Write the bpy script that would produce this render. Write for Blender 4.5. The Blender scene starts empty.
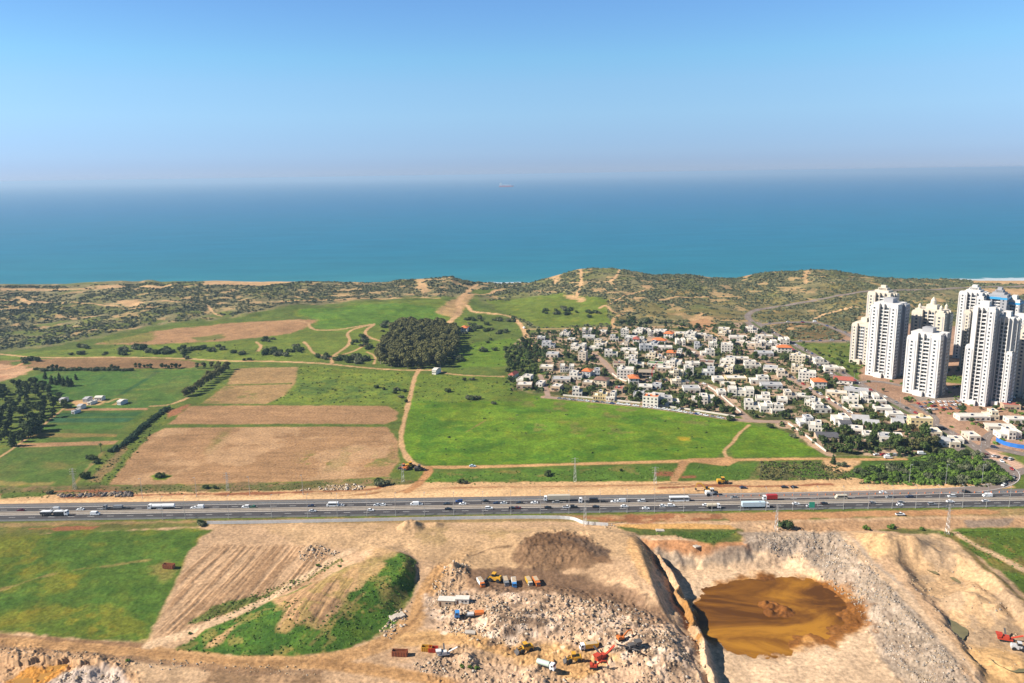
import bpy, bmesh, math, random
import numpy as np
from mathutils import Vector, Matrix, Euler

R0 = math.radians
sc = bpy.context.scene
COL = sc.collection
random.seed(7)

# ------------------------------------------------------------------ camera
CAM_H = 200.0
FOC = 796.0
PITCH, ROLL = 11.85, -0.85
cam_d = bpy.data.cameras.new("drone_camera")
cam = bpy.data.objects.new("drone_camera", cam_d)
COL.objects.link(cam)
CROT = (Matrix.Rotation(R0(90 - PITCH), 3, 'X') @ Matrix.Rotation(R0(ROLL), 3, 'Z'))
cam.matrix_world = Matrix.Translation((0, 0, CAM_H)) @ CROT.to_4x4()
cam_d.sensor_width = 36.0
cam_d.lens = FOC / 1024 * 36.0
cam_d.clip_start = 1.0
cam_d.clip_end = 400000.0
sc.camera = cam

# ------------------------------------------------------------------ light, sky, exposure
SUN_EL, SUN_ROT = 37.0, 261.0            # from the left (south), a little behind the camera
SUN_DIR = Vector((math.sin(R0(SUN_ROT)) * math.cos(R0(SUN_EL)), math.cos(R0(SUN_ROT)) * math.cos(R0(SUN_EL)), math.sin(R0(SUN_EL))))
sun_d = bpy.data.lights.new("sun", 'SUN')
sun_d.energy = 5.0
sun_d.angle = R0(0.5)
sun_d.color = (1.0, 0.94, 0.85)
sun = bpy.data.objects.new("sun", sun_d)
COL.objects.link(sun)
sun.rotation_euler = SUN_DIR.to_track_quat('Z', 'Y').to_euler()
world = bpy.data.worlds.new("World")
sc.world = world
world.use_nodes = True
wn = world.node_tree
wn.nodes.clear()
w_out = wn.nodes.new('ShaderNodeOutputWorld')
w_bg = wn.nodes.new('ShaderNodeBackground')
w_sky = wn.nodes.new('ShaderNodeTexSky')
w_sky.sky_type = 'NISHITA'
w_sky.sun_disc = False
w_sky.sun_elevation = R0(SUN_EL)
w_sky.sun_rotation = R0(360 - SUN_ROT)     # the sky node turns the other way round
w_sky.altitude = 1500
w_sky.air_density = 0.8
w_sky.dust_density = 0.0
w_sky.ozone_density = 9.0
w_bg.inputs['Strength'].default_value = 0.122
# the hazy lower air: dims and reddens the sky toward the horizon; upper sky dimmed to deepen shadows
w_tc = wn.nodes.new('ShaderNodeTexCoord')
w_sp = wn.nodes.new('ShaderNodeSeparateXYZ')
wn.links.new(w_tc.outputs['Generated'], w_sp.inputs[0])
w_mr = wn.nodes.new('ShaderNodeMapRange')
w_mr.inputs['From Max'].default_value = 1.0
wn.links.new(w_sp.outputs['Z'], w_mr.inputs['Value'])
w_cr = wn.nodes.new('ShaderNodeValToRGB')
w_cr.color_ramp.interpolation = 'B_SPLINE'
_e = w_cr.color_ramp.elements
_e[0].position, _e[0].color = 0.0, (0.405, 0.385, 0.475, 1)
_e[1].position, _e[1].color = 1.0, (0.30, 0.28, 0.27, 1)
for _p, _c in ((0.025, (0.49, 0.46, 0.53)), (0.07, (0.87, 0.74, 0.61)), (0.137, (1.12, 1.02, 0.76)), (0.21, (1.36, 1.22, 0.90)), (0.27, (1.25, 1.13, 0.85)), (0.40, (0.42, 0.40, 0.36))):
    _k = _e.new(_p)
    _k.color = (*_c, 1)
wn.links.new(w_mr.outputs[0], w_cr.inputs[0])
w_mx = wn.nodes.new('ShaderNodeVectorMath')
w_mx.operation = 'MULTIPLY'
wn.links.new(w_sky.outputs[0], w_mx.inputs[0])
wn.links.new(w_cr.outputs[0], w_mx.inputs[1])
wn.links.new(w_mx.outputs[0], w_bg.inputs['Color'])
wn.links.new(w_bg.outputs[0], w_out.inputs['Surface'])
sc.view_settings.view_transform = 'Standard'
sc.view_settings.look = 'None'
sc.view_settings.exposure = 0.82
sc.view_settings.gamma = 1.0
sc.view_settings.use_curve_mapping = False
sc.cycles.use_denoising = True
sc.cycles.max_bounces = 4
sc.cycles.diffuse_bounces = 1
sc.cycles.glossy_bounces = 2
sc.cycles.volume_bounces = 0
sc.cycles.transparent_max_bounces = 6

# ------------------------------------------------------------------ survey helpers
_R = np.array(CROT)


def ray(px, py):
    px = np.asarray(px, float)
    py = np.asarray(py, float)
    d = np.stack([(px - 512.0) / FOC, (341.5 - py) / FOC, -np.ones_like(px)], -1)
    return d @ _R.T


def at(px, py, z=0.0):
    """ground position seen at a photo pixel, for ground at height z"""
    d = ray(px, py)
    t = (z - CAM_H) / d[..., 2]
    return d[..., 0] * t, d[..., 1] * t


def height_over(px, py, Y):
    """height of the point seen at a photo pixel on the vertical plane y = Y"""
    d = ray(px, py)
    t = Y / d[..., 1]
    return CAM_H + d[..., 2] * t


def P(pts, z=0.0):
    a = np.array(pts, float)
    x, y = at(a[:, 0], a[:, 1], z)
    return np.stack([x, y], 1)


# ------------------------------------------------------------------ noise
def _hash(ix, iy, seed):
    with np.errstate(over='ignore'):
        h = (ix.astype(np.int64) * 374761393 + iy.astype(np.int64) * 668265263 + seed * 974711) & 0xFFFFFFFF
        h = ((h ^ (h >> 13)) * 1274126177) & 0xFFFFFFFF
        h = h ^ (h >> 16)
    return (h & 0xFFFF) / 65535.0


def vnoise(x, y, seed=0):
    ix = np.floor(x)
    iy = np.floor(y)
    fx = x - ix
    fy = y - iy
    fx = fx * fx * (3 - 2 * fx)
    fy = fy * fy * (3 - 2 * fy)
    ix = ix.astype(np.int64)
    iy = iy.astype(np.int64)
    a = _hash(ix, iy, seed)
    b = _hash(ix + 1, iy, seed)
    c = _hash(ix, iy + 1, seed)
    d = _hash(ix + 1, iy + 1, seed)
    return (a * (1 - fx) + b * fx) * (1 - fy) + (c * (1 - fx) + d * fx) * fy


def fbm(x, y, size, oc=3, seed=0):
    """-1..1 noise of feature size in metres"""
    s = 0
    amp = 1.0
    tot = 0
    for i in range(oc):
        s = s + amp * (vnoise(x / size + 17.3 * i, y / size - 9.1 * i, seed + i) - 0.5) * 2
        tot += amp
        amp *= 0.55
        size *= 0.48
    return s / tot * 1.5


def smooth(a, b, v):
    t = np.clip((v - a) / (b - a), 0, 1)
    return t * t * (3 - 2 * t)


def d_line(pts, x, y, closed=False):
    n = len(pts)
    best = np.full(x.shape, 1e18)
    for i in range(n if closed else n - 1):
        ax, ay = pts[i]
        bx, by = pts[(i + 1) % n]
        dx, dy = bx - ax, by - ay
        L = dx * dx + dy * dy + 1e-9
        t = np.clip(((x - ax) * dx + (y - ay) * dy) / L, 0, 1)
        best = np.minimum(best, (x - ax - t * dx) ** 2 + (y - ay - t * dy) ** 2)
    return np.sqrt(best)


def sd_poly(pts, x, y):
    """signed distance, positive inside"""
    d = d_line(pts, x, y, True)
    ins = np.zeros(x.shape, bool)
    n = len(pts)
    for i in range(n):
        ax, ay = pts[i]
        bx, by = pts[(i + 1) % n]
        if ay == by:
            continue
        c = ((ay > y) != (by > y)) & (x < (bx - ax) * (y - ay) / (by - ay) + ax)
        ins ^= c
    return np.where(ins, d, -d)


# ------------------------------------------------------------------ terrain grid
def progressive(a, b, f):
    out = [a]
    while out[-1] < b:
        out.append(out[-1] + f(out[-1]))
    return out


rows = progressive(60, 262, lambda Y: 6.0)[:-1] + progressive(262, 1720, lambda Y: min(max(0.72 * Y * Y / (CAM_H * FOC) * 1.0, 0.5), 4.2))
ROWS = np.array(rows)
dense = np.arange(-0.74, 0.7401, 0.98 / 796)
side = np.array(progressive(0.74, 3.2, lambda u: max(0.006, (u - 0.72) * 0.15)))[1:]
US = np.concatenate([-side[::-1], dense, side])
UU, YY = np.meshgrid(US, ROWS)
XX = UU * YY
NR, NC = XX.shape

SEA_Z = -10.0


def shore_y(x):
    return 1552.0 - 0.047 * x + 14 * np.sin(x / 170.0) + 9 * np.sin(x / 61.0 + 1)


# silhouette of the coastal ridge against the sea
crest_px = [(-60, 289), (0, 288), (60, 288), (95, 286.6), (112, 285.8), (122, 285.4), (133, 286.2), (140, 285.8), (148, 284.2), (154, 284.4), (162, 285.6), (175, 284.4),
            (220, 282.5), (260, 283.5), (330, 283), (385, 283), (400, 280), (425, 278.5), (440, 277.5), (452, 276), (458, 279),
            (475, 283), (500, 285), (530, 284.4), (545, 280), (562, 275), (578, 270), (590, 268.5), (610, 268.5), (630, 271),
            (655, 275), (690, 275.5), (712, 278.5), (720, 279), (735, 279), (755, 274), (770, 271.5), (790, 270.5), (815, 268),
            (835, 268), (850, 271), (880, 275), (905, 276.5), (945, 276.5), (970, 278), (1024, 279), (1100, 280)]
_cp = np.array(crest_px)
_cy = 1455.0
_cz = height_over(_cp[:, 0], _cp[:, 1], np.full(len(_cp), _cy))
_cx = ray(_cp[:, 0], _cp[:, 1])
_cx = _cx[:, 0] / _cx[:, 1] * _cy
_xs = np.linspace(-2200, 2200, 441)
_zs = np.interp(_xs, _cx, _cz)
_ker = np.hanning(19) / np.hanning(19).sum()
_cz_soft = np.convolve(np.pad(_zs, 9, mode='edge'), _ker, mode='valid')[::5]
_cz_soft = np.interp(np.linspace(0, 1, 90), np.linspace(0, 1, len(_cz_soft)), _cz_soft)


def loft(z, x, y, outer, inner, zt, ease=1, rel=False, warp=0.0):
    """blend the height inside `outer` to zt on `inner`"""
    lo, hi = outer.min(0), outer.max(0)
    m = (x > lo[0]) & (x < hi[0]) & (y > lo[1]) & (y < hi[1])
    if not m.any():
        return
    xs, ys = x[m], y[m]
    if warp:
        xs = xs + warp * fbm(xs, ys, 11, 3, 61)
        ys = ys + warp * fbm(xs, ys, 11, 3, 63)
    so = sd_poly(outer, xs, ys)
    si = np.maximum(-sd_poly(inner, xs, ys), 0)
    t = np.clip(so, 0, None) / (np.clip(so, 0, None) + si + 1e-6)
    if ease:
        t = t * t * (3 - 2 * t)
    zz = z[m]
    target = zz + zt if rel else zt
    z[m] = zz + (target - zz) * t


PIT_RIM = np.concatenate([P([(638, 536), (651, 562), (668, 602), (688, 640), (705, 683), (722, 740)]), P([(960, 760), (975, 676), (940, 640), (905, 605), (862, 560), (835, 533), (780, 540), (735, 546), (655, 541)])])
PIT_FLOOR = P([(664, 568), (740, 569), (795, 568), (835, 590), (862, 622), (880, 650), (915, 690), (930, 760), (760, 760), (724, 690), (707, 650), (696, 622), (680, 592)], -10)
PIT2_RIM = P([(868, 532), (905, 572), (938, 606), (972, 655), (990, 690), (1010, 770), (1190, 770), (1100, 660), (1022, 602), (985, 570), (958, 543), (935, 531), (900, 536)])
PIT2_FLOOR = P([(915, 570), (945, 572), (980, 590), (1012, 618), (1080, 690), (1120, 750), (1030, 760), (1000, 700), (975, 655), (950, 618)], -7)
PIT3_RIM = P([(-80, 648), (0, 650), (60, 653), (118, 660), (150, 672), (160, 720), (140, 780), (-120, 780)])
PIT3_FLOOR = P([(-60, 668), (22, 668), (58, 662), (78, 668), (110, 686), (110, 760), (-80, 760)], -10)
MOUND2 = P([(176, 648), (240, 657), (300, 658), (350, 650), (385, 625), (412, 598), (422, 566), (402, 545), (370, 548), (320, 572), (262, 602), (205, 632)], -3)
MOUND2_TOP = P([(355, 565), (385, 552), (402, 555), (404, 570), (385, 585), (345, 590), (310, 600)], 3.5)
RIDGE = P([(470, 548), (505, 530), (560, 523), (640, 531), (652, 552), (668, 596), (684, 628), (640, 606), (600, 592), (560, 578), (520, 576), (505, 560)], 0)
RIDGE_TOP = P([(520, 536), (560, 530), (605, 532), (630, 538), (640, 555), (655, 595), (645, 596), (628, 566), (606, 558), (575, 546), (545, 538)], 3.5)
BANK = P([(430, 596), (470, 585), (560, 586), (610, 592), (668, 612), (690, 645), (700, 683), (640, 690), (605, 668), (560, 640), (480, 642), (450, 630)], -4)
BANK_TOP = P([(500, 596), (560, 596), (610, 602), (655, 618), (672, 650), (655, 648), (610, 628), (560, 622), (505, 626)], 0)
RUBBLE = [P([(516, 546), (542, 533), (590, 537), (614, 558), (560, 570), (520, 568)], 0),
          P([(425, 585), (470, 588), (560, 590), (640, 600), (690, 640), (706, 700), (560, 700), (440, 690), (410, 668), (460, 640), (430, 620)], -4),
          P([(430, 565), (470, 555), (480, 585), (440, 610), (425, 600)], -2),
          P([(755, 533), (835, 533), (905, 608), (985, 690), (930, 700), (880, 650), (845, 595), (800, 558), (750, 556)], -6),
          P([(0, 648), (60, 655), (135, 668), (150, 700), (-20, 700)], -8)]


LEDGE = P([(657, 552), (672, 578), (690, 612), (704, 650), (716, 690)], -5)
POND = P([(690, 603), (700, 598), (712, 588), (740, 580), (775, 577), (815, 578), (838, 590), (852, 604), (862, 618), (860, 628), (842, 632), (838, 646), (815, 640), (800, 644), (778, 651), (750, 649), (722, 640), (700, 625)], -10.5)


def ground_height(x, y):
    z = np.zeros_like(x)
    # coastal dunes
    sh = shore_y(x)
    cr = np.interp(x / np.maximum(y, 1) * _cy, _cx, _cz)
    crs = np.interp(x, np.linspace(-2200, 2200, 90), _cz_soft)
    w_ = smooth(1330, 1440, y)
    cr = cr * w_ + crs * (1 - w_)
    t = smooth(940, 1440, y)
    n1 = fbm(x, y, 130, 4, 3)
    n2 = fbm(x, y, 34, 3, 9)
    hill = cr * t + t * (1 - t) * 4 * (n1 * 4.5 + n2 * 1.6) + t * n2 * 0.7
    z += hill
    # fall to the beach and the sea bed
    f = smooth(-88, -28, y - sh)
    z = z * (1 - f) + f * (SEA_Z + 2.5 - 3.2 * smooth(-30, 12, y - sh))
    z -= 6 * smooth(10, 60, y - sh)
    # gently rolling plain
    z += (fbm(x, y, 260, 2, 5) * 1.0) * smooth(480, 560, y) * (1 - smooth(900, 1000, y))
    # landfill side: the land falls toward the viewer
    z -= 4.0 * smooth(-432, -322, -y)
    q = smooth(-440, -425, -y)
    loft(z, x, y, RIDGE, RIDGE_TOP, 3.5)
    loft(z, x, y, BANK, BANK_TOP, 0.0)
    loft(z, x, y, MOUND2, MOUND2_TOP, 3.5)
    loft(z, x, y, PIT_RIM, PIT_FLOOR, -10.5, 0, warp=1.8)
    loft(z, x, y, PIT2_RIM, PIT2_FLOOR, -7.5, warp=2.0)
    # slumped ledge under the western cliff
    m_ = (x > 55) & (x < 140) & (y > 270) & (y < 425)
    if m_.any():
        dl = d_line(LEDGE, x[m_] + 1.6 * fbm(x[m_], y[m_], 9, 3, 65), y[m_])
        z[m_] = np.maximum(z[m_], -10.5 + (6.6 + 1.2 * fbm(x[m_], y[m_], 14, 2, 67)) * np.exp(-(dl / 2.6) ** 2))
    # shallow basin that holds the brown pond
    m_ = (x > 60) & (x < 190) & (y > 280) & (y < 420)
    if m_.any():
        b_ = sd_poly(POND, x[m_], y[m_]) + 7 * fbm(x[m_], y[m_], 26, 4, 71)
        z[m_] -= 1.5 * smooth(-10, 12, b_)
        for px, py, r in [(776, 609, 5.5), (786, 613, 4.0), (766, 605, 3.5), (770, 614, 3.0), (848, 616, 4.5)]:
            cx, cy = at(px, py, -11.5)
            z[m_] += 1.7 * np.exp(-((x[m_] - cx) ** 2 + (y[m_] - cy) ** 2) / (r * r)) * (1 + .6 * fbm(x[m_], y[m_], 3, 2, 73))
    loft(z, x, y, PIT3_RIM, PIT3_FLOOR, -6.5, warp=2.5)
    # the low embankment shoulder below the highway on the far right
    loft(z, x, y, P([(775, 519), (1100, 509), (1100, 530), (985, 531), (860, 531), (780, 532)]), P([(800, 528), (1060, 522), (1060, 528), (900, 530.5)]), -3.5)
    # sand hills in the right-hand pit
    for (px, py, zb, r, h) in [(880, 548, -2, 14, 5.5), (905, 552, -3, 12, 5), (925, 556, -4, 14, 4.5), (950, 565, -5, 12, 3), (965, 603, -7, 13, 4.5), (1000, 610, -7, 16, 4), (985, 590, -7, 14, 3.5), (1010, 668, -7, 11, 4)]:
        cx, cy = at(px, py, zb)
        d = np.hypot(x - cx, (y - cy) * 1.15) / r
        z += h * np.exp(-d * d * 1.6) * (1 + 0.25 * fbm(x, y, 6, 2, 31) * (d < 2))
    # heaps of tipped earth
    for (px, py, zb, r, h) in [(411, 529, -1, 8.5, 5.2), (436, 527, -1, 5, 2.0), (310, 554, -3, 11, 2.6), (466, 662, -4, 6.0, 3.6), (455, 574, -3, 9, 4.5), (85, 682, -10, 13, 4.0), (565, 655, -8, 6, 1.2), (612, 666, -7, 7, 2.5), (538, 682, -8, 9, 3.2)]:
        cx, cy = at(px, py, zb)
        d = np.hypot(x - cx, y - cy) / r
        z += h * np.clip(1 - d, 0, None) ** 1.15 * (1 + 0.35 * fbm(x, y, 3.2, 2, 41))
    # roughness
    near = y < 440
    if near.any():
        xs, ys = x[near], y[near]
        rough = np.zeros_like(xs)
        for k, poly in enumerate(RUBBLE):
            s = smooth(-3, 5, sd_poly(poly, xs, ys))
            rough = np.maximum(rough, s)
        n = fbm(xs, ys, 9, 3, 51)
        m = fbm(xs, ys, 2.2, 3, 53)
        e = q[near]
        z[near] += e * (rough * (0.9 * n + 0.9 * np.abs(m) + 0.3 * m) + (1 - rough) * (0.28 * n + 0.12 * m))
        # eroded cliff faces
        sp = sd_poly(PIT_RIM, xs, ys)
        fl = sd_poly(PIT_FLOOR, xs, ys)
        wall = smooth(-4, 3, sp) * (1 - smooth(-3, 1, fl))
        ter = fbm(xs, ys, 8, 3, 57)
        z[near] += wall * 1.5 * ter * (1 - rough)
        sp2 = sd_poly(PIT2_RIM, xs, ys)
        z[near] += smooth(-1, 4, sp2) * 1.1 * fbm(xs, ys, 17, 3, 59)
        # dozer ruts down the brown slopes
    return z


ZZ = ground_height(XX, YY)


def H(x, y):
    """height of the ground mesh itself"""
    x = np.atleast_1d(np.asarray(x, float))
    y = np.atleast_1d(np.asarray(y, float))
    ri = np.clip(np.searchsorted(ROWS, y) - 1, 0, NR - 2)
    fy = np.clip((y - ROWS[ri]) / (ROWS[ri + 1] - ROWS[ri]), 0, 1)
    u = x / np.maximum(y, 1)
    ci = np.clip(np.searchsorted(US, u) - 1, 0, NC - 2)
    fx = np.clip((u - US[ci]) / (US[ci + 1] - US[ci]), 0, 1)
    return (ZZ[ri, ci] * (1 - fx) + ZZ[ri, ci + 1] * fx) * (1 - fy) + (ZZ[ri + 1, ci] * (1 - fx) + ZZ[ri + 1, ci + 1] * fx) * fy


def on(px, py):
    """points of the terrain seen at photo pixels -> x, y, z arrays"""
    px = np.atleast_1d(np.asarray(px, float))
    py = np.atleast_1d(np.asarray(py, float))
    z = np.zeros(px.shape)
    for i in range(24):
        x, y = at(px, py, z)
        z = z + 0.6 * (H(x, y) - z)
    x, y = at(px, py, z)
    return x, y, H(x, y)


def G(pts):
    a = np.array(pts, float)
    x, y, z = on(a[:, 0], a[:, 1])
    return np.stack([x, y], 1)


def spot(px, py):
    x, y, z = on(px, py)
    return Vector((x[0], y[0], z[0]))


def ground_at(x, y):
    return float(H(x, y)[0])
# ------------------------------------------------------------------ land cover of the ground sheet (real surface colours)
GRASS = (0.078, 0.120, 0.026)
LUSH = (0.082, 0.165, 0.014)
MEADOW = (0.100, 0.150, 0.026)
CROP = (0.055, 0.125, 0.026)
CROP_DK = (0.030, 0.085, 0.030)
DRYGRASS = (0.150, 0.135, 0.048)
SCRUB = (0.150, 0.148, 0.080)
SAND = (0.44, 0.30, 0.165)
PALE = (0.52, 0.37, 0.21)
TRACK = (0.40, 0.27, 0.145)
OCHRE = (0.35, 0.215, 0.10)
PLOUGH = (0.285, 0.180, 0.095)
PLOUGH_DK = (0.185, 0.120, 0.062)
RED = (0.215, 0.095, 0.048)
TAN = (0.385, 0.275, 0.175)
TAN_LT = (0.46, 0.34, 0.215)
GREYTAN = (0.275, 0.235, 0.19)
UMBER = (0.135, 0.085, 0.050)
RUBBLE_C = (0.40, 0.30, 0.215)
PAVING = (0.32, 0.245, 0.18)
ASPH = (0.115, 0.098, 0.088)
YARD = (0.36, 0.22, 0.15)

CC = np.empty(XX.shape + (3,), np.float32)
GR = np.ones(XX.shape, np.float32)             # 1 = living vegetation, 0 = bare soil
ND = 0.5 + 0.5 * np.clip(fbm(XX, YY, 22, 4, 101), -1, 1)
NB = 0.5 + 0.5 * np.clip(fbm(XX, YY, 90, 3, 111), -1, 1)
NE = fbm(XX, YY, 7, 3, 121)
NL = fbm(XX, YY, 30, 2, 131)
CC[...] = GRASS
CC *= (0.75 + 0.35 * ND + 0.15 * NB)[..., None]


def brush(sd_fn, lo, hi, c, soft, ragged, var, g, alpha=1.0, mod=None):
    # window of rows/columns that can be touched
    r0 = max(np.searchsorted(ROWS, lo[1]) - 1, 0)
    r1 = min(np.searchsorted(ROWS, hi[1]) + 1, NR)
    if r1 <= r0:
        return
    m = (XX[r0:r1] > lo[0]) & (XX[r0:r1] < hi[0])
    if not m.any():
        return
    xs, ys = XX[r0:r1][m], YY[r0:r1][m]
    ne = NE[r0:r1][m] + 0.6 * NL[r0:r1][m]
    s = sd_fn(xs, ys) + ragged * ne
    a = smooth(-soft, soft, s) * alpha
    if mod is not None:
        a = a * mod(xs, ys)
    n = ND[r0:r1][m] - 0.5 + 0.5 * (NB[r0:r1][m] - 0.5)
    tgt = np.array(c, np.float32)[None] * (1 + var * n)[:, None]
    C = CC[r0:r1]
    C[m] = C[m] * (1 - a)[:, None] + tgt * a[:, None]
    Gm = GR[r0:r1]
    Gm[m] = Gm[m] * (1 - a) + g * a


def area(px, c, soft=1.2, ragged=1.5, var=0.35, g=0.0, alpha=1.0, mod=None):
    p = G(px)
    k = soft + 2.5 * ragged + 2
    brush(lambda x, y: sd_poly(p, x, y), p.min(0) - k, p.max(0) + k, c, soft, ragged, var, g, alpha, mod)


def trail(px, w, c=TRACK, soft=0.8, ragged=0.6, var=0.25, g=0.0, alpha=1.0):
    p = G(px)
    # round the corners
    for _ in range(2):
        q = [p[0]]
        for i in range(len(p) - 1):
            q += [p[i] * .75 + p[i + 1] * .25, p[i] * .25 + p[i + 1] * .75]
        p = np.array(q + [p[-1]])
    k = w + soft + 2.5 * ragged + 2
    brush(lambda x, y: w / 2 - d_line(p, x, y), p.min(0) - k, p.max(0) + k, c, soft, ragged, var, g, alpha)


def patches(size, thr, seed, wide=0.15):
    return lambda x, y: smooth(thr, thr + wide, 0.5 + 0.5 * fbm(x, y, size, 4, seed))


def stripes(ax, ay, bx, by, step, amount=1.0, seed=1):
    """furrows running from a to b (photo pixels)"""
    p = G([(ax, ay), (bx, by)])
    d = (p[1] - p[0]) / np.linalg.norm(p[1] - p[0])
    return lambda x, y: amount * smooth(.30, .70, 0.6 * vnoise((-x * d[1] + y * d[0]) / step + 1.2 * fbm(x, y, 40, 2, seed), (x * d[0] + y * d[1]) / 45, seed + 3) + 0.4 * vnoise((-x * d[1] + y * d[0]) / (step * .45), (x * d[0] + y * d[1]) / 25, seed + 9))


def build_paint():
    # ---- dunes and scrub along the coast
    area([(-200, 284), (-200, 356), (0, 352), (60, 345), (150, 326), (230, 318), (300, 304), (455, 297), (480, 297), (500, 311), (530, 330), (612, 328), (700, 327), (745, 322),
          (800, 343), (860, 345), (960, 340), (1100, 330), (1250, 330), (1250, 262), (820, 262), (600, 262), (300, 275)], SCRUB, 10, 8, 0.6, 0.6)
    area([(-200, 284), (-200, 356), (0, 352), (150, 326), (300, 304), (480, 297), (612, 328), (745, 322), (860, 345), (1250, 330), (1250, 262), (600, 262)], GRASS, 10, 8, 0.4, 0.9, 0.5, patches(60, 0.52, 201))
    area([(-200, 284), (-200, 356), (0, 352), (150, 326), (300, 304), (480, 297), (612, 328), (745, 322), (860, 345), (1250, 330), (1250, 262), (600, 262)], SAND, 10, 8, 0.3, 0.0, 0.5, patches(24, 0.68, 203, .08))
    area([(0, 330), (60, 320), (200, 310), (255, 312), (200, 322), (110, 332), (40, 348), (0, 350)], GRASS, 9, 8, 0.5, 1, 0.8, patches(30, .45, 207))
    area([(560, 300), (640, 290), (760, 285), (900, 290), (1000, 300), (960, 330), (800, 340), (760, 320), (680, 318), (600, 322)], DRYGRASS, 8, 6, 0.4, .6, 0.6, patches(40, .45, 209))
    # green clearings
    area([(486, 300), (560, 292), (608, 300), (612, 324), (540, 329), (516, 318), (500, 312)], MEADOW, 6, 5, 0.4, 1)
    area([(470, 316), (512, 318), (530, 332), (530, 360), (470, 372), (452, 355), (452, 330)], GRASS, 5, 4, 0.5, 1)
    area([(462, 345), (512, 338), (530, 350), (512, 366), (455, 368)], LUSH, 5, 4, 0.4, 1, .7)
    area([(470, 290), (500, 288), (494, 293), (475, 297)], GRASS, 4, 3, .4, 1)
    # sandy cliffs and blow-outs near the sea
    for poly in [[(-60, 288), (82, 288.3), (84, 289.6), (40, 290.6), (-60, 291)], [(95, 285.6), (122, 284.6), (124, 287.5), (100, 288.5)], [(140, 286.5), (172, 284.8), (166, 287), (155, 290), (150, 288)],
                 [(200, 284.3), (381, 283.6), (384, 284.7), (263, 285.6), (205, 285.2)], [(118, 301), (138, 299.5), (142, 303), (128, 307)], [(16, 297), (22, 298), (32, 304), (26, 304.5)],
                 [(414, 284), (422, 283), (427, 290), (424, 294), (418, 289)], [(545, 281), (578, 271.5), (586, 271), (570, 279.5), (556, 284)], [(564, 295), (574, 295), (586, 299), (580, 302), (566, 298.5)],
                 [(640, 285), (650, 284.5), (656, 288), (646, 289)], [(612, 298), (624, 299), (622, 301), (612, 300.5)], [(636, 296.6), (648, 297.4), (646, 299), (637, 298.6)],
                 [(737, 279), (756, 274.6), (770, 272.5), (766, 276), (745, 280.5)], [(902, 277), (944, 277.5), (942, 280), (908, 280)], [(966, 279), (1060, 280), (1060, 284), (972, 283)],
                 [(980, 288.5), (1024, 288.5), (1080, 290), (1060, 296), (1016, 295.5), (986, 292.5)], [(836, 277.3), (850, 276.5), (848, 279), (840, 280)], [(802, 280), (806, 279), (810, 283), (806, 283.5)],
                 [(768, 272.5), (778, 271.5), (776, 274.5), (769, 275)], [(690, 318), (702, 313), (712, 318), (706, 323), (694, 322)]]:
        area(poly, SAND, 4, 6.0, 0.35, 0, .85)
    for pl in [[(570, 282.5), (595, 283), (618, 281), (622, 279)], [(580, 270), (579, 277), (582, 283), (578, 292), (577, 297)], [(607, 306), (613, 312), (624, 314)], [(207, 305), (212, 312), (222, 316)],
               [(112, 304), (140, 303), (168, 300), (178, 302)], [(600, 308), (618, 300), (632, 293), (646, 290)], [(655, 300), (700, 296), (740, 297)], [(250, 303), (300, 300), (380, 299), (440, 298)], [(0, 300), (60, 303), (120, 306)]]:
        trail(pl, 5, SAND, 1.2, 1.4)
    # ---- meadows behind the grove
    area([(268, 336), (300, 326), (316, 318), (290, 315), (300, 309), (360, 303), (440, 299), (458, 304), (470, 318), (470, 345), (400, 362), (330, 360), (262, 362), (255, 345)], MEADOW, 3, 2.5, 0.35, 1)
    area([(300, 309), (360, 304), (430, 306), (446, 317), (420, 322), (340, 328), (314, 328), (318, 320), (296, 315)], (0.068, 0.155, 0.02), 5, 4, 0.3, 1, .8)
    area([(95, 344), (155, 331), (230, 323), (308, 319.5), (318, 320), (305, 327), (290, 334), (215, 342), (150, 345)], PLOUGH, 3, 3, 0.3, .15)
    area([(190, 338), (222, 334), (226, 338), (200, 342)], GRASS, 4, 2.5, .3, 1, .8)
    area([(100, 341), (154, 332), (154, 341), (110, 344)], MEADOW, 5, 4, .3, 1, .7)
    area([(0, 356), (60, 350), (180, 343), (260, 340), (262, 360), (225, 362), (150, 357), (0, 360)], MEADOW, 4, 3, 0.45, 1)
    # ---- farm on the left
    area([(-60, 362), (28, 360), (45, 358.8), (120, 357.5), (190, 360.5), (204, 365), (190, 368), (60, 369), (30, 367)], PLOUGH_DK, 2, 1.5, .3, .2)
    area([(-60, 362), (0, 364), (24, 366), (34, 369), (20, 376), (0, 382), (-60, 390)], (0.34, 0.22, 0.13), 3, 4, .5)
    area([(-60, 370), (10, 374), (6, 380), (-60, 386)], (0.28, 0.14, 0.08), 3, 3, .4, 0, .6, patches(9, .5, 415))
    area([(8, 362), (32, 360), (30, 364), (12, 366)], GRASS, 2, 2, .3, 1)
    area([(25, 379), (48, 371.5), (206, 370), (182, 399), (166, 405.5), (112, 405), (60, 399)], CROP, 1.5, 1, .25, 1)
    area([(112, 398), (150, 372), (206, 371), (180, 400), (166, 405)], (0.068, 0.130, 0.026), 1.5, .8, .25, 1, .8)
    trail([(158, 371.5), (140, 383), (118, 396)], 5, CROP_DK, 1, .6, .3, 1)
    for pl in [[(72, 391), (125, 390)], [(95, 401), (175, 400)], [(165, 385), (180, 375)], [(92, 385), (105, 375)]]:
        trail(pl, 2.2, CROP_DK, 1, .5, .3, 1, .7)
    area([(70, 404), (150, 407), (140, 418), (118, 440), (110, 446), (100, 462), (78, 483), (-60, 487), (-60, 478), (0, 459), (30, 437), (64, 409)], (0.068, 0.122, 0.026), 1.2, 1, .3, 1)
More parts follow.
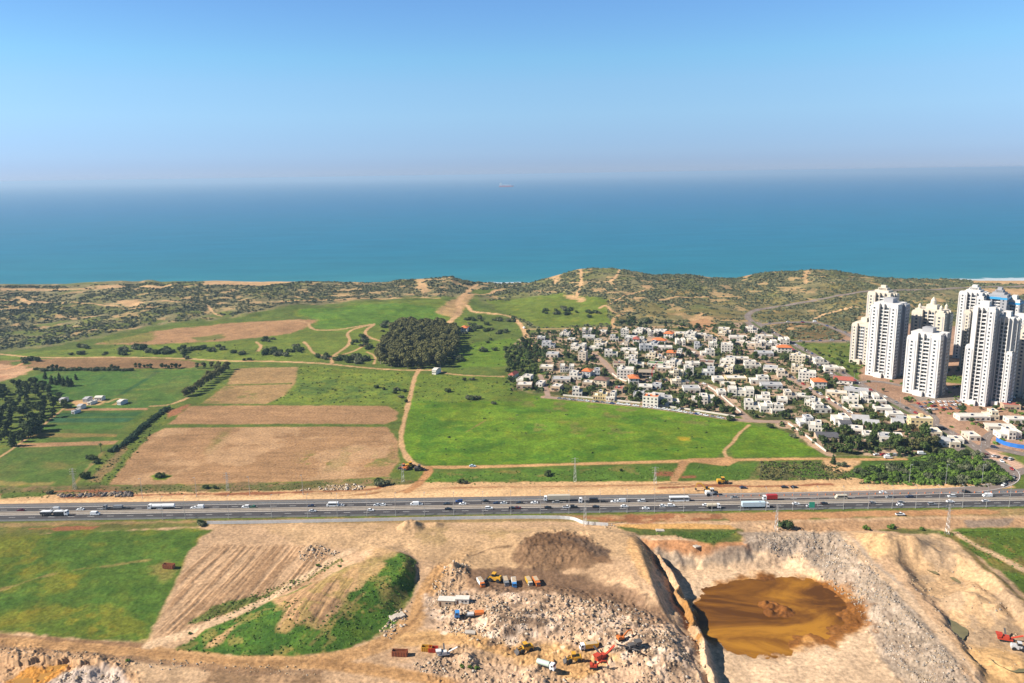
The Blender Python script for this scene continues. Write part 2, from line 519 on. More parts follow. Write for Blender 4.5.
    area([(-40, 480), (0, 481.5), (55, 482.5), (50, 485), (-40, 486)], (0.24, 0.19, 0.075), 2, 1.5, .3, .5, .8)
    area([(45, 462), (70, 464), (66, 469), (50, 468)], (0.16, 0.14, 0.05), 3, 2, .3, .7, .6)
    trail([(63, 409), (30, 436), (0, 458), (-40, 478)], 2.5, TRACK, .8, .6, .3)
    trail([(112, 405.8), (140, 406.3), (166, 405.8), (178, 402), (187, 398)], 3.5, TRACK)
    trail([(108, 402), (118, 398), (122, 400), (112, 406)], 4, TRACK)
    area([(73, 401), (100, 397), (108, 400), (100, 405), (74, 406)], TRACK, 1.5, 1.5, .3)
    trail([(104, 452), (90, 466), (74, 484)], 2.2, (.2, .16, .07), 1, .8, .3, .4)
    area([(150, 416), (170, 404), (180, 408), (160, 424), (128, 460), (108, 485), (80, 486), (104, 455)], GRASS, 2, 2, .5, 1)
    area([(120, 447), (132, 440), (118, 462), (98, 482), (88, 482)], (0.16, 0.125, 0.06), 2, 2, .4, .5)
    area([(166, 412), (190, 404), (182, 412), (166, 420)], (0.24, 0.115, 0.06), 2, 2, .4)
    for poly, ln, st in [([(25, 379), (48, 371.5), (206, 370), (182, 399), (166, 405.5), (112, 405), (60, 399)], (30, 385, 190, 384), 3.2), ([(70, 404), (150, 407), (140, 418), (110, 446), (78, 483), (-60, 487), (0, 459), (30, 437)], (20, 450, 120, 449), 2.6)]:
        area(poly, (.032, .085, .02), 2, 1, .3, 1, .25, stripes(*ln, st, 1, 11))
        area(poly, (.13, .14, .045), 3, 2, .3, .8, .25, patches(20, .5, 413))
    area([(72, 406), (152, 404.5), (146, 408), (68, 408.6)], CROP, 1, .6, .2, 1)
    area([(66, 408.6), (148, 407.8), (147, 410), (64, 410.6)], PLOUGH, .8, .5, .2)
    area([(60, 413), (142, 412), (136, 416), (54, 417)], CROP_DK, 1, .6, .2, 1)
    area([(52, 418), (135, 418), (128, 422), (48, 422.5)], (0.03, 0.09, 0.045), 1, .6, .2, 1)
    area([(44, 425), (124, 425.5), (120, 429), (38, 429)], CROP, 1, .6, .2, 1)
    area([(30, 433), (118, 434), (116, 437), (28, 437)], (0.17, 0.14, 0.05), 1.2, .8, .2, .6)
    area([(22, 443.5), (118, 440.6), (114, 444.5), (18, 447.5)], PLOUGH, .8, .5, .2)
    # ---- ploughed fields
    area([(226, 385), (236, 368.5), (298, 367), (296, 383), (285, 396), (266, 404), (204, 403)], (0.25, 0.175, 0.085), 2, 1.5, .3, .2)
    area([(226, 384.5), (292, 382.8), (292, 384), (225, 386)], GRASS, 1.2, 1, .3, 1)
    area([(210, 402), (226, 387), (258, 390), (250, 402)], GRASS, 6, 5, .5, 1, .55, patches(18, .45, 221))
    area([(168, 424.4), (190, 406.5), (256, 405.6), (340, 405.5), (388, 406), (399, 412), (397, 420), (384, 424.2)], PLOUGH, 1.4, 1.4, .22)
    area([(110, 485), (128, 460), (150, 435), (165, 427.8), (300, 426.6), (386, 427), (399, 440), (398, 462), (389, 477), (300, 482), (200, 484.5)], PLOUGH, 1.4, 1.4, .22)
    area([(168, 424.6), (384, 424.6), (385, 426.4), (165, 427.4)], GRASS, .8, .8, .2, 1)
    area([(205, 452), (222, 432), (232, 428), (226, 440), (212, 454)], GRASS, 4, 2, .3, 1, .5)
    area([(296, 455), (360, 448), (392, 445), (390, 462), (340, 470), (300, 468)], GRASS, 8, 6, .4, 1, .75, patches(14, .5, 223))
    area([(110, 485), (150, 435), (165, 428), (386, 427), (398, 462), (389, 477), (200, 484)], PLOUGH_DK, 2, 1, .2, 0, .5, stripes(130, 456, 390, 455, 4.0, 1, 5))
    area([(168, 424), (190, 407), (388, 406), (399, 415), (384, 424)], PLOUGH_DK, 2, 1, .2, 0, .45, stripes(180, 415, 390, 414, 4.0, 1, 6))
    area([(110, 485), (150, 435), (165, 428), (386, 427), (398, 462), (389, 477), (200, 484)], (.36, .245, .14), 2, 1, .2, 0, .7, patches(40, .5, 225))
    area([(152, 476), (160, 473), (172, 476), (165, 480), (154, 479.5)], LUSH, 1.2, 1, .2, 1)
    # ---- grass between fields and track, the big green field
    area([(300, 366), (412, 372), (410, 395), (401, 430), (400, 412), (388, 405.6), (268, 404), (286, 395), (297, 382)], MEADOW, 3, 2.5, .5, 1)
    area([(300, 380), (400, 378), (405, 400), (330, 402), (290, 398)], (0.05, 0.1, 0.025), 5, 5, .4, 1, .7, patches(12, .52, 227))
    area([(416, 374), (505, 377), (520, 394), (560, 399), (640, 407), (742, 421.5), (752, 424.5), (737, 436), (728, 448), (716, 458), (600, 462), (430, 466), (405, 455), (402, 440), (408, 405)], LUSH, 2, 1.5, .45, 1)
    area([(416, 374), (505, 377), (520, 394), (540, 400), (470, 402), (410, 402)], MEADOW, 4, 4, .5, 1, .8)
    area([(420, 402), (742, 421), (700, 450), (560, 445), (430, 430)], (0.100, 0.170, 0.016), 8, 7, .3, 1, .75, patches(26, .47, 229))
    area([(420, 402), (742, 421), (700, 458), (560, 462), (430, 466), (404, 445)], (0.042, 0.12, 0.012), 8, 7, .3, 1, .7, patches(17, .55, 231))
    area([(505, 398), (640, 409), (720, 421), (700, 424), (600, 416), (510, 404)], (0.14, 0.13, 0.05), 4, 4, .3, .7, .6, patches(14, .5, 233))
    area([(512, 418), (600, 424), (690, 434), (600, 442), (520, 432)], (0.145, 0.14, 0.045), 4, 4, .3, .7, .5, patches(10, .6, 235))
    area([(678, 436), (690, 437), (690, 441), (679, 440)], (0.25, 0.22, 0.02), 2, 2, .2, 1, .8)
    for pl in [[(466, 432), (486, 420)], [(468, 431), (483, 422)]]:
        trail(pl, .9, (.17, .13, .05), .6, .3, .2, .4, .8)
    area([(752, 425), (790, 432), (822, 455), (800, 457), (735, 457), (729, 450), (740, 436)], LUSH, 2, 2, .35, 1)
    area([(430, 474), (520, 469), (684, 464), (672, 481), (540, 482), (430, 487), (415, 484)], (0.06, 0.125, 0.02), 2, 2, .5, 1)
    area([(430, 474), (684, 464), (672, 481), (430, 487)], DRYGRASS, 3, 3, .4, .6, .6, patches(10, .5, 237))
    area([(692, 464), (824, 461), (850, 472), (836, 479), (700, 481), (680, 480)], (0.06, 0.125, 0.02), 2, 2, .5, 1)
    area([(760, 462), (824, 461), (850, 472), (836, 479), (750, 479)], (0.15, 0.13, 0.06), 3, 3, .4, .5, .75, patches(12, .45, 239))
    area([(655, 472), (675, 472), (674, 476), (654, 476.5)], RED, 1, 1, .3)
    area([(681, 476), (695, 476), (695, 478), (681, 478)], RED, 1, 1, .3)
    # ---- village ground: paved yards and gardens
    area([(506, 350), (528, 333), (600, 327), (690, 325), (745, 321), (775, 329), (805, 356), (850, 384), (905, 413), (965, 444), (985, 456), (905, 458), (830, 455), (790, 432), (768, 422), (740, 417), (700, 410),
          (640, 403), (560, 396), (512, 390)], PAVING, 3, 3, .4, .0)
    area([(506, 350), (528, 333), (690, 325), (745, 321), (805, 356), (905, 413), (985, 456), (905, 458), (830, 455), (768, 422), (700, 410), (560, 396), (512, 390)], (0.050, 0.075, 0.022), 3, 3, .4, 1, .95, patches(13, .40, 241))
    area([(506, 345), (530, 345), (545, 372), (530, 392), (505, 385)], GRASS, 4, 4, .4, 1, .9)
    # ---- towers quarter
    area([(790, 342), (858, 342), (862, 390), (905, 410), (960, 440), (985, 452), (1120, 450), (1120, 330), (1010, 330), (880, 322), (850, 332)], (0.30, 0.20, 0.14), 3, 3, .4, 0)
    area([(800, 344), (850, 343), (856, 350), (840, 358), (815, 356)], (0.10, 0.14, 0.03), 2, 2, .4, 1)
    area([(770, 323), (820, 324), (846, 336), (842, 340), (800, 340), (780, 335)], (0.16, 0.125, 0.06), 3, 3, .5, .5)
    area([(770, 324), (820, 326), (800, 330), (775, 329)], TRACK, 3, 3, .4, 0, .8, patches(15, .5, 243))
    area([(940, 376), (968, 376), (1000, 384), (1004, 392), (960, 384), (940, 382)], MEADOW, 2, 2, .4, 1)
    area([(930, 385), (966, 388), (962, 402), (925, 404), (915, 398)], (0.20, 0.18, 0.16), 2, 1, .3, 0)
    area([(912, 402), (965, 400), (975, 412), (940, 412)], (0.34, 0.19, 0.12), 2, 2, .3, 0)
    area([(1003, 372), (1060, 372), (1060, 398), (1010, 398)], MEADOW, 2, 2, .4, 1, .7)
    # ---- roundabout quarter
    area([(820, 459), (905, 458), (925, 467), (880, 463), (850, 475), (826, 470)], SAND, 2, 2, .3)
    area([(838, 478), (860, 460), (900, 458), (960, 448), (990, 462), (1012, 480), (1000, 486), (900, 483)], (0.05, 0.10, 0.02), 2, 2, .4, 1)
    area([(965, 456), (985, 450), (1012, 458), (1024, 466), (1024, 474), (1005, 462), (985, 466), (972, 462)], (0.44, 0.31, 0.24), 2, 1, .2)
    # ---- verge, earthworks north of the highway
    area([(-80, 487), (110, 486), (200, 484.5), (300, 482), (390, 477), (416, 482), (430, 487), (400, 490), (256, 493), (130, 496), (-80, 500)], (0.095, 0.100, 0.040), 2, 2, .6, .8)
    area([(-80, 487), (110, 486), (200, 484.5), (300, 482), (390, 477), (416, 482), (256, 493), (-80, 500)], (0.17, 0.12, 0.065), 2, 2, .4, .3, .8, patches(7, .5, 251))
    area([(-80, 497), (50, 494), (130, 492.5), (256, 491.5), (380, 485.5), (440, 482), (540, 482), (700, 481), (830, 479.5), (850, 478), (870, 479), (905, 483), (1005, 483), (1018, 488), (960, 494), (700, 498), (512, 500.5), (256, 505), (-80, 512)], SAND, 1.2, 1.4, .25)
    area([(-80, 503), (130, 499), (256, 497), (390, 492), (512, 489), (620, 489), (680, 490), (620, 498), (512, 500), (256, 505), (-80, 512)], PALE, 1.2, 1, .18)
    area([(800, 489), (870, 485), (930, 488), (1000, 486), (960, 492), (830, 494)], PALE, 2, 1.2, .2)
    for pl in [[(-40, 496), (40, 493), (70, 490.5), (130, 492)], [(60, 497.5), (130, 495), (256, 493.5), (370, 490), (384, 486.5)], [(700, 485), (760, 487), (830, 484)], [(660, 488), (700, 486), (745, 486)]]:
        trail(pl, 3.4, RED, 1.2, 1.3, .3)
    for pl in [[(512, 487), (600, 486), (690, 484)], [(430, 488.5), (512, 486.5)], [(395, 493), (406, 490), (424, 478), (432, 470)], [(380, 492), (372, 493.5), (340, 496)]]:
        trail(pl, 2.4, (.28, .16, .08), 1, .9, .3)
    area([(0, 493), (35, 491.5), (60, 492.5), (40, 496.5), (0, 498.5)], GRASS, 1.2, 1.4, .4, 1)
    area([(50, 494), (130, 491.5), (134, 496.5), (60, 498)], (.10, .065, .045), 1, 1.6, .5, 0, .95, patches(6, .38, 421))
    area([(292, 491), (330, 485), (366, 484), (364, 490)], (.22, .17, .10), 1.5, 1.5, .4, .2, .8)
    # ---- dirt tracks of the plain
    trail([(420, 368), (415, 376), (412, 388), (408, 405), (403.5, 423), (400.5, 438), (402, 448), (407, 458), (414, 464), (424, 467.5)], 4.2)
    trail([(418, 467.5), (470, 467), (512, 466), (560, 464.5), (640, 462.5), (700, 460.5), (760, 459.5), (800, 458.5), (860, 459.5), (905, 459)], 5, OCHRE if False else (.40, .25, .12), .9, .8)
    trail([(430, 468), (426, 476), (416, 486), (407, 492)], 5, (.34, .19, .09), 1, .9)
    trail([(749, 425), (738, 434), (733, 443), (723, 450.5), (727, 458)], 2.6)
    trail([(684, 462), (680, 470), (674, 480)], 5, (.33, .20, .10), 1, .9)
    area([(690, 459), (730, 457), (740, 461), (728, 466), (700, 463)], (.36, .22, .11), 1.2, 1.5, .3)
    trail([(-40, 351), (0, 354), (37, 358), (100, 357), (175, 358), (225, 361), (256, 361), (306, 362.5), (331, 364), (356, 367), (381, 369), (411, 370.5), (438, 370)], 5, TRACK, 1, .8)
    trail([(438, 370), (446, 374), (476, 376), (503, 376.5)], 3.5)
    trail([(331, 357), (346, 347.5), (351, 341), (346, 333), (356, 328), (373, 324.5)], 4)
    trail([(374, 324.5), (364, 331), (367, 337), (384, 342)], 4)
    trail([(332, 363), (331, 357), (313, 354), (308.5, 346), (304, 342)], 4)
    trail([(331, 357), (350, 353), (362, 347), (367, 344)], 3.2)
    trail([(367, 352), (376, 356), (374, 364)], 3.2)
    trail([(290, 321), (308, 321.5), (310, 327.5), (316, 330.5), (343, 329.5), (363, 325.5), (374, 324)], 4)
    trail([(256, 342), (262, 346), (258, 351)], 4)
    trail([(30, 360), (12, 368), (0, 370)], 5, (.42, .24, .13))
    trail([(446, 326), (461, 313), (457, 303), (463, 296), (472, 288), (478, 284)], 8, SAND, 1.5, 1.5)
    trail([(460, 302), (468, 306), (473, 312.5), (491, 313.5), (512, 316), (523, 328), (526, 337), (530, 343), (534, 353), (537, 361)], 6, SAND, 1, .8)
    trail([(463, 296), (480, 294.5), (491, 294), (497, 290)], 9, SAND, 2, 2)
    area([(446, 303), (460, 296), (478, 293), (470, 299), (464, 310), (452, 318), (436, 312)], (.36, .24, .13), 4, 3, .3, 0, .8)
    trail([(523, 329.5), (570, 328.5), (614, 327.5), (660, 327), (697, 327.5), (705, 328), (712, 332.5), (724, 339)], 4.5)
    trail([(614, 327), (612, 320), (618, 315), (626, 314)], 4)
    area([(690, 322), (706, 318), (716, 324), (708, 330), (694, 328)], (.38, .23, .12), 3, 3, .3)
    trail([(814, 319), (823, 314), (840, 310), (857, 307)], 5, PALE, 1, .7)
    # ---- village lanes
    lane = (.36, .265, .19)
    for pl, w in [([(545, 397), (590, 401), (640, 406), (690, 412.5), (735, 420), (760, 421.5), (786, 422)], 8), ([(592, 353), (604, 361), (614, 376), (628, 381.5), (660, 381), (690, 382), (706, 385), (718, 393), (729, 403), (739, 411), (748, 419)], 8),
                  ([(724, 338), (745, 346), (762, 358), (775, 368), (790, 377), (803, 386), (819, 395), (834, 404), (848, 413), (860, 420)], 7), ([(786, 422), (800, 432), (815, 446), (830, 455)], 7),
                  ([(650, 337), (690, 347), (700, 356), (712, 372)], 6), ([(530, 343), (560, 352), (592, 354), (630, 342)], 5), ([(540, 375), (545, 385), (548, 396)], 5), ([(775, 368), (740, 385), (715, 392)], 5)]:
        trail(pl, w, lane, .8, .5, .2)
    # ---- south side: landfill and quarry
    area([(-300, 528), (0, 526), (200, 522), (256, 523), (512, 518), (600, 522), (760, 520), (1024, 512), (1500, 500), (1500, 900), (-300, 900)], TAN, 1.5, 1.2, .35)
    area([(-300, 523), (0, 523), (512, 515.5), (1024, 508.5), (1300, 505), (1300, 514), (1024, 516), (610, 521), (256, 524), (0, 528), (-300, 532)], (0.20, 0.155, 0.075), 1.5, 1.2, .5, .4)
    area([(-60, 526), (30, 527), (100, 524), (207, 522), (210, 526), (120, 530), (40, 534), (20, 545), (-60, 560)], (0.10, 0.115, 0.035), 1.5, 1.5, .5, 1)
    area([(30, 529), (60, 527), (100, 526), (92, 529), (60, 530.5)], RED, 1, 1.2, .3)
    area([(575, 516), (640, 514.5), (720, 513.5), (722, 519), (650, 523), (600, 522)], RED, 1.5, 2.4, .5, 0, .85)
    area([(575, 516), (720, 513.5), (722, 519), (650, 523)], (.34, .22, .12), 1.5, 2, .4, 0, .7, patches(7, .52, 411))
    area([(720, 513), (860, 511), (1000, 510), (1000, 514), (860, 517), (730, 522)], (.33, .19, .095), 1.2, 1.4, .35)
    # west mound
    area([(-150, 540), (-20, 545), (15, 538), (60, 532), (140, 530), (214, 529), (205, 540), (190, 552), (180, 575), (160, 610), (148, 638), (100, 640), (0, 632), (-150, 625)], (0.056, 0.112, 0.019), 1.5, 1.5, .4, 1)
    area([(-150, 540), (214, 529), (190, 552), (148, 638), (0, 632), (-150, 625)], (0.115, 0.138, 0.020), 4, 4, .3, 1, .85, patches(34, .5, 261))
    area([(-150, 540), (214, 529), (190, 552), (148, 638), (0, 632), (-150, 625)], (0.040, 0.098, 0.016), 4, 4, .3, 1, .6, patches(12, .55, 263))
    trail([(0, 590), (40, 577), (70, 570), (110, 566), (150, 560)], 2.2, (.22, .17, .07), 1.5, 1.5, .4, .4, .7)
    area([(150, 566), (168, 560), (178, 570), (165, 580), (155, 576)], (.17, .15, .05), 3, 3, .4, .6, .7)
    area([(206, 534), (225, 526), (300, 524), (345, 530), (340, 555), (318, 580), (250, 605), (190, 632), (150, 640), (165, 610), (182, 572), (186, 556)], TAN, 1.5, 1.2, .3)
    area([(206, 545), (300, 545), (335, 555), (318, 580), (250, 605), (190, 632), (152, 640), (182, 572)], (.23, .145, .08), 2, 1, .3, 0, .8, stripes(258, 545, 175, 630, 1.7, 1, 7))
    area([(185, 626), (215, 606), (262, 594), (300, 578), (340, 556), (344, 560), (300, 584), (258, 602), (215, 618)], (0.05, 0.095, 0.02), 1.2, 1.6, .5, 1, .85)
    # green mound
    area([(174, 650), (208, 627), (256, 605), (300, 588), (340, 574), (372, 556), (400, 552), (417, 560), (416, 585), (402, 610), (385, 632), (350, 648), (300, 656), (240, 657)], (0.048, 0.112, 0.018), 1.2, 1.6, .4, 1)
    area([(174, 650), (256, 605), (372, 556), (417, 560), (402, 610), (350, 648), (240, 657)], (0.026, 0.075, 0.015), 2, 3, .4, 1, .7, patches(9, .52, 265))
    area([(270, 600), (320, 580), (358, 568), (352, 590), (335, 615), (318, 628), (300, 622), (290, 632), (278, 630), (284, 610)], (.34, .23, .125), 1.5, 1.8, .3, 0)
    area([(276, 600), (320, 580), (358, 568), (352, 590), (318, 626), (285, 628)], (.22, .14, .08), 1.5, 1.5, .3, 0, .7, stripes(325, 578, 290, 628, 1.6, 1, 8))
    area([(345, 570), (375, 548), (402, 545), (396, 556), (372, 575), (352, 590)], (.33, .23, .12), 2, 3, .4, .2, .8)
    area([(205, 648), (228, 628), (240, 622), (222, 642)], (.36, .24, .13), 1.2, 1.2, .3, 0, .9)
    area([(375, 585), (382, 582), (392, 600), (385, 604)], (.2, .17, .06), 2, 2, .4, .5, .7)
    area([(174, 650), (256, 605), (372, 556), (417, 560), (402, 610), (350, 648), (240, 657)], (.20, .17, .06), 2, 3, .4, .5, .6, patches(7, .56, 417))
    area([(300, 640), (340, 610), (360, 590), (366, 594), (350, 612), (312, 646)], (.24, .18, .08), 1.5, 2, .4, .3, .55, stripes(366, 588, 310, 644, 1.8, 1, 15))
    # low pit at lower left
    area([(-60, 646), (0, 649), (60, 653), (118, 659), (200, 668), (260, 673), (320, 672), (330, 700), (-60, 700)], (.33, .225, .135), 2, 2.5, .45)
    area([(-60, 646), (200, 668), (320, 672), (330, 700), (-60, 700)], (.16, .11, .065), 2, 2.5, .4, .2, .65, patches(7, .55, 281))
    area([(8, 683), (30, 668), (56, 662), (72, 664), (60, 674), (40, 690), (-10, 700)], (.40, .20, .045), 1.5, 2, .3)
    area([(40, 690), (62, 674), (85, 668), (110, 672), (130, 682), (125, 700)], (.37, .33, .30), 2, 2, .6, 0, .9)
    area([(130, 660), (200, 669), (205, 690), (140, 690)], (.44, .33, .215), 2, 3, .4, 0, .7)

    # tracks of the landfill
    trail([(-60, 634), (0, 641), (70, 646), (130, 651), (180, 657), (250, 664), (320, 663), (370, 650), (405, 632), (422, 610), (428, 590), (440, 568), (470, 550)], 9.5, (.37, .235, .115), 1.2, 1.0, .15)
    trail([(-60, 629), (0, 635.5), (70, 640.5), (150, 646)], 1.6, (.17, .105, .06), 1, 1.4, .4, 0, .8)
    trail([(-60, 642), (0, 648), (70, 653), (130, 658), (180, 664), (250, 672), (320, 671)], 2.4, (.19, .125, .075), 1.2, 1.6, .4, 0, .8)
    trail([(150, 645), (200, 628), (256, 606), (300, 580), (335, 558), (365, 543)], 5.6, (.47, .355, .235), 1, .7, .15)
    trail([(320, 663), (380, 671), (430, 678), (480, 690)], 8, OCHRE, 1.4, 1.2, .25)
    trail([(405, 640), (440, 638), (480, 640), (520, 652), (560, 664), (600, 680)], 10, (.42, .275, .13), 2, 2, .25)
    trail([(428, 606), (455, 606), (490, 603)], 5, (.42, .275, .13), 1.5, 1.2, .25)
    area([(500, 650), (560, 640), (590, 650), (625, 660), (600, 676), (560, 676), (520, 664)], (.42, .275, .13), 2, 2, .25)
    for o_ in (-2.2, -.4, 1.6):
        for pl in [[(-60, 634), (0, 641), (70, 646), (130, 651), (180, 657), (250, 664), (320, 663), (370, 650), (405, 632), (422, 610), (428, 590), (440, 568), (470, 550)], [(320, 663), (380, 671), (430, 678), (480, 690)], [(405, 640), (440, 638), (480, 640), (520, 652), (560, 664), (600, 680)]]:
            trail([(a_, b_ + o_) for a_, b_ in pl], .8, (.25, .15, .07), .6, .5, .3, 0, .6)
    # ridge and dark tip face
    area([(260, 526), (400, 524), (640, 527), (640, 560), (520, 575), (470, 570), (380, 548), (300, 545)], (.37, .265, .155), 3, 3, .35, 0, .8)
    area([(280, 530), (420, 526), (600, 528), (560, 534), (430, 545), (300, 542)], (.16, .135, .05), 3, 3, .35, .5, .4, patches(16, .5, 267))
    area([(518, 545), (540, 533), (580, 535), (612, 553), (618, 562), (590, 570), (545, 572), (520, 570), (512, 558)], (.19, .125, .075), 2, 2.5, .4)
    area([(524, 538), (545, 532), (588, 538), (618, 557), (600, 566), (575, 548), (545, 546), (528, 548)], UMBER, 1.5, 2, .5, 0, .95)
    area([(460, 565), (520, 566), (580, 572), (640, 600), (668, 618), (640, 618), (600, 600), (540, 590), (470, 590)], (.145, .095, .06), 2, 2.5, .4, 0, .85)
    for pl in [[(522, 566), (530, 552), (532, 540)], [(536, 568), (544, 552), (543, 540)], [(552, 570), (556, 556), (552, 542)], [(566, 570), (572, 560), (584, 548)], [(500, 572), (540, 576), (600, 590), (650, 612)], [(496, 576), (540, 580), (600, 596), (648, 616)], [(470, 556), (490, 548), (512, 546)]]:
        trail(pl, 1.3, (.10, .065, .04), .7, .8, .4, 0, .75)
    area([(560, 536), (592, 540), (618, 558), (608, 560), (580, 545)], (.07, .055, .045), 1.5, 2, .4, 0, .7)
    area([(628, 536), (640, 538), (655, 560), (650, 585), (640, 575), (625, 552)], (.48, .31, .15), 1.5, 1.5, .3, 0, .9)
    area([(425, 596), (480, 588), (560, 590), (640, 602), (690, 640), (704, 690), (560, 690), (630, 655), (560, 642), (500, 638), (430, 625)], RUBBLE_C, 2, 2.5, .5, 0, .85)
    area([(425, 596), (480, 588), (560, 590), (640, 602), (690, 640), (704, 690), (430, 625)], (.55, .46, .38), 2, 2.5, .5, 0, .6, patches(5, .6, 269))
    area([(425, 596), (480, 588), (560, 590), (640, 602), (690, 640), (704, 690), (430, 625)], (.19, .14, .10), 2, 2.5, .5, 0, .6, patches(6, .64, 271))
    area([(400, 665), (440, 655), (520, 668), (560, 690), (480, 690)], RUBBLE_C, 2, 2.5, .5, 0, .8)
    for (cx_, cy_, n_) in ((560, 610, 26), (620, 630, 22), (480, 626, 14), (660, 650, 14), (600, 600, 14), (520, 628, 14)):
        for j_ in range(n_):
            a_ = 2.399 * j_
            q_ = (j_ / n_) ** .5
            ex, ey = cx_ + 46 * q_ * math.cos(a_), cy_ + 20 * q_ * math.sin(a_)
            trail([(ex - 2.5, ey + 1.2), (ex + 2.5, ey - 1.0)], 1.6, (.13, .095, .07) if j_ % 3 else (.56, .48, .40), .7, 1.6, .4, 0, .8)
    area([(466, 568), (530, 567), (590, 573), (642, 594), (674, 622), (652, 628), (600, 606), (540, 592), (478, 590)], (.15, .10, .065), 2, 3, .5, 0, .85)
    # main pit: walls, floor, brown pond bed
    area([(640, 537), (740, 540), (820, 548), (862, 598), (915, 690), (960, 760), (720, 760), (700, 670), (690, 610), (668, 562)], (.50, .385, .265), 2, 2, .22, 0)
    area([(645, 540), (740, 541), (770, 538), (750, 552), (700, 552), (650, 549)], (.33, .165, .075), 1.5, 2, .4, 0, .9)
    area([(655, 549), (700, 551), (752, 550), (780, 556), (740, 560), (660, 559)], GREYTAN, 1.5, 2, .4, 0, .9)
    area([(618, 527), (660, 526), (744, 530), (742, 540), (715, 544), (680, 537), (640, 534)], (0.075, 0.10, 0.028), 1.2, 1.5, .5, 1)
    area([(670, 531), (735, 531), (714, 545), (682, 538)], (0.04, 0.085, 0.018), 1.2, 1.5, .5, 1, .8)
    area([(612, 524.6), (700, 523.5), (730, 525.5), (735, 529), (640, 528.5)], (.42, .26, .10), .8, .7, .2)
    area([(742, 533), (838, 531), (866, 545), (905, 590), (985, 690), (930, 720), (880, 650), (850, 600), (800, 556), (752, 553)], GREYTAN, 2, 2.5, .5)
    area([(742, 533), (838, 531), (905, 590), (985, 690), (930, 720), (850, 600), (800, 556), (752, 553)], (.22, .18, .145), 2, 2.5, .5, 0, .6, patches(8, .52, 273))
    area([(742, 533), (838, 531), (905, 590), (985, 690), (930, 720), (850, 600), (800, 556), (752, 553)], (.46, .41, .35), 2, 2.5, .5, 0, .4, patches(3.4, .64, 275))
    trail([(838, 524), (850, 545), (872, 566), (900, 590), (930, 622), (965, 662), (995, 700)], 4.4, (.44, .34, .235), 1, .8, .2)
    pond_px = [(684, 606), (700, 597), (712, 586), (740, 578), (775, 574), (815, 575), (842, 588), (856, 603), (866, 620), (862, 632), (844, 636), (838, 648), (815, 643), (800, 647), (778, 655), (750, 653), (722, 644), (698, 632)]
    area(pond_px, (.33, .165, .035), 3.5, 3.2, .5, 0, .9)
    area(pond_px, (.15, .062, .014), 4, 5, .5, 0, .9, patches(22, .36, 283))
    area([(690, 600), (720, 583), (775, 574), (842, 588), (862, 618), (820, 628), (740, 622)], (.11, .046, .012), 5, 5, .5, 0, .8, patches(16, .48, 285))
    area([(668, 590), (690, 600), (700, 640), (690, 630)], (.27, .15, .05), 2, 2, .4, 0, .8)
    # right pit
    area([(868, 534), (935, 532), (958, 545), (1022, 604), (1100, 690), (1040, 760), (990, 690), (940, 606), (905, 572)], (.41, .295, .175), 2, 2, .35)
    area([(868, 534), (935, 532), (958, 545), (1022, 604), (1100, 690), (1040, 760), (990, 690), (940, 606)], (.30, .235, .165), 2, 2, .35, 0, .7, patches(14, .5, 277))
    area([(850, 532), (885, 534), (885, 556), (872, 560)], (.48, .34, .185), 2, 2, .3, 0, .9)
    area([(955, 640), (985, 645), (1024, 655), (1060, 690), (990, 690), (968, 660)], (.43, .285, .13), 3, 2, .3, 0, .8)
    area([(870, 528), (905, 526), (942, 531), (936, 534), (900, 533)], (0.075, 0.10, 0.028), 1.2, 1.5, .5, 1, .9)
    area([(938, 532), (960, 527), (1024, 526), (1200, 520), (1200, 640), (1090, 640), (1024, 596), (1004, 575), (985, 560), (960, 545)], (0.070, 0.125, 0.020), 1.6, 1.6, .5, 1)
    area([(945, 535), (1024, 534), (1100, 590), (1024, 590), (985, 560)], (.17, .13, .05), 3, 3, .4, .5, .6, patches(14, .5, 279))
    trail([(945, 530), (965, 540), (990, 553), (1010, 562), (1040, 580)], 4, TAN_LT, 1.2, 1, .3)
    trail([(940, 531), (962, 545), (990, 572), (1030, 606), (1070, 640)], 3.5, (.12, .11, .04), 1.2, 1.2, .4, .8, .9)
    trail([(935, 536), (952, 545), (975, 566), (1000, 588)], 4, (.42, .31, .19), 1.4, 1.4, .3)
    # bank under the highway shoulder
    area([(780, 522), (905, 519), (1100, 514), (1100, 524), (985, 527), (900, 529), (790, 531)], (.31, .205, .12), 1, 1.2, .4)
    area([(962, 520), (1014, 518.5), (1010, 526), (968, 527)], (.20, .165, .135), 1, 1, .4, 0, .9)


build_paint()
CC *= np.array([1.16, 1.03, 0.92], np.float32) * (1 - GR[..., None]) + np.array([1.18, 1.04, 0.84], np.float32) * GR[..., None]
# tufts, clods and blades: fine mottling of the surface itself
_t = 0.5 * fbm(XX, YY, 3.2, 3, 401) + 0.5 * fbm(XX * .6, YY, 8, 3, 403)
_k = np.where(YY < 520, 1.0, np.clip(1.15 - (YY - 520) / 2500, .7, 1.15))
CC *= (1 + (0.13 + 0.15 * GR) * _k * np.clip(_t, -1.3, 1.3))[..., None].astype(np.float32)
# ruts pressed into the bare slopes
_near = YY < 440
_s = np.clip(sd_poly(G([(206, 545), (300, 545), (335, 555), (318, 580), (250, 605), (190, 632), (152, 640), (182, 572)]), XX[_near], YY[_near]) / 3, 0, 1)
ZZ[_near] += 0.45 * _s * (stripes(258, 545, 175, 630, 1.7, 1, 7)(XX[_near], YY[_near]) - .5)
_s = np.clip(sd_poly(G([(276, 600), (320, 580), (358, 568), (352, 590), (318, 626), (285, 628)]), XX[_near], YY[_near]) / 3, 0, 1)
ZZ[_near] += 0.45 * _s * (stripes(325, 578, 290, 628, 1.6, 1, 8)(XX[_near], YY[_near]) - .5)
# ------------------------------------------------------------------ materials
MATS = {}


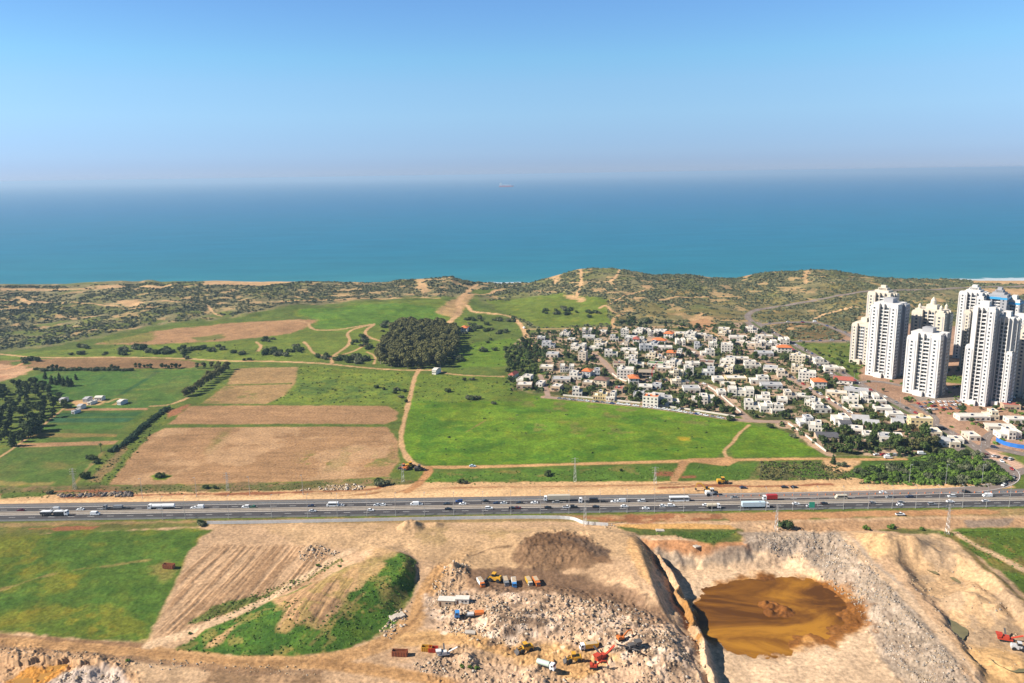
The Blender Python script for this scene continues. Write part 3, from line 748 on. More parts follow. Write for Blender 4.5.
def nodes_of(name):
    m = bpy.data.materials.new(name)
    m.use_nodes = True
    nt = m.node_tree
    b = nt.nodes['Principled BSDF']
    return m, nt, b


def paint(name, col, rough=0.6, var=0.12, scale=1.0, spec=0.3, metal=0.0, bump=0.0, detail=4.0):
    """surface with a little procedural variation"""
    if name in MATS:
        return MATS[name]
    m, nt, b = nodes_of(name)
    b.inputs['Roughness'].default_value = rough
    b.inputs['Specular IOR Level'].default_value = spec
    b.inputs['Metallic'].default_value = metal
    tc = nt.nodes.new('ShaderNodeNewGeometry')
    nz = nt.nodes.new('ShaderNodeTexNoise')
    nz.inputs['Scale'].default_value = scale
    nz.inputs['Detail'].default_value = detail
    nt.links.new(tc.outputs['Position'], nz.inputs['Vector'])
    rp = nt.nodes.new('ShaderNodeMapRange')
    rp.inputs['From Min'].default_value = 0.25
    rp.inputs['From Max'].default_value = 0.75
    rp.inputs['To Min'].default_value = 1 - var
    rp.inputs['To Max'].default_value = 1 + var
    nt.links.new(nz.outputs['Fac'], rp.inputs['Value'])
    mx = nt.nodes.new('ShaderNodeVectorMath')
    mx.operation = 'SCALE'
    mx.inputs[0].default_value = col
    nt.links.new(rp.outputs[0], mx.inputs['Scale'])
    nt.links.new(mx.outputs[0], b.inputs['Base Color'])
    if bump:
        bp = nt.nodes.new('ShaderNodeBump')
        bp.inputs['Strength'].default_value = bump
        bp.inputs['Distance'].default_value = 0.3
        nt.links.new(nz.outputs['Fac'], bp.inputs['Height'])
        nt.links.new(bp.outputs[0], b.inputs['Normal'])
    MATS[name] = m
    return m


def foliage_mat(name, c1, c2, scale=0.35, rough=0.75):
    if name in MATS:
        return MATS[name]
    m, nt, b = nodes_of(name)
    b.inputs['Roughness'].default_value = rough
    b.inputs['Specular IOR Level'].default_value = 0.15
    ge = nt.nodes.new('ShaderNodeNewGeometry')
    nz = nt.nodes.new('ShaderNodeTexNoise')
    nz.inputs['Scale'].default_value = scale
    nz.inputs['Detail'].default_value = 3
    nt.links.new(ge.outputs['Position'], nz.inputs['Vector'])
    ad = nt.nodes.new('ShaderNodeMath')
    ad.operation = 'MULTIPLY_ADD'
    ad.inputs[1].default_value = 0.55
    nt.links.new(ge.outputs['Random Per Island'], ad.inputs[0])
    nt.links.new(nz.outputs['Fac'], ad.inputs[2])
    rp = nt.nodes.new('ShaderNodeMapRange')
    rp.inputs['From Min'].default_value = 0.42
    rp.inputs['From Max'].default_value = 1.1
    nt.links.new(ad.outputs[0], rp.inputs['Value'])
    mx = nt.nodes.new('ShaderNodeMix')
    mx.data_type = 'RGBA'
    mx.inputs[6].default_value = (*c1, 1)
    mx.inputs[7].default_value = (*c2, 1)
    nt.links.new(rp.outputs[0], mx.inputs[0])
    nt.links.new(mx.outputs[2], b.inputs['Base Color'])
    MATS[name] = m
    return m


def ground_mat():
    m, nt, b = nodes_of('land_cover')
    b.inputs['Roughness'].default_value = 0.95
    b.inputs['Specular IOR Level'].default_value = 0.1
    at_ = nt.nodes.new('ShaderNodeAttribute')
    at_.attribute_name = 'cover'
    ga = nt.nodes.new('ShaderNodeAttribute')
    ga.attribute_name = 'growth'
    ge = nt.nodes.new('ShaderNodeNewGeometry')
    fine = nt.nodes.new('ShaderNodeTexNoise')
    fine.inputs['Scale'].default_value = 0.55
    fine.inputs['Detail'].default_value = 6
    fine.inputs['Roughness'].default_value = 0.68
    mid = nt.nodes.new('ShaderNodeTexNoise')
    mid.inputs['Scale'].default_value = 0.09
    mid.inputs['Detail'].default_value = 4
    mid.inputs['Roughness'].default_value = 0.6
    for n in (fine, mid):
        nt.links.new(ge.outputs['Position'], n.inputs['Vector'])
    r1 = nt.nodes.new('ShaderNodeMapRange')
    r1.inputs['From Min'].default_value = 0.3
    r1.inputs['From Max'].default_value = 0.7
    r1.inputs['To Min'].default_value = 0.58
    r1.inputs['To Max'].default_value = 1.42
    nt.links.new(fine.outputs['Fac'], r1.inputs['Value'])
    r2 = nt.nodes.new('ShaderNodeMapRange')
    r2.inputs['From Min'].default_value = 0.3
    r2.inputs['From Max'].default_value = 0.7
    r2.inputs['To Min'].default_value = 0.86
    r2.inputs['To Max'].default_value = 1.14
    nt.links.new(mid.outputs['Fac'], r2.inputs['Value'])
    mu = nt.nodes.new('ShaderNodeMath')
    mu.operation = 'MULTIPLY'
    nt.links.new(r1.outputs[0], mu.inputs[0])
    nt.links.new(r2.outputs[0], mu.inputs[1])
    sc_ = nt.nodes.new('ShaderNodeVectorMath')
    sc_.operation = 'SCALE'
    nt.links.new(at_.outputs['Color'], sc_.inputs[0])
    nt.links.new(mu.outputs[0], sc_.inputs['Scale'])
    # dry blades mixed into the green
    dry = nt.nodes.new('ShaderNodeMix')
    dry.data_type = 'RGBA'
    dry.blend_type = 'MULTIPLY'
    dry.inputs[7].default_value = (1.25, 0.98, 0.9, 1)
    g2 = nt.nodes.new('ShaderNodeMapRange')
    g2.inputs['From Min'].default_value = 0.5
    g2.inputs['From Max'].default_value = 0.68
    nt.links.new(mid.outputs['Fac'], g2.inputs['Value'])
    g3 = nt.nodes.new('ShaderNodeMath')
    g3.operation = 'MULTIPLY'
    nt.links.new(g2.outputs[0], g3.inputs[0])
    nt.links.new(ga.outputs['Fac'], g3.inputs[1])
    nt.links.new(g3.outputs[0], dry.inputs[0])
    nt.links.new(sc_.outputs[0], dry.inputs[6])
    nt.links.new(dry.outputs[2], b.inputs['Base Color'])
    bp = nt.nodes.new('ShaderNodeBump')
    bp.inputs['Strength'].default_value = 0.55
    bp.inputs['Distance'].default_value = 0.6
    nt.links.new(fine.outputs['Fac'], bp.inputs['Height'])
    nt.links.new(bp.outputs[0], b.inputs['Normal'])
    return m


def sea_mat():
    m, nt, b = nodes_of('sea_water')
    b.inputs['Roughness'].default_value = 0.42
    b.inputs['IOR'].default_value = 1.33
    b.inputs['Specular IOR Level'].default_value = 0.16
    ge = nt.nodes.new('ShaderNodeNewGeometry')
    sp = nt.nodes.new('ShaderNodeSeparateXYZ')
    nt.links.new(ge.outputs['Position'], sp.inputs[0])
    # distance out from the shoreline
    d = nt.nodes.new('ShaderNodeMath')
    d.operation = 'MULTIPLY_ADD'
    d.inputs[1].default_value = 0.047
    nt.links.new(sp.outputs['X'], d.inputs[0])
    nt.links.new(sp.outputs['Y'], d.inputs[2])
    mp = nt.nodes.new('ShaderNodeMapping')
    mp.inputs['Scale'].default_value = (0.35, 1.0, 1.0)
    nt.links.new(ge.outputs['Position'], mp.inputs['Vector'])
    big = nt.nodes.new('ShaderNodeTexNoise')
    big.inputs['Scale'].default_value = 0.0016
    big.inputs['Detail'].default_value = 5
    nt.links.new(mp.outputs[0], big.inputs['Vector'])
    wob = nt.nodes.new('ShaderNodeMath')
    wob.operation = 'MULTIPLY_ADD'
    wob.inputs[1].default_value = 700.0
    nt.links.new(big.outputs['Fac'], wob.inputs[0])
    nt.links.new(d.outputs[0], wob.inputs[2])
    cr = nt.nodes.new('ShaderNodeValToRGB')
    r = nt.nodes.new('ShaderNodeMapRange')
    r.inputs['From Min'].default_value = 1850
    r.inputs['From Max'].default_value = 6000
    nt.links.new(wob.outputs[0], r.inputs['Value'])
    nt.links.new(r.outputs[0], cr.inputs[0])
    e = cr.color_ramp.elements
    e[0].position = 0.0
    e[0].color = (0.036, 0.195, 0.215, 1)
    e[1].position = 1.0
    e[1].color = (0.004, 0.120, 0.245, 1)
    k = e.new(0.06)
    k.color = (0.014, 0.152, 0.205, 1)
    k = e.new(0.25)
    k.color = (0.005, 0.140, 0.225, 1)
    # surf along the beach
    fo = nt.nodes.new('ShaderNodeTexNoise')
    fo.inputs['Scale'].default_value = 0.03
    fo.inputs['Detail'].default_value = 4
    nt.links.new(ge.outputs['Position'], fo.inputs['Vector'])
    f2 = nt.nodes.new('ShaderNodeMath')
    f2.operation = 'MULTIPLY_ADD'
    f2.inputs[1].default_value = 60.0
    nt.links.new(fo.outputs['Fac'], f2.inputs[0])
    nt.links.new(d.outputs[0], f2.inputs[2])
    f3 = nt.nodes.new('ShaderNodeMapRange')
    f3.inputs['From Min'].default_value = 1606
    f3.inputs['From Max'].default_value = 1596
    nt.links.new(f2.outputs[0], f3.inputs['Value'])
    # smoother slicks out at sea
    mx = nt.nodes.new('ShaderNodeMix')
    mx.data_type = 'RGBA'
    mx.inputs[7].default_value = (0.46, 0.50, 0.50, 1)
    nt.links.new(f3.outputs[0], mx.inputs[0])
    nt.links.new(cr.outputs[0], mx.inputs[6])
    va = nt.nodes.new('ShaderNodeTexNoise')
    va.inputs['Scale'].default_value = 0.012
    va.inputs['Detail'].default_value = 6
    va.inputs['Roughness'].default_value = 0.65
    nt.links.new(mp.outputs[0], va.inputs['Vector'])
    vr = nt.nodes.new('ShaderNodeMapRange')
    vr.inputs['From Min'].default_value = 0.3
    vr.inputs['From Max'].default_value = 0.7
    vr.inputs['To Min'].default_value = 0.86
    vr.inputs['To Max'].default_value = 1.14
    nt.links.new(va.outputs['Fac'], vr.inputs['Value'])
    s = nt.nodes.new('ShaderNodeVectorMath')
    s.operation = 'SCALE'
    nt.links.new(mx.outputs[2], s.inputs[0])
    nt.links.new(vr.outputs[0], s.inputs['Scale'])
    nt.links.new(s.outputs[0], b.inputs['Base Color'])
    bp = nt.nodes.new('ShaderNodeBump')
    bp.inputs['Strength'].default_value = 0.4
    bp.inputs['Distance'].default_value = 2.0
    w = nt.nodes.new('ShaderNodeTexNoise')
    w.inputs['Scale'].default_value = 0.12
    w.inputs['Detail'].default_value = 5
    nt.links.new(ge.outputs['Position'], w.inputs['Vector'])
    nt.links.new(w.outputs['Fac'], bp.inputs['Height'])
    nt.links.new(bp.outputs[0], b.inputs['Normal'])
    return m
# ------------------------------------------------------------------ mesh helpers
def mesh_from(name, V, Fc, mats, parent=None, mi=None, smooth_=False, link=True):
    me = bpy.data.meshes.new(name)
    me.from_pydata([tuple(v) for v in V], [], [tuple(f) for f in Fc])
    for m in (mats if isinstance(mats, (list, tuple)) else [mats]):
        me.materials.append(m)
    if mi is not None:
        me.polygons.foreach_set('material_index', mi)
    if smooth_:
        me.polygons.foreach_set('use_smooth', [True] * len(me.polygons))
    me.update()
    o = bpy.data.objects.new(name, me)
    if link:
        COL.objects.link(o)
    if parent is not None:
        o.parent = parent
    return o


def grid_mesh(name, X, Y, Z, mat):
    nr, nc = X.shape
    me = bpy.data.meshes.new(name)
    nv = nr * nc
    me.vertices.add(nv)
    co = np.stack([X, Y, Z], -1).reshape(-1).astype(np.float32)
    me.vertices.foreach_set('co', co)
    idx = np.arange(nv, dtype=np.int32).reshape(nr, nc)
    q = np.stack([idx[:-1, :-1], idx[:-1, 1:], idx[1:, 1:], idx[1:, :-1]], -1).reshape(-1)
    nf = (nr - 1) * (nc - 1)
    me.loops.add(nf * 4)
    me.loops.foreach_set('vertex_index', q)
    me.polygons.add(nf)
    me.polygons.foreach_set('loop_start', np.arange(0, nf * 4, 4, dtype=np.int32))
    me.polygons.foreach_set('use_smooth', np.ones(nf, bool))
    me.update(calc_edges=True)
    me.materials.append(mat)
    o = bpy.data.objects.new(name, me)
    COL.objects.link(o)
    return o


ground = grid_mesh('ground', XX, YY, ZZ, ground_mat())
ground['kind'] = 'structure'
_a = ground.data.attributes.new('cover', 'FLOAT_COLOR', 'POINT')
_rgba = np.ones((NR * NC, 4), np.float32)
_rgba[:, :3] = np.clip(CC.reshape(-1, 3), 0.005, 0.8)
_a.data.foreach_set('color', _rgba.reshape(-1))
_g = ground.data.attributes.new('growth', 'FLOAT', 'POINT')
_g.data.foreach_set('value', GR.reshape(-1).astype(np.float32))

FAR = 60000.0
sea = mesh_from('sea', [(-FAR, 1440, SEA_Z), (FAR, 1440, SEA_Z), (FAR, FAR, SEA_Z), (-FAR, FAR, SEA_Z)], [(0, 1, 2, 3)], sea_mat())
sea['kind'] = 'structure'

# ------------------------------------------------------------------ haze over the sea and the plain
HAZE_D = 6.8e-5
hm = bpy.data.materials.new('sea_haze')
hm.use_nodes = True
hm.node_tree.nodes.clear()
ho = hm.node_tree.nodes.new('ShaderNodeOutputMaterial')
hv = hm.node_tree.nodes.new('ShaderNodeVolumePrincipled')
hv.inputs['Color'].default_value = (0.50, 0.70, 0.92, 1)
hv.inputs['Density'].default_value = HAZE_D
hv.inputs['Anisotropy'].default_value = 0.15
hm.node_tree.links.new(hv.outputs[0], ho.inputs['Volume'])
e = FAR + 300
hz = [(-e, -600, -30), (e, -600, -30), (e, e, -30), (-e, e, -30), (-e, -600, 212), (e, -600, 212), (e, e, 212), (-e, e, 212)]
haze = mesh_from('haze', hz, [(3, 2, 1, 0), (4, 5, 6, 7), (0, 1, 5, 4), (1, 2, 6, 5), (2, 3, 7, 6), (3, 0, 4, 7)], hm)
haze['kind'] = 'stuff'
#ENDGROUND
# ------------------------------------------------------------------ scene-tree helpers
def tag(o, label=None, cat=None, group=None, kind=None):
    if label:
        o['label'] = label
    if cat:
        o['category'] = cat
    if group:
        o['group'] = group
    if kind:
        o['kind'] = kind
    return o


def thing(name, label, cat, loc=(0, 0, 0), rz=0.0, group=None, scale=None):
    o = bpy.data.objects.new(name, None)
    COL.objects.link(o)
    o.empty_display_size = 0.5
    o.location = loc
    o.rotation_euler = (0, 0, rz)
    if scale:
        o.scale = scale if isinstance(scale, (tuple, list)) else (scale,) * 3
    return tag(o, label, cat, group)


def copy_tree(o, kids, parent=None):
    c = o.copy()
    COL.objects.link(c)
    if parent is not None:
        c.parent = parent
    for k in kids.get(o.as_pointer(), ()):
        copy_tree(k, kids, c)
    return c


def kids_of(o, d=None):
    d = {} if d is None else d
    d[o.as_pointer()] = list(o.children)
    for k in d[o.as_pointer()]:
        kids_of(k, d)
    return d


class MB:
    """collects boxes, prisms, tubes ... and links them as one mesh"""

    def __init__(self):
        self.V, self.F, self.M = [], [], []

    def add(self, V, F_, m=0):
        b = len(self.V)
        self.V += [tuple(v) for v in V]
        self.F += [tuple(i + b for i in f) for f in F_]
        self.M += [m] * len(F_)
        return self

    def box(self, x0, x1, y0, y1, z0, z1, m=0, rz=0.0, c=(0, 0)):
        V = [(x0, y0, z0), (x1, y0, z0), (x1, y1, z0), (x0, y1, z0), (x0, y0, z1), (x1, y0, z1), (x1, y1, z1), (x0, y1, z1)]
        if rz:
            k, s = math.cos(rz), math.sin(rz)
            V = [(c[0] + (x - c[0]) * k - (y - c[1]) * s, c[1] + (x - c[0]) * s + (y - c[1]) * k, z) for x, y, z in V]
        return self.add(V, [(3, 2, 1, 0), (4, 5, 6, 7), (0, 1, 5, 4), (1, 2, 6, 5), (2, 3, 7, 6), (3, 0, 4, 7)], m)

    def prism(self, poly, z0, z1, m=0):
        n = len(poly)
        a = sum(poly[i][0] * poly[(i + 1) % n][1] - poly[(i + 1) % n][0] * poly[i][1] for i in range(n))
        if a < 0:
            poly = poly[::-1]
        V = [(x, y, z0) for x, y in poly] + [(x, y, z1) for x, y in poly]
        F_ = [tuple(range(n - 1, -1, -1)), tuple(range(n, 2 * n))] + [(i, (i + 1) % n, n + (i + 1) % n, n + i) for i in range(n)]
        return self.add(V, F_, m)

    def profile(self, prof, y0, y1, m=0):
        """outline in x,z pushed along y"""
        n = len(prof)
        a = sum(prof[i][0] * prof[(i + 1) % n][1] - prof[(i + 1) % n][0] * prof[i][1] for i in range(n))
        if a < 0:
            prof = prof[::-1]
        V = [(x, y0, z) for x, z in prof] + [(x, y1, z) for x, z in prof]
        F_ = [tuple(range(n)), tuple(range(2 * n - 1, n - 1, -1))] + [(i, n + i, n + (i + 1) % n, (i + 1) % n) for i in range(n)]
        return self.add(V, F_, m)

    def tube(self, a, b, r0, r1=None, n=8, m=0, caps=True):
        r1 = r0 if r1 is None else r1
        a, b = Vector(a), Vector(b)
        q = (b - a).to_track_quat('Z', 'Y')
        V = []
        for p, r in ((a, r0), (b, r1)):
            for i in range(n):
                t = 2 * math.pi * i / n
                V.append(p + q @ Vector((math.cos(t) * r, math.sin(t) * r, 0)))
        F_ = [(i, (i + 1) % n, n + (i + 1) % n, n + i) for i in range(n)]
        if caps:
            F_ += [tuple(range(n - 1, -1, -1)), tuple(range(n, 2 * n))]
        return self.add(V, F_, m)

    def build(self, name, mats, parent=None, smooth_=False):
        return mesh_from(name, self.V, self.F, mats, parent, self.M, smooth_)


def rounded(p, k=2):
    p = np.array(p, float)
    for _ in range(k):
        q = [p[0]]
        for i in range(len(p) - 1):
            q += [p[i] * .75 + p[i + 1] * .25, p[i] * .25 + p[i + 1] * .75]
        p = np.array(q + [p[-1]])
    return p


def resample(p, step):
    d = np.r_[0, np.cumsum(np.hypot(*np.diff(p, axis=0).T))]
    n = max(int(d[-1] / step), 1)
    t = np.linspace(0, d[-1], n + 1)
    return np.stack([np.interp(t, d, p[:, 0]), np.interp(t, d, p[:, 1])], 1)


def normals(p):
    t = np.gradient(p, axis=0)
    t /= np.linalg.norm(t, axis=1)[:, None] + 1e-9
    return np.stack([-t[:, 1], t[:, 0]], 1)


def ribbon(name, p, o0, o1, lift, mat, step=5.0, parent=None):
    """sheet following the ground between offsets o0..o1 left of the line p"""
    p = resample(p, step)
    n = normals(p)
    k = max(int(abs(o1 - o0) / 4), 1)
    offs = np.linspace(o0, o1, k + 1)
    V, F_ = [], []
    for i in range(len(p)):
        for o in offs:
            x, y = p[i] + n[i] * o
            V.append((x, y, ground_at(x, y) + lift))
    w = k + 1
    for i in range(len(p) - 1):
        for j in range(k):
            a = i * w + j
            f = (a, a + w, a + w + 1, a + 1) if o1 < o0 else (a, a + 1, a + w + 1, a + w)
            F_.append(f[::-1])
    return mesh_from(name, V, F_, mat, parent)


def bars(name, p, off, w, lift, mat, dash=None, gap=0, parent=None, step=4.0):
    """painted line, or dashes, along a road"""
    p = resample(p, 2.0 if dash else step)
    n = normals(p)
    V, F_ = [], []
    per = 2.0
    i = 0
    while i < len(p) - 1:
        j = min(i + (max(int(dash / per), 1) if dash else 1), len(p) - 1)
        b = len(V)
        for k in (i, j):
            for s in (-w / 2, w / 2):
                x, y = p[k] + n[k] * (off + s)
                V.append((x, y, ground_at(x, y) + lift))
        F_.append((b, b + 2, b + 3, b + 1)[::-1])
        i = j + (int(gap / per) if dash else 0)
    return mesh_from(name, V, F_, mat, parent)


def wall_along(mb, p, off, w, h, step=4.0, lift=0.0, m=0, breaks=None):
    p = resample(np.array(p, float), step)
    n = normals(p)
    V, F_ = [], []
    for i in range(len(p)):
        zz = ground_at(*(p[i] + n[i] * off)) + lift
        for s, z in ((-w / 2, -0.3), (w / 2, -0.3), (w / 2, h), (-w / 2, h)):
            x, y = p[i] + n[i] * (off + s)
            V.append((x, y, zz + z))
    for i in range(len(p) - 1):
        a, b = i * 4, i * 4 + 4
        for k in range(4):
            F_.append((a + k, b + k, b + (k + 1) % 4, a + (k + 1) % 4)[::-1])
    F_ += [(0, 1, 2, 3), tuple(len(V) - 4 + k for k in (3, 2, 1, 0))]
    mb.add(V, F_, m)
    return mb


# ------------------------------------------------------------------ highway and roads
ASPH_DK = paint('asphalt_lane', (0.066, 0.060, 0.060), .85, .16, 0.15, .2)
ASPH_LT = paint('asphalt_shoulder', (0.150, 0.130, 0.115), .9, .16, 0.15, .2)
ASPH_ST = paint('asphalt_street', (0.215, 0.168, 0.140), .9, .16, 0.12, .2)
CONC = paint('concrete_pale', (0.50, 0.43, 0.35), .85, .12, 0.3)
LINE = paint('road_line_white', (0.75, 0.73, 0.70), .7, .1, 1.0)
DUSTY = paint('median_dust', (0.40, 0.32, 0.24), .95, .2, 0.3)
HY = np.array([(-1400, 458.5), (1400, 458.5)], float)


def road(o):
    o['kind'] = 'structure'
    return o


hw = road(ribbon('highway', HY, -10.9, 16.0, 0.05, ASPH_LT, 20))
for a, b in ((-9.0, -1.6), (2.2, 9.8)):
    lane = road(ribbon('highway_carriageway', HY, a, b, 0.058, ASPH_DK, 20))
road(ribbon('highway_median', HY, -1.6, 2.2, 0.062, DUSTY, 20))
for off in (-8.8, -1.9, 2.5, 9.5):
    road(bars('road_edge_line', HY, off, 0.28, 0.068, LINE, step=20))
for off in (-5.3, 6.0):
    road(bars('road_lane_line', HY, off, 0.22, 0.068, LINE, 4, 8))
for off, lab in ((-0.9, 'pale concrete median barrier beside the near carriageway'), (1.5, 'pale concrete median barrier beside the far carriageway')):
    o = wall_along(MB(), HY, off, 0.45, 0.85, 30).build('median_barrier', CONC)
    tag(o, lab, 'barrier')
GALV = paint('galvanised_steel', (0.52, 0.52, 0.51), .45, .08, 2.0, .5, .6)


def guard_rail(p, off, label):
    t = thing('guard_rail', label, 'guard rail')
    wall_along(MB(), p, off, 0.12, 0.78, 12, 0.0).build('rail_beam', GALV, t)
    q = resample(np.array(p), 12)
    n = normals(q)
    m = MB()
    for i in range(len(q)):
        x, y = q[i] + n[i] * (off - .18)
        z = ground_at(x, y)
        m.box(x - .08, x + .08, y - .06, y + .06, z - .2, z + .74)
    tag(m.build('post', GALV, t), kind='stuff')
    return t


guard_rail(HY, -10.2, 'steel guard rail along the near shoulder of the highway')
guard_rail(HY, 10.8, 'steel guard rail along the far shoulder of the highway')

RAMP = rounded(G([(690, 497.6), (740, 496.4), (850, 494.2), (930, 491.8), (978, 489.4), (1002, 485), (1013, 478.5), (1012, 471), (1003, 465), (990, 461), (977, 457)]), 3)
road(ribbon('slip_road', RAMP, -4.6, 4.6, 0.16, ASPH_ST, 6))
for off in (-4.1, 4.1):
    road(bars('road_edge_line', RAMP, off, .25, .19, LINE, step=6))
AVE = rounded(G([(752, 322), (760, 328), (790, 345), (822, 363), (852, 384.5), (890, 403.5), (930, 426), (962, 444), (980, 457)]), 3)
for a, b in ((-10.5, -2.2), (2.2, 10.5)):
    road(ribbon('avenue', AVE, a, b, 0.2, ASPH_ST, 6))
    road(bars('road_lane_line', AVE, (a + b) / 2, .2, .24, LINE, 4, 6))
MED = paint('median_planting', (0.10, 0.115, 0.035), .95, .4, .25)
road(ribbon('avenue_median', AVE, -2.0, 2.0, 0.32, MED, 6))
ROADS_W = [(AVE, 11)]
for pts, w in [([(752, 322), (747.5, 318), (748, 314), (754, 311), (764, 308.5), (780, 306), (800, 302.5), (822, 299), (840, 295.2), (857, 292.5), (900, 290), (960, 287.5), (1030, 286)], 9),
               ([(757, 325.5), (770, 323.5), (800, 322), (816, 322.4), (830, 326.5), (846, 333.5), (862, 342), (880, 352)], 8),
               ([(784, 342), (800, 341.6), (822, 341), (850, 341)], 7),
               ([(852, 384.5), (868, 381), (884, 382), (902, 386)], 7),
               ([(930, 426), (938, 420), (925, 410), (912, 404)], 6),
               ([(980, 457), (974, 449), (985, 445.5), (1003, 450), (1040, 458), (1100, 468)], 9),
               ([(1013, 474), (1026, 470), (1050, 466), (1100, 470)], 8),
               ([(985, 445.5), (986, 436), (1000, 430), (1040, 428)], 6)]:
    p = rounded(G(pts), 2)
    ROADS_W.append((p, w / 2 + 1))
    road(ribbon('street', p, -w / 2, w / 2, 0.17, ASPH_ST, 6))
    road(bars('road_lane_line', p, 0, .2, .2, LINE, 3, 5))
LANES = []
PAVER = paint('lane_paving', (0.33, 0.225, 0.165), .9, .15, .2)
for pts, w in [([(545, 397), (590, 401), (640, 406), (690, 412.5), (735, 420), (760, 421.5), (786, 422)], 6.5),
               ([(592, 353), (604, 361), (614, 376), (628, 381.5), (660, 381), (690, 382), (706, 385), (718, 393), (729, 403), (739, 411), (748, 419)], 5.5),
               ([(724, 338), (745, 346), (762, 358), (775, 368), (790, 377), (803, 386), (819, 395), (834, 404), (848, 413), (860, 420)], 5.5),
               ([(650, 337), (690, 347), (700, 356), (712, 372)], 5), ([(540, 375), (545, 385), (548, 396)], 4.5)]:
    p = rounded(G(pts), 2)
    LANES.append((p, w / 2 + 0.5))
    road(ribbon('village_lane', p, -w / 2, w / 2, 0.17, PAVER, 6))
ROADS_W += LANES
# kerbs / garden walls along the lanes
WHITEW = paint('white_wall_render', (0.62, 0.56, 0.47), .8, .12, .4)
for pts, lab in [([(708, 386.5), (719, 394), (730, 404), (741, 413)], 'long white garden wall beside the pink lane descending to the green field'),
                 ([(788, 424), (803, 434), (818, 446), (826, 452)], 'white boundary wall between the small green field and the last village gardens'),
                 ([(612, 374), (620, 380), (632, 383)], 'white garden wall curving at the bend of the village lane'),
                 ([(563, 395.8), (600, 399.2), (640, 403.6)], 'low pale wall along the field edge street below the western houses'),
                 ([(655, 405.5), (690, 410), (735, 417)], 'low pale wall along the field edge street below the middle houses'),
                 ([(826, 397.5), (840, 406), (853, 414)], 'white wall beside the lower end of the diagonal village lane')]:
    tag(wall_along(MB(), rounded(G(pts), 1), 0, 0.4, 1.4, 6).build('garden_wall', WHITEW), lab, 'wall')
# white construction hoarding along the landfill edge
hp = rounded(G([(207, 524.2), (256, 523.6), (330, 522.2), (420, 520.2), (512, 518.6), (557, 518.6), (572, 519.6), (578, 521.8), (584, 524.6), (608, 526)]), 1)
ht = thing('construction_hoarding', 'long white sheet metal hoarding between the highway and the landfill', 'hoarding')
HOARD = paint('hoarding_sheet', (0.66, 0.67, 0.66), .5, .14, .5)
wall_along(MB(), hp, 0, 0.08, 2.0, 3).build('sheet_panel', HOARD, ht)
m = MB()
for q in resample(hp, 3.0):
    z = ground_at(*q)
    m.box(q[0] - .07, q[0] + .07, q[1] + .06, q[1] + .2, z - .3, z + 2.05)
tag(m.build('post', GALV, ht), kind='stuff')
# orange and white delineators on the closed lane
CONE_O = paint('cone_orange', (0.75, 0.20, 0.05), .6, .05)
c0 = None
for k in range(62):
    x = 128 + k * 5.2
    if c0 is None:
        mb = MB()
        mb.box(-.32, .32, -.32, .32, 0, .08)
        mb.tube((0, 0, .08), (0, 0, 1.05), .24, .10, 8)
        c0 = mb.build('traffic_cone', CONE_O)
        o = c0
    else:
        o = c0.copy()
        COL.objects.link(o)
    o.location = (x, 468.9 + (k % 3) * .1, 0.07)
    tag(o, 'orange lane closing cone on the far side of the highway', 'traffic cone', 'orange cones along the closed far lane')


# ------------------------------------------------------------------ street lamps and masts
def street_lamp():
    t = thing('street_lamp', 'x', 'street lamp')
    MB().tube((0, 0, 0), (0, 0, 13.5), .17, .09, 8).tube((0, 0, 0), (0, 0, .9), .26, .26, 8).build('pole', GALV, t)
    MB().tube((0, 0, 13.4), (0, 1.9, 13.9), .07, .05, 6).build('lamp_arm', GALV, t)
    MB().box(-.22, .22, 1.7, 2.7, 13.82, 14.0).build('lamp_head', GALV, t)
    return t


lamp0 = street_lamp()
lk = kids_of(lamp0)
near_px = [30, 75, 121, 160, 182.7, 226.6, 270, 306.4, 336, 366, 394.8, 424, 453.5, 483, 511, 540.6, 569.5, 600.7, 628, 655.7, 685, 713.5, 742, 768, 795, 820, 846, 871, 895, 918.8, 942, 966, 990, 1013]
first = True
for px in near_px:
    if px < 150:
        continue
    o = lamp0 if first else copy_tree(lamp0, lk)
    first = False
    x, y = at(px, 517 - (px - 512) * 0.0148)
    o.location = (x, 447.2, 0)
    o.rotation_euler = (0, 0, 0)
    tag(o, 'tall grey street lamp on the near shoulder of the highway', 'street lamp', 'street lamps along the near shoulder')
for px, py in [(142.4, 498), (196.7, 497), (250, 496), (303, 494.5)]:
    o = copy_tree(lamp0, lk)
    o.location = spot(px, py)
    o.rotation_euler = (0, 0, math.pi)
    tag(o, 'grey street lamp on the pale sand strip beyond the highway', 'street lamp', 'street lamps on the sand strip')
for px, py in [(909, 484), (945.5, 484), (981.7, 484)]:
    o = copy_tree(lamp0, lk)
    o.location = spot(px, py)
    o.rotation_euler = (0, 0, math.pi)
    tag(o, 'grey street lamp between the thicket and the slip road', 'street lamp', 'street lamps below the thicket')
for i in range(14):
    q = resample(AVE, 38)
    if i + 1 >= len(q):
        break
    o = copy_tree(lamp0, lk)
    o.location = (q[i + 1][0], q[i + 1][1], ground_at(*q[i + 1]) + .2)
    o.scale = (.75,) * 3
    o.rotation_euler = (0, 0, R0(150))
    tag(o, 'thin street lamp on the planted median of the diagonal avenue', 'street lamp', 'street lamps on the avenue median')


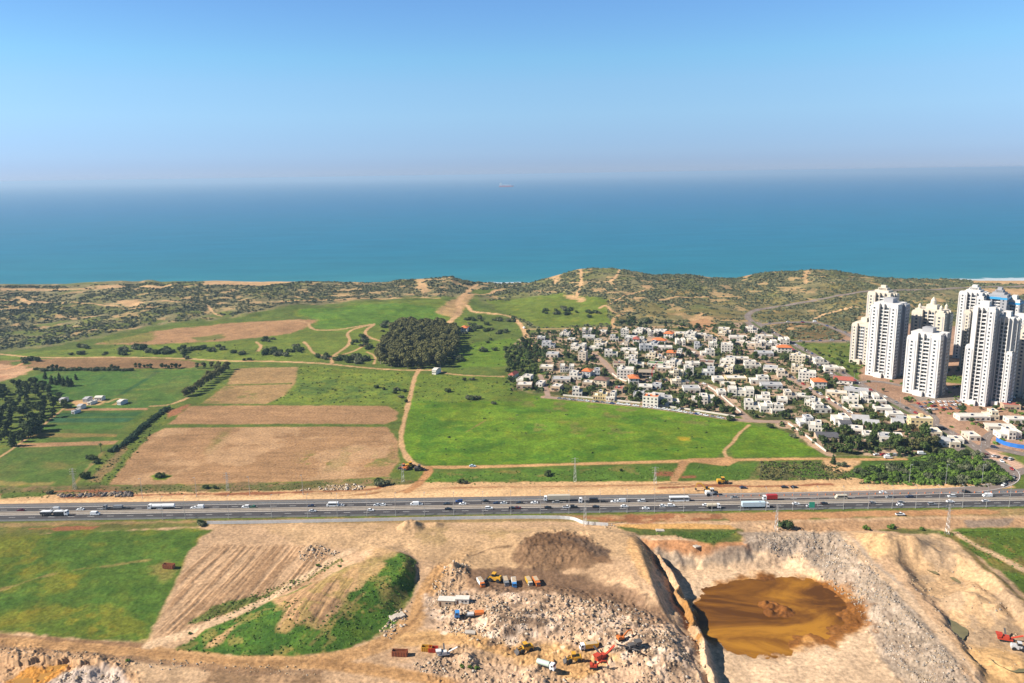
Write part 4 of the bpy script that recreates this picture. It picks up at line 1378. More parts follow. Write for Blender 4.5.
def lattice_mast(px, py, h, label, arms=3):
    t = thing('power_mast', label, 'power mast', spot(px, py))
    m = MB()
    w0, w1 = .85, .28
    cs = [(-1, -1), (1, -1), (1, 1), (-1, 1)]
    for a, b in cs:
        m.tube((a * w0, b * w0, -.5), (a * w1, b * w1, h), .085, .06, 5)
    n = int(h / 1.6)
    for k in range(n):
        za, zb = k * h / n, (k + 1) * h / n
        wa, wb = w0 + (w1 - w0) * za / h, w0 + (w1 - w0) * zb / h
        for i in range(4):
            (a, b), (c, d) = cs[i], cs[(i + 1) % 4]
            if k % 2:
                a, b, c, d = c, d, a, b
            m.tube((a * wa, b * wa, za), (c * wb, d * wb, zb), .045, .045, 4)
    m.build('lattice_tower', GALV, t)
    for k in range(arms):
        z = h - .6 - k * 1.7
        am = MB()
        am.tube((-2.1, 0, z), (2.1, 0, z), .07, .07, 5)
        for s in (-2.0, 2.0):
            am.tube((s, 0, z), (s, 0, z - .55), .10, .10, 6)
        am.build('cross_arm', GALV, t)
    return t


MASTS = [(75, 489.5, 15, 'grey lattice power mast with cross arms beside the ditch at the left field corner'), (228, 491, 13, 'thin lattice power mast on the edge of the brown ploughed field'),
         (575, 482, 17, 'lattice power mast in the grass strip below the big green field'), (585, 525.5, 18, 'lattice power mast at the kink of the white hoarding'),
         (655, 484, 12, 'lattice power mast beside the dark red soil patches in the grass strip'), (947, 534, 18, 'lattice power mast on the green terrace above the right hand pit'),
         (776, 531, 16, 'lattice power mast at the edge of the grey gravel bank'), (403, 482, 13, 'lattice power mast beside the parked loaders near the track junction')]
for a in MASTS:
    lattice_mast(*a)
# green direction sign by the shoulder
gs = thing('road_sign', 'green direction sign on two posts at the near shoulder', 'road sign', (spot(813.5, 512.5).x, 446.6, 0))
MB().box(-1.3, -1.15, -.08, .08, 0, 5.2).box(1.15, 1.3, -.08, .08, 0, 5.2).build('post', GALV, gs)
MB().box(-1.7, 1.7, -.16, -.085, 1.7, 5.3).build('sign_panel', paint('sign_green', (0.03, 0.36, 0.24), .5, .04), gs)
# ------------------------------------------------------------------ trees and shrubs
BARK = paint('bark', (0.13, 0.095, 0.065), .95, .25, 1.5)
BARK_PALE = paint('bark_pale', (0.26, 0.21, 0.16), .95, .25, 1.0)
F_DARK = foliage_mat('foliage_dark', (0.026, 0.044, 0.014), (0.082, 0.112, 0.034))
F_MID = foliage_mat('foliage_mid', (0.034, 0.062, 0.016), (0.105, 0.140, 0.036))
F_OLIVE = foliage_mat('foliage_olive', (0.050, 0.058, 0.022), (0.130, 0.125, 0.050))
F_EUC = foliage_mat('foliage_eucalyptus', (0.052, 0.058, 0.021), (0.200, 0.188, 0.066), .22)
F_RUST = foliage_mat('foliage_rust', (0.12, 0.065, 0.020), (0.26, 0.14, 0.045))
F_GREEN = foliage_mat('foliage_fresh', (0.055, 0.105, 0.016), (0.140, 0.215, 0.036))
F_SCRUB = foliage_mat('foliage_scrub', (0.056, 0.066, 0.034), (0.165, 0.175, 0.092), .08)
F_BLUE = foliage_mat('foliage_bluegreen', (0.020, 0.048, 0.026), (0.060, 0.105, 0.050))


def leaf_quads(rng, lumps, n, size):
    """n leaf clumps over the skins of several lumps (cx, cy, cz, rx, ry, rz)"""
    w = np.array([l[3] * l[4] + l[4] * l[5] for l in lumps])
    k = rng.choice(len(lumps), n, p=w / w.sum())
    L = np.array(lumps)[k]
    d = rng.normal(size=(n, 3))
    d /= np.linalg.norm(d, axis=1)[:, None]
    d[:, 2] = np.where(d[:, 2] < -0.55, -d[:, 2], d[:, 2])
    r = 0.80 + 0.28 * rng.random(n) ** 1.0
    c = L[:, :3] + d * L[:, 3:] * r[:, None]
    nrm = d + rng.normal(scale=.55, size=(n, 3))
    nrm /= np.linalg.norm(nrm, axis=1)[:, None]
    a = np.cross(nrm, rng.normal(size=(n, 3)))
    a /= np.linalg.norm(a, axis=1)[:, None] + 1e-9
    b = np.cross(nrm, a)
    s = size * (0.6 + 0.8 * rng.random(n))[:, None]
    V = np.stack([c - a * s, c - b * s * .8, c + a * s, c + b * s * .8], 1)
    V += nrm[:, None, :] * s[:, None] * np.array([-.25, .12, -.25, .12])[None, :, None]
    return V.reshape(-1, 3)


def quads_mesh(name, V, mat):
    n = len(V) // 4
    me = bpy.data.meshes.new(name)
    me.vertices.add(len(V))
    me.vertices.foreach_set('co', np.asarray(V, np.float32).reshape(-1))
    me.loops.add(n * 4)
    me.loops.foreach_set('vertex_index', np.arange(n * 4, dtype=np.int32))
    me.polygons.add(n)
    me.polygons.foreach_set('loop_start', np.arange(0, n * 4, 4, dtype=np.int32))
    me.update(calc_edges=True)
    me.materials.append(mat)
    return me


def core_lumps(mb, lumps, k=.74):
    """dense inner twigs so that the crown is not see-through"""
    for (cx, cy, cz, rx, ry, rz) in lumps:
        V, F_ = [], []
        nu, nv = 7, 4
        for j in range(nv + 1):
            t = math.pi * j / nv
            for i in range(nu):
                u = 2 * math.pi * i / nu + .4 * j
                q = k * (1 + .14 * math.sin(3.1 * i + 2.3 * j + cx))
                V.append((cx + rx * q * math.sin(t) * math.cos(u), cy + ry * q * math.sin(t) * math.sin(u), cz + rz * q * math.cos(t)))
        for j in range(nv):
            for i in range(nu):
                F_.append((j * nu + i, (j + 1) * nu + i, (j + 1) * nu + (i + 1) % nu, j * nu + (i + 1) % nu))
        mb.add(V, F_)


def make_tree(name, kind, h, seed, mat, bark, n=420, leaf=.55):
    """one tree > crown, trunk; height h, crown shape by kind"""
    rng = np.random.default_rng(seed)
    lumps = []
    if kind == 'round':
        R_ = h * .42
        zc = h * .52
        for i in range(9):
            a = rng.random() * 6.28
            q = rng.random() ** .6 * R_ * .68
            lumps.append((math.cos(a) * q, math.sin(a) * q, zc + (rng.random() - .45) * h * .34, R_ * (.38 + .22 * rng.random()), R_ * (.38 + .22 * rng.random()), h * (.15 + .10 * rng.random())))
        th = h * .45
    elif kind == 'tall':
        for i in range(13):
            t = rng.random()
            a = rng.random() * 6.28
            R_ = h * .36 * (1 - .6 * abs(t - .3))
            q = R_ * .62 * rng.random() ** .5
            lumps.append((math.cos(a) * q, math.sin(a) * q, h * (.20 + .68 * t), R_ * (.42 + .25 * rng.random()), R_ * (.42 + .25 * rng.random()), h * (.10 + .06 * rng.random())))
        th = h * .6
    elif kind == 'broad':
        R_ = h * .34
        for i in range(12):
            a = rng.random() * 6.28
            q = rng.random() ** .5 * R_ * .66
            lumps.append((math.cos(a) * q, math.sin(a) * q, h * (.50 + .34 * (1 - (q / R_) ** 2) * rng.random() ** .5), R_ * (.40 + .22 * rng.random()), R_ * (.40 + .22 * rng.random()), h * (.11 + .08 * rng.random())))
        for i in range(4):
            a = rng.random() * 6.28
            lumps.append((math.cos(a) * R_ * .4, math.sin(a) * R_ * .4, h * .30, R_ * .42, R_ * .42, h * .16))
        th = h * .6
    elif kind == 'cone':
        for i in range(11):
            t = i / 10
            R_ = h * .24 * (1.02 - t) ** .7 + .25
            a = rng.random() * 6.28
            lumps.append((math.cos(a) * R_ * .25, math.sin(a) * R_ * .25, h * (.10 + .84 * t), R_, R_, h * .09))
        th = h * .4
    elif kind == 'bush':
        R_ = h * .85
        for i in range(7):
            a = rng.random() * 6.28
            q = rng.random() ** .5 * R_ * .75
            lumps.append((math.cos(a) * q, math.sin(a) * q, h * (.30 + .22 * rng.random()), R_ * (.40 + .2 * rng.random()), R_ * (.40 + .2 * rng.random()), h * (.30 + .16 * rng.random())))
        th = h * .3
    elif kind == 'palm':
        lumps = []
        th = h * .82
    t = bpy.data.objects.new(name, None)
    COL.objects.link(t)
    if kind == 'palm':
        V = []
        for i in range(22):
            a = i * 2.4
            el = .9 - 1.5 * (i / 22)
            for s in range(3):
                r0, r1 = s * .9, (s + 1) * .9
                def pt(r, w):
                    dz = math.sin(el) * r - .16 * r * r
                    return np.array((math.cos(a) * r * math.cos(el * .6) - math.sin(a) * w, math.sin(a) * r * math.cos(el * .6) + math.cos(a) * w, th + dz))
                w = (.32, .42, .30, .04)
                V += [pt(r0, -w[s]), pt(r1, -w[s + 1]), pt(r1, w[s + 1]), pt(r0, w[s])]
        V = np.array(V)
    else:
        V = leaf_quads(rng, lumps, n, leaf * h / 8)
    V = np.asarray(V)
    if lumps:
        mb = MB()
        core_lumps(mb, lumps)
        core = np.array(mb.V)
        quads = core[np.array(mb.F)].reshape(-1, 3)
        V = np.concatenate([V, quads])
    cm = quads_mesh('crown', V, mat)
    c = bpy.data.objects.new('crown', cm)
    COL.objects.link(c)
    c.parent = t
    tr = MB()
    r = h * .026 + .05
    lean = Vector((rng.normal() * .03 * h, rng.normal() * .03 * h, th))
    tr.tube((0, 0, -.6), lean * .5, r * 1.25, r, 7, 0, False)
    tr.tube(lean * .5, lean, r, r * .6, 7, 0, False)
    if lumps:
        for l in lumps[:4]:
            tr.tube(lean * .55, Vector(l[:3]) * .9, r * .5, r * .2, 5, 0, False)
    tr.build('trunk', bark, t)
    return t


class Kind:
    def __init__(self, name, cat, variants):
        self.name, self.cat, self.vars = name, cat, variants
        self.kids = [kids_of(v) for v in variants]
        self.used = [False] * len(variants)
        self.n = 0

    def put(self, loc, scale, label, group, var=None, rng=random):
        i = self.n % len(self.vars) if var is None else var
        self.n += 1
        if not self.used[i]:
            o = self.vars[i]
            self.used[i] = True
        else:
            o = copy_tree(self.vars[i], self.kids[i])
        o.location = loc
        s = scale
        o.scale = (s * rng.uniform(.9, 1.12), s * rng.uniform(.9, 1.12), s)
        o.rotation_euler = (0, 0, rng.uniform(0, 6.28))
        if group is None and 'group' in o:
            del o['group']
        if label.startswith('rounded dark green garden tree'):
            label = label.replace('rounded dark green', ('rounded dark green', 'rounded mid green', 'rounded dark green', 'tall mid green', 'rounded olive', 'low bushy green')[i])
        tag(o, label, self.cat, group)
        return o

    def clean(self):
        for i, u in enumerate(self.used):
            if not u:
                for c in list(self.vars[i].children):
                    bpy.data.objects.remove(c)
                bpy.data.objects.remove(self.vars[i])


# heights are for scale 1
K_GARDEN = Kind('garden_tree', 'tree', [make_tree('garden_tree', 'round', 7, 11, F_DARK, BARK), make_tree('garden_tree', 'round', 7, 12, F_MID, BARK), make_tree('garden_tree', 'round', 6.5, 13, F_DARK, BARK),
                                        make_tree('garden_tree', 'tall', 9, 14, F_MID, BARK), make_tree('garden_tree', 'round', 6, 15, F_OLIVE, BARK), make_tree('garden_tree', 'bush', 4, 16, F_MID, BARK)])
K_RUST = Kind('garden_tree', 'tree', [make_tree('garden_tree', 'round', 7, 17, F_RUST, BARK)])
K_EUC = Kind('eucalyptus_tree', 'tree', [make_tree('eucalyptus_tree', 'broad', 15, s, F_EUC, BARK_PALE, 760, .40) for s in (21, 22, 23, 24)])
K_FARM = Kind('farm_tree', 'tree', [make_tree('farm_tree', 'broad', 11, s, F_DARK, BARK, 560, .42) for s in (31, 32)] + [make_tree('farm_tree', 'round', 9, s, F_DARK, BARK, 520, .45) for s in (33, 34)])
K_CONE = Kind('cypress_tree', 'tree', [make_tree('cypress_tree', 'cone', 12, s, F_DARK, BARK, 420, .36) for s in (41, 42)])
K_BUSH = Kind('shrub', 'shrub', [make_tree('shrub', 'bush', 3, s, F_DARK, BARK, 260, .75) for s in (51, 52)] + [make_tree('shrub', 'bush', 3, 53, F_SCRUB, BARK, 260, .75)])
K_FRESH = Kind('shrub', 'shrub', [make_tree('shrub', 'bush', 3, s, F_GREEN, BARK, 260, .75) for s in (55, 56)])
K_HEDGE = Kind('hedge_plant', 'shrub', [make_tree('hedge_plant', 'bush', 3.2, s, F_BLUE, BARK, 260, .9) for s in (57, 58)])
K_PALM = Kind('palm_tree', 'palm tree', [make_tree('palm_tree', 'palm', 9, 61, F_MID, BARK)])
ALLK = [K_GARDEN, K_RUST, K_EUC, K_FARM, K_CONE, K_BUSH, K_FRESH, K_HEDGE, K_PALM]


def scatter(poly_px, n, mind, seed, avoid=()):
    """random spots inside a pixel-surveyed ground polygon, at least mind metres apart"""
    p = G(poly_px)
    rg = np.random.default_rng(seed)
    lo, hi = p.min(0), p.max(0)
    q = rg.uniform(lo, hi, (int(n * 14) + 200, 2))
    q = q[sd_poly(p, q[:, 0], q[:, 1]) > 0]
    if len(avoid):
        a = np.array(avoid)
        keep = np.ones(len(q), bool)
        for k in range(0, len(q), 2000):
            d = (q[k:k + 2000, None, :] - a[None, :, :2])
            keep[k:k + 2000] = ((d ** 2).sum(-1) > (np.maximum(a[:, 2], 0) ** 2)[None]).all(1)
        q = q[keep]
    out = []
    cell = {}
    for x, y in q.tolist():
        c = (int(x // mind), int(y // mind))
        if any((x - a) ** 2 + (y - b) ** 2 < mind * mind for i in (-1, 0, 1) for j in (-1, 0, 1) for a, b in cell.get((c[0] + i, c[1] + j), ())):
            continue
        cell.setdefault(c, []).append((x, y))
        out.append((x, y, float(rg.random())))
        if len(out) >= n:
            break
    return out


def pos(x, y):
    return Vector((x, y, ground_at(x, y)))


# ---- the eucalyptus grove
rng = random.Random(3)
GROVE = [(377, 366), (410, 369), (441, 367), (457, 353), (457, 334), (442, 328), (398, 328), (386, 346)]
for x, y, u in scatter(GROVE, 190, 8.0, 5):
    K_EUC.put(pos(x, y), rng.uniform(.86, 1.15), 'tall olive green eucalyptus in the dense grove beside the meadow', 'eucalyptus trees of the grove', rng=rng)
# ---- windbreak on the left
for px, py, s in [(185, 397, .7), (188, 396, .8), (192, 394.5, .8), (196, 391.5, .8), (200, 389, .85), (203.5, 386, .8), (207, 383.5, .85), (210.5, 381.5, .8), (214, 379.5, .85), (218, 377.5, .8), (221, 375, .85), (224, 372.5, .8), (227, 370, .85),
                  (219, 369, .75), (212, 368, .7), (204, 368.5, .65), (197, 368.5, .6), (216, 373, .8), (209, 378, .75)]:
    K_EUC.put(spot(px, py), s * .78, 'dark eucalyptus in the diagonal windbreak beside the ploughed fields', 'windbreak trees on the left', rng=rng)
for px in (136, 140, 144.5, 148, 151, 162, 165.5, 169, 172, 176, 180):
    K_FARM.put(spot(px, 368.4 + rng.uniform(-.5, .5)), rng.uniform(.5, .62), 'dark tree in the row between the brown strip and the crop field', 'row of trees above the crop field', rng=rng)
for px in np.arange(36, 134, 3.4):
    K_BUSH.put(spot(px, 370.6 + rng.uniform(-.7, .5)), rng.uniform(.9, 1.5), 'dark hedge shrub along the upper edge of the crop field', 'hedge shrubs above the crop field', rng=rng)
for px in (49, 53, 57, 61, 64, 112, 115, 118):
    K_FARM.put(spot(px, 369.5), rng.uniform(.42, .55), 'small dark tree in the hedge above the crop field', 'small trees in the crop field hedge', rng=rng)
# ---- farm trees
for px, py, s in [(45.5, 379, .75), (52, 384, .8), (56, 385, .7), (60, 383, .95), (64, 386, .8), (68.5, 386.5, .95), (72, 386, .7), (76, 380, .6)]:
    K_CONE.put(spot(px, py), s, 'dark pointed cypress in the row beside the crop field', 'cypresses beside the crop field', rng=rng)
K_CONE.put(spot(12.5, 446.5), 1.05, 'solitary dark conical cypress standing below the farm trees', None, rng=rng)
FARM_W = [(-40, 388), (0, 384), (30, 383), (48, 388), (50, 398), (70, 403), (72, 411), (62, 413), (50, 421), (40, 436), (24, 440), (-10, 436), (-40, 440)]
for x, y, u in scatter(FARM_W, 120, 6.0, 9):
    K_FARM.put(pos(x, y), rng.uniform(.6, 1.0), 'dark bushy tree around the small farm', 'trees around the farm', rng=rng)
for px, py, s in [(30, 436, 1.25), (35, 433, 1.2), (39, 431, 1.15), (33, 427, 1.2), (26, 434, 1.0)]:
    K_FARM.put(spot(px, py), s, 'tall dark tree in the cluster at the corner of the strip fields', 'tall corner trees by the strip fields', var=K_FARM.n % 2, rng=rng)
for px in np.linspace(0, 28, 7):
    K_FARM.put(spot(px, 441 + rng.uniform(-3, 3)), rng.uniform(.5, .7), 'low dark tree beside the lower farm track', 'low trees by the farm track', rng=rng)
K_PALM.put(spot(101.3, 452), .85, 'lone thin tree with a tuft of leaves beside the pale green field', None, rng=rng)
K_BUSH.put(spot(89.5, 459.5), 1.35, 'round dark shrub, left one of a pair at the field edge', None, var=0, rng=rng)
K_BUSH.put(spot(94, 460), 1.15, 'round dark shrub, right one of a pair at the field edge', None, var=1, rng=rng)
K_BUSH.put(spot(96, 463.5), 1.1, 'dark shrub just below the pair beside the dry ditch', None, var=0, rng=rng)
K_BUSH.put(spot(85, 478.5), 1.7, 'large dark shrub beside the lattice power mast at the ditch', None, var=1, rng=rng)
K_BUSH.put(spot(160.5, 477), 1.4, 'dark shrub in a green patch of the brown ploughed field', None, var=0, rng=rng)
# ---- planted hedge running down beside the ploughed field
hq = resample(rounded(G([(112, 452), (130, 441), (142, 428), (155, 418), (167, 409.5)]), 1), 4.2)
for i, (x, y) in enumerate(hq):
    K_HEDGE.put(pos(x, y), rng.uniform(.85, 1.2), 'blue green hedge plant in the diagonal row beside the ploughed field', 'diagonal hedge row', rng=rng)
# ---- shrub clumps on the meadows: px, py, half width, half height, count, size
CL = [(283, 352, 24, 5, 46, 1.3), (322, 358, 8, 1.6, 10, 1.2), (353, 360, 20, 4, 40, 1.35), (358, 342, 9, 6, 26, 1.3), (380, 331, 4, 1.6, 4, 1.0), (374, 350, 8, 3, 12, 1.1), (387, 326, 6, 3, 10, 1.3), (266, 341, 9, 3, 14, 1.1),
      (139, 347, 7, 3, 12, 1.5), (122, 353, 5, 3, 7, 1.5), (160, 351, 14, 3.5, 24, 1.3), (186, 351, 11, 4, 20, 1.3), (212, 349, 17, 3, 24, 1.2), (237, 354, 8, 3, 10, 1.2), (187, 357.5, 6, 2, 6, 1.3), (77, 355, 8, 1.8, 8, 1.2),
      (87, 348, 13, 1.4, 10, 1.1), (104, 354.5, 4, 1, 4, 1.1), (246, 359.5, 5, 1.4, 5, 1.2), (28, 361.5, 10, 2, 14, 1.3), (482, 322, 20, 4, 34, 1.1), (510, 320, 14, 3, 14, 1.0), (470, 330, 12, 5, 30, 1.2), (495, 332, 12, 3, 20, 1.0),
      (488, 342, 5, 2.5, 6, 1.2), (560, 312, 18, 3.5, 34, 1.2), (590, 315, 12, 3, 14, 1.2), (632, 322, 18, 4, 40, 1.3), (668, 323, 12, 3, 16, 1.1), (474, 398.5, 7, 2, 9, 1.1), (448, 392, 3, 1.6, 2, 1.1), (470, 380, 7, 2, 6, 1.1),
      (460, 360, 9, 3, 10, 1.2), (385, 391, 14, 4, 9, .8), (405, 395, 5, 8, 8, .8), (493, 404, 1.5, .8, 1, 1), (727, 421.5, 5, 1.6, 3, 1.3), (765, 427.5, 5, 1.8, 3, 1.4), (794, 437, 4, 1.4, 2, 1.2), (548, 474, 5, 2, 4, .9), (460, 484, 8, 2, 4, .9),
      (622, 472, 4, 1.5, 3, .7), (380, 484, 8, 2, 9, 1.0), (210, 489, 8, 1.6, 6, .9), (54, 494, 5, 1.4, 3, .9), (488, 351, 10, 2.5, 10, 1.0), (520, 352, 8, 4, 10, 1.3), (768, 330, 10, 4, 10, 1.2), (808, 330, 4, 1.5, 3, 1.3), (199, 524.4, 6, 1.1, 5, 1.0)]
for (px, py, rx, ry, n, s) in CL:
    n = max(1, int(n * .40 + .5))
    s = s * (1.32 if n > 2 else 1.1)
    for i in range(n):
        a, q = rng.uniform(0, 6.28), rng.random() ** .5
        K_BUSH.put(spot(px + math.cos(a) * q * rx, py + math.sin(a) * q * ry), s * rng.uniform(.75, 1.25), 'dark rounded shrub in a thicket on the open grassland', 'shrubs of the grassland thickets', rng=rng)
K_BUSH.put(spot(786, 528.5), 1.75, 'solitary dark bush on the red earth below the highway shoulder', None, var=0, rng=rng)
for px, py, s in [(891, 528, .9), (866, 529.5, .9), (922, 530, .7)]:
    K_FRESH.put(spot(px, py), s, 'low green bush on the edge above the right hand pit', 'bushes above the right hand pit', rng=rng)
for px, py in [(470, 668), (462, 667), (477, 669), (128, 661), (190, 634), (318, 566), (340, 567)]:
    K_FRESH.put(spot(px, py), rng.uniform(.3, .5), 'small green weed bush beside a landfill track', 'weed bushes beside the landfill tracks', rng=rng)
# ---- wood in the slip-road loop
WOOD = [(856, 472), (880, 466), (925, 465), (948, 452), (985, 458), (1004, 474), (1008, 482), (985, 485), (930, 484), (870, 481)]
for x, y, u in scatter(WOOD, 120, 5.6, 19):
    if u < .55:
        K_BUSH.put(pos(x, y), rng.uniform(1.1, 1.9), 'dark bush in the dense thicket inside the slip road bend', 'thicket inside the slip road bend', rng=rng)
    else:
        K_FRESH.put(pos(x, y), rng.uniform(1.0, 1.5), 'bright green creeper covered bush in the slip road thicket', 'green bushes of the slip road thicket', rng=rng)
K_CONE.put(spot(833, 464), .62, 'small dark pointed tree where the dirt track meets the last village gardens', None, rng=rng)
K_BUSH.put(spot(841, 466), 1.3, 'dark bush beside the small pointed tree at the track end', None, rng=rng)

# ---- coastal scrub: low bushes past counting
rs = np.random.default_rng(91)
n_ = 62000
u_ = rs.uniform(-.80, .80, n_)
y_ = 1480 - 560 * rs.random(n_) ** 1.15
x_ = u_ * y_
ri_ = np.clip(np.searchsorted(ROWS, y_), 0, NR - 1)
ci_ = np.clip(np.searchsorted(US, u_), 0, NC - 1)
g_ = GR[ri_, ci_]
den = .5 + .30 * fbm(x_, y_, 80, 3, 301) + .26 * fbm(x_, y_, 19, 3, 305)
DUNE = G([(-250, 286), (-250, 352), (0, 350), (60, 343), (150, 325), (230, 317), (300, 303), (455, 297.5), (480, 298), (505, 312), (530, 328), (612, 327), (700, 326), (745, 320), (800, 340), (860, 343), (960, 340), (1100, 330), (1250, 330), (1250, 284)])
DUNE = np.concatenate([DUNE, np.array([(1300, 1475), (-1300, 1520)])])
ins = sd_poly(DUNE, x_, y_)
CLEAR = [G([(486, 301), (560, 293), (606, 301), (610, 323), (540, 328), (516, 317), (500, 311)]), G([(470, 291), (500, 289), (494, 293.5), (475, 297)])]
ok = (ins > 0) & (g_ > .42) & (den > .30) & (y_ < shore_y(x_) - 50)
for c_ in CLEAR:
    ok &= (sd_poly(c_, x_, y_) < 0)
for pl, r_ in ROADS_W:
    ok &= d_line(pl, x_, y_) > r_ + 2
x_, y_, den = x_[ok], y_[ok], den[ok]
R_ = (0.9 + 2.2 * rs.random(len(x_)) ** 1.5) * (.75 + .9 * np.clip(den - .30, 0, .6))
SCRUB_SPOTS = list(zip(x_, y_, R_, R_ * (.35 + .35 * rs.random(len(x_)))))
# ------------------------------------------------------------------ village houses
W_WHITE = paint('render_white', (0.72, 0.655, 0.56), .8, .07, .35)
W_CREAM = paint('render_cream', (0.68, 0.57, 0.41), .8, .08, .35)
W_BEIGE = paint('render_beige', (0.60, 0.50, 0.39), .85, .08, .35)
W_GREY = paint('render_grey', (0.52, 0.51, 0.50), .8, .08, .35)
W_TAN = paint('render_tan', (0.50, 0.37, 0.25), .85, .1, .35)
W_YEL = paint('render_yellow', (0.68, 0.52, 0.27), .8, .08, .35)
R_TILE = paint('roof_tile_orange', (0.60, 0.17, 0.055), .8, .2, 1.2)
R_RED = paint('roof_tile_red', (0.36, 0.10, 0.07), .8, .2, 1.2)
R_BROWN = paint('roof_tile_brown', (0.22, 0.12, 0.085), .85, .2, 1.2)
R_FLAT = paint('roof_flat_pale', (0.62, 0.575, 0.50), .9, .12, .5)
R_GREY = paint('roof_flat_grey', (0.40, 0.39, 0.385), .9, .12, .5)
R_DARK = paint('roof_sheet_dark', (0.105, 0.10, 0.105), .6, .12, .5)
R_GREEN = paint('roof_lawn', (0.11, 0.19, 0.07), .9, .2, .5)
GLASS = paint('window_glass', (0.035, 0.045, 0.055), .12, .1, 1.0, .6)
DOOR = paint('door_wood', (0.12, 0.06, 0.03), .6, .1, 1)
PANEL = paint('solar_panel', (0.02, 0.03, 0.06), .2, .05, 1, .6)
TANK = paint('tank_white', (0.80, 0.79, 0.77), .5, .03, 1)
WOODP = paint('pergola_wood', (0.20, 0.12, 0.07), .8, .1, 1)
WALLS = {'w': (W_WHITE, 'white'), 'c': (W_CREAM, 'cream'), 'b': (W_BEIGE, 'beige'), 'g': (W_GREY, 'pale grey'), 't': (W_TAN, 'tan'), 'y': (W_YEL, 'yellowish')}
ROOFS = {'f': R_FLAT, 'g': R_GREY, 'o': R_TILE, 'r': R_RED, 'n': R_BROWN, 'd': R_DARK, 'l': R_GREEN}


def hip(mb, x0, x1, y0, y1, z, h, eave=.5, flat=.0):
    x0, x1, y0, y1 = x0 - eave, x1 + eave, y0 - eave, y1 + eave
    w, d = x1 - x0, y1 - y0
    k = min(w, d) / 2 * (1 - flat)
    V = [(x0, y0, z), (x1, y0, z), (x1, y1, z), (x0, y1, z), (x0, y0, z + .18), (x1, y0, z + .18), (x1, y1, z + .18), (x0, y1, z + .18)]
    if w >= d:
        V += [(x0 + k, (y0 + y1) / 2, z + h), (x1 - k, (y0 + y1) / 2, z + h)]
        F_ = [(4, 5, 9, 8), (5, 6, 9), (6, 7, 8, 9), (7, 4, 8)]
    else:
        V += [((x0 + x1) / 2, y0 + k, z + h), ((x0 + x1) / 2, y1 - k, z + h)]
        F_ = [(4, 5, 8), (5, 6, 9, 8), (6, 7, 9), (7, 4, 8, 9)]
    mb.add(V, F_ + [(3, 2, 1, 0), (0, 1, 5, 4), (1, 2, 6, 5), (2, 3, 7, 6), (3, 0, 4, 7)])


def gable(mb, x0, x1, y0, y1, z, h, eave=.5):
    """ridge along x"""
    y0, y1, x0, x1 = y0 - eave, y1 + eave, x0 - eave, x1 + eave
    ym = (y0 + y1) / 2
    V = [(x0, y0, z), (x0, ym, z + h), (x0, y1, z), (x1, y0, z), (x1, ym, z + h), (x1, y1, z), (x0, y0, z - .2), (x0, ym, z + h - .25), (x0, y1, z - .2), (x1, y0, z - .2), (x1, ym, z + h - .25), (x1, y1, z - .2)]
    mb.add(V, [(0, 3, 4, 1), (1, 4, 5, 2), (9, 6, 7, 10), (10, 7, 8, 11), (6, 9, 3, 0), (2, 5, 11, 8), (0, 1, 7, 6), (1, 2, 8, 7), (9, 10, 4, 3), (10, 11, 5, 4)])


def flat_roof(x0, x1, y0, y1, z, par, roof_mat, wall_mat, parent):
    """roof deck inside a raised parapet"""
    r = MB().box(x0 + .22, x1 - .22, y0 + .22, y1 - .22, z - .12, z + .06).build('roof', roof_mat, parent)
    m = MB()
    t = .25
    m.box(x0 - .06, x1 + .06, y0 - .06, y0 + t, z, z + par).box(x0 - .06, x1 + .06, y1 - t, y1 + .06, z, z + par)
    m.box(x0 - .06, x0 + t, y0 + t, y1 - t, z, z + par).box(x1 - t, x1 + .06, y0 + t, y1 - t, z, z + par)
    m.build('parapet', wall_mat, r)
    return r


UNIT_WIN = {}


def unit_box(mat):
    if mat.name not in UNIT_WIN:
        m = MB().box(-.5, .5, -.5, .5, -.5, .5)
        me = bpy.data.meshes.new('window')
        me.from_pydata(m.V, [], m.F)
        me.materials.append(mat)
        UNIT_WIN[mat.name] = me
    return UNIT_WIN[mat.name]


def win(parent, x, y, z, sx, sy, sz, mat=None, name='window'):
    o = bpy.data.objects.new(name, unit_box(mat or GLASS))
    COL.objects.link(o)
    o.parent = parent
    o.location = (x, y, z)
    o.scale = (sx, sy, sz)
    return o


hr = random.Random(21)
HOUSES = []


def face_windows(t, x0, x1, yf, z0, n, rng, h=1.35, wmax=1.6):
    step = (x1 - x0) / n
    for i in range(n):
        cx = x0 + step * (i + .5)
        win(t, cx, yf, z0, min(step * .55, wmax) * rng.uniform(.75, 1.1), .12, h * rng.uniform(.8, 1.15))


def side_windows(t, y0, y1, xf, z0, n, rng, h=1.3):
    step = (y1 - y0) / n
    for i in range(n):
        win(t, xf, y0 + step * (i + .5), z0, .12, min(step * .5, 1.5) * rng.uniform(.7, 1.1), h)


def solar(t, x, y, z, rng):
    s = MB()
    s.add([(x - 1, y - .7, z + .15), (x + 1, y - .7, z + .15), (x + 1, y + .7, z + 1.0), (x - 1, y + .7, z + 1.0), (x - 1, y - .68, z + .05), (x + 1, y - .68, z + .05), (x + 1, y + .72, z + .9), (x - 1, y + .72, z + .9)],
          [(0, 1, 2, 3), (7, 6, 5, 4), (0, 4, 5, 1), (1, 5, 6, 2), (2, 6, 7, 3), (3, 7, 4, 0)])
    p = s.build('solar_panel', PANEL, t)
    MB().tube((x - .8, y + 1.05, z + 1.0), (x + .8, y + 1.05, z + 1.0), .32, .32, 8).build('water_tank', TANK, p)


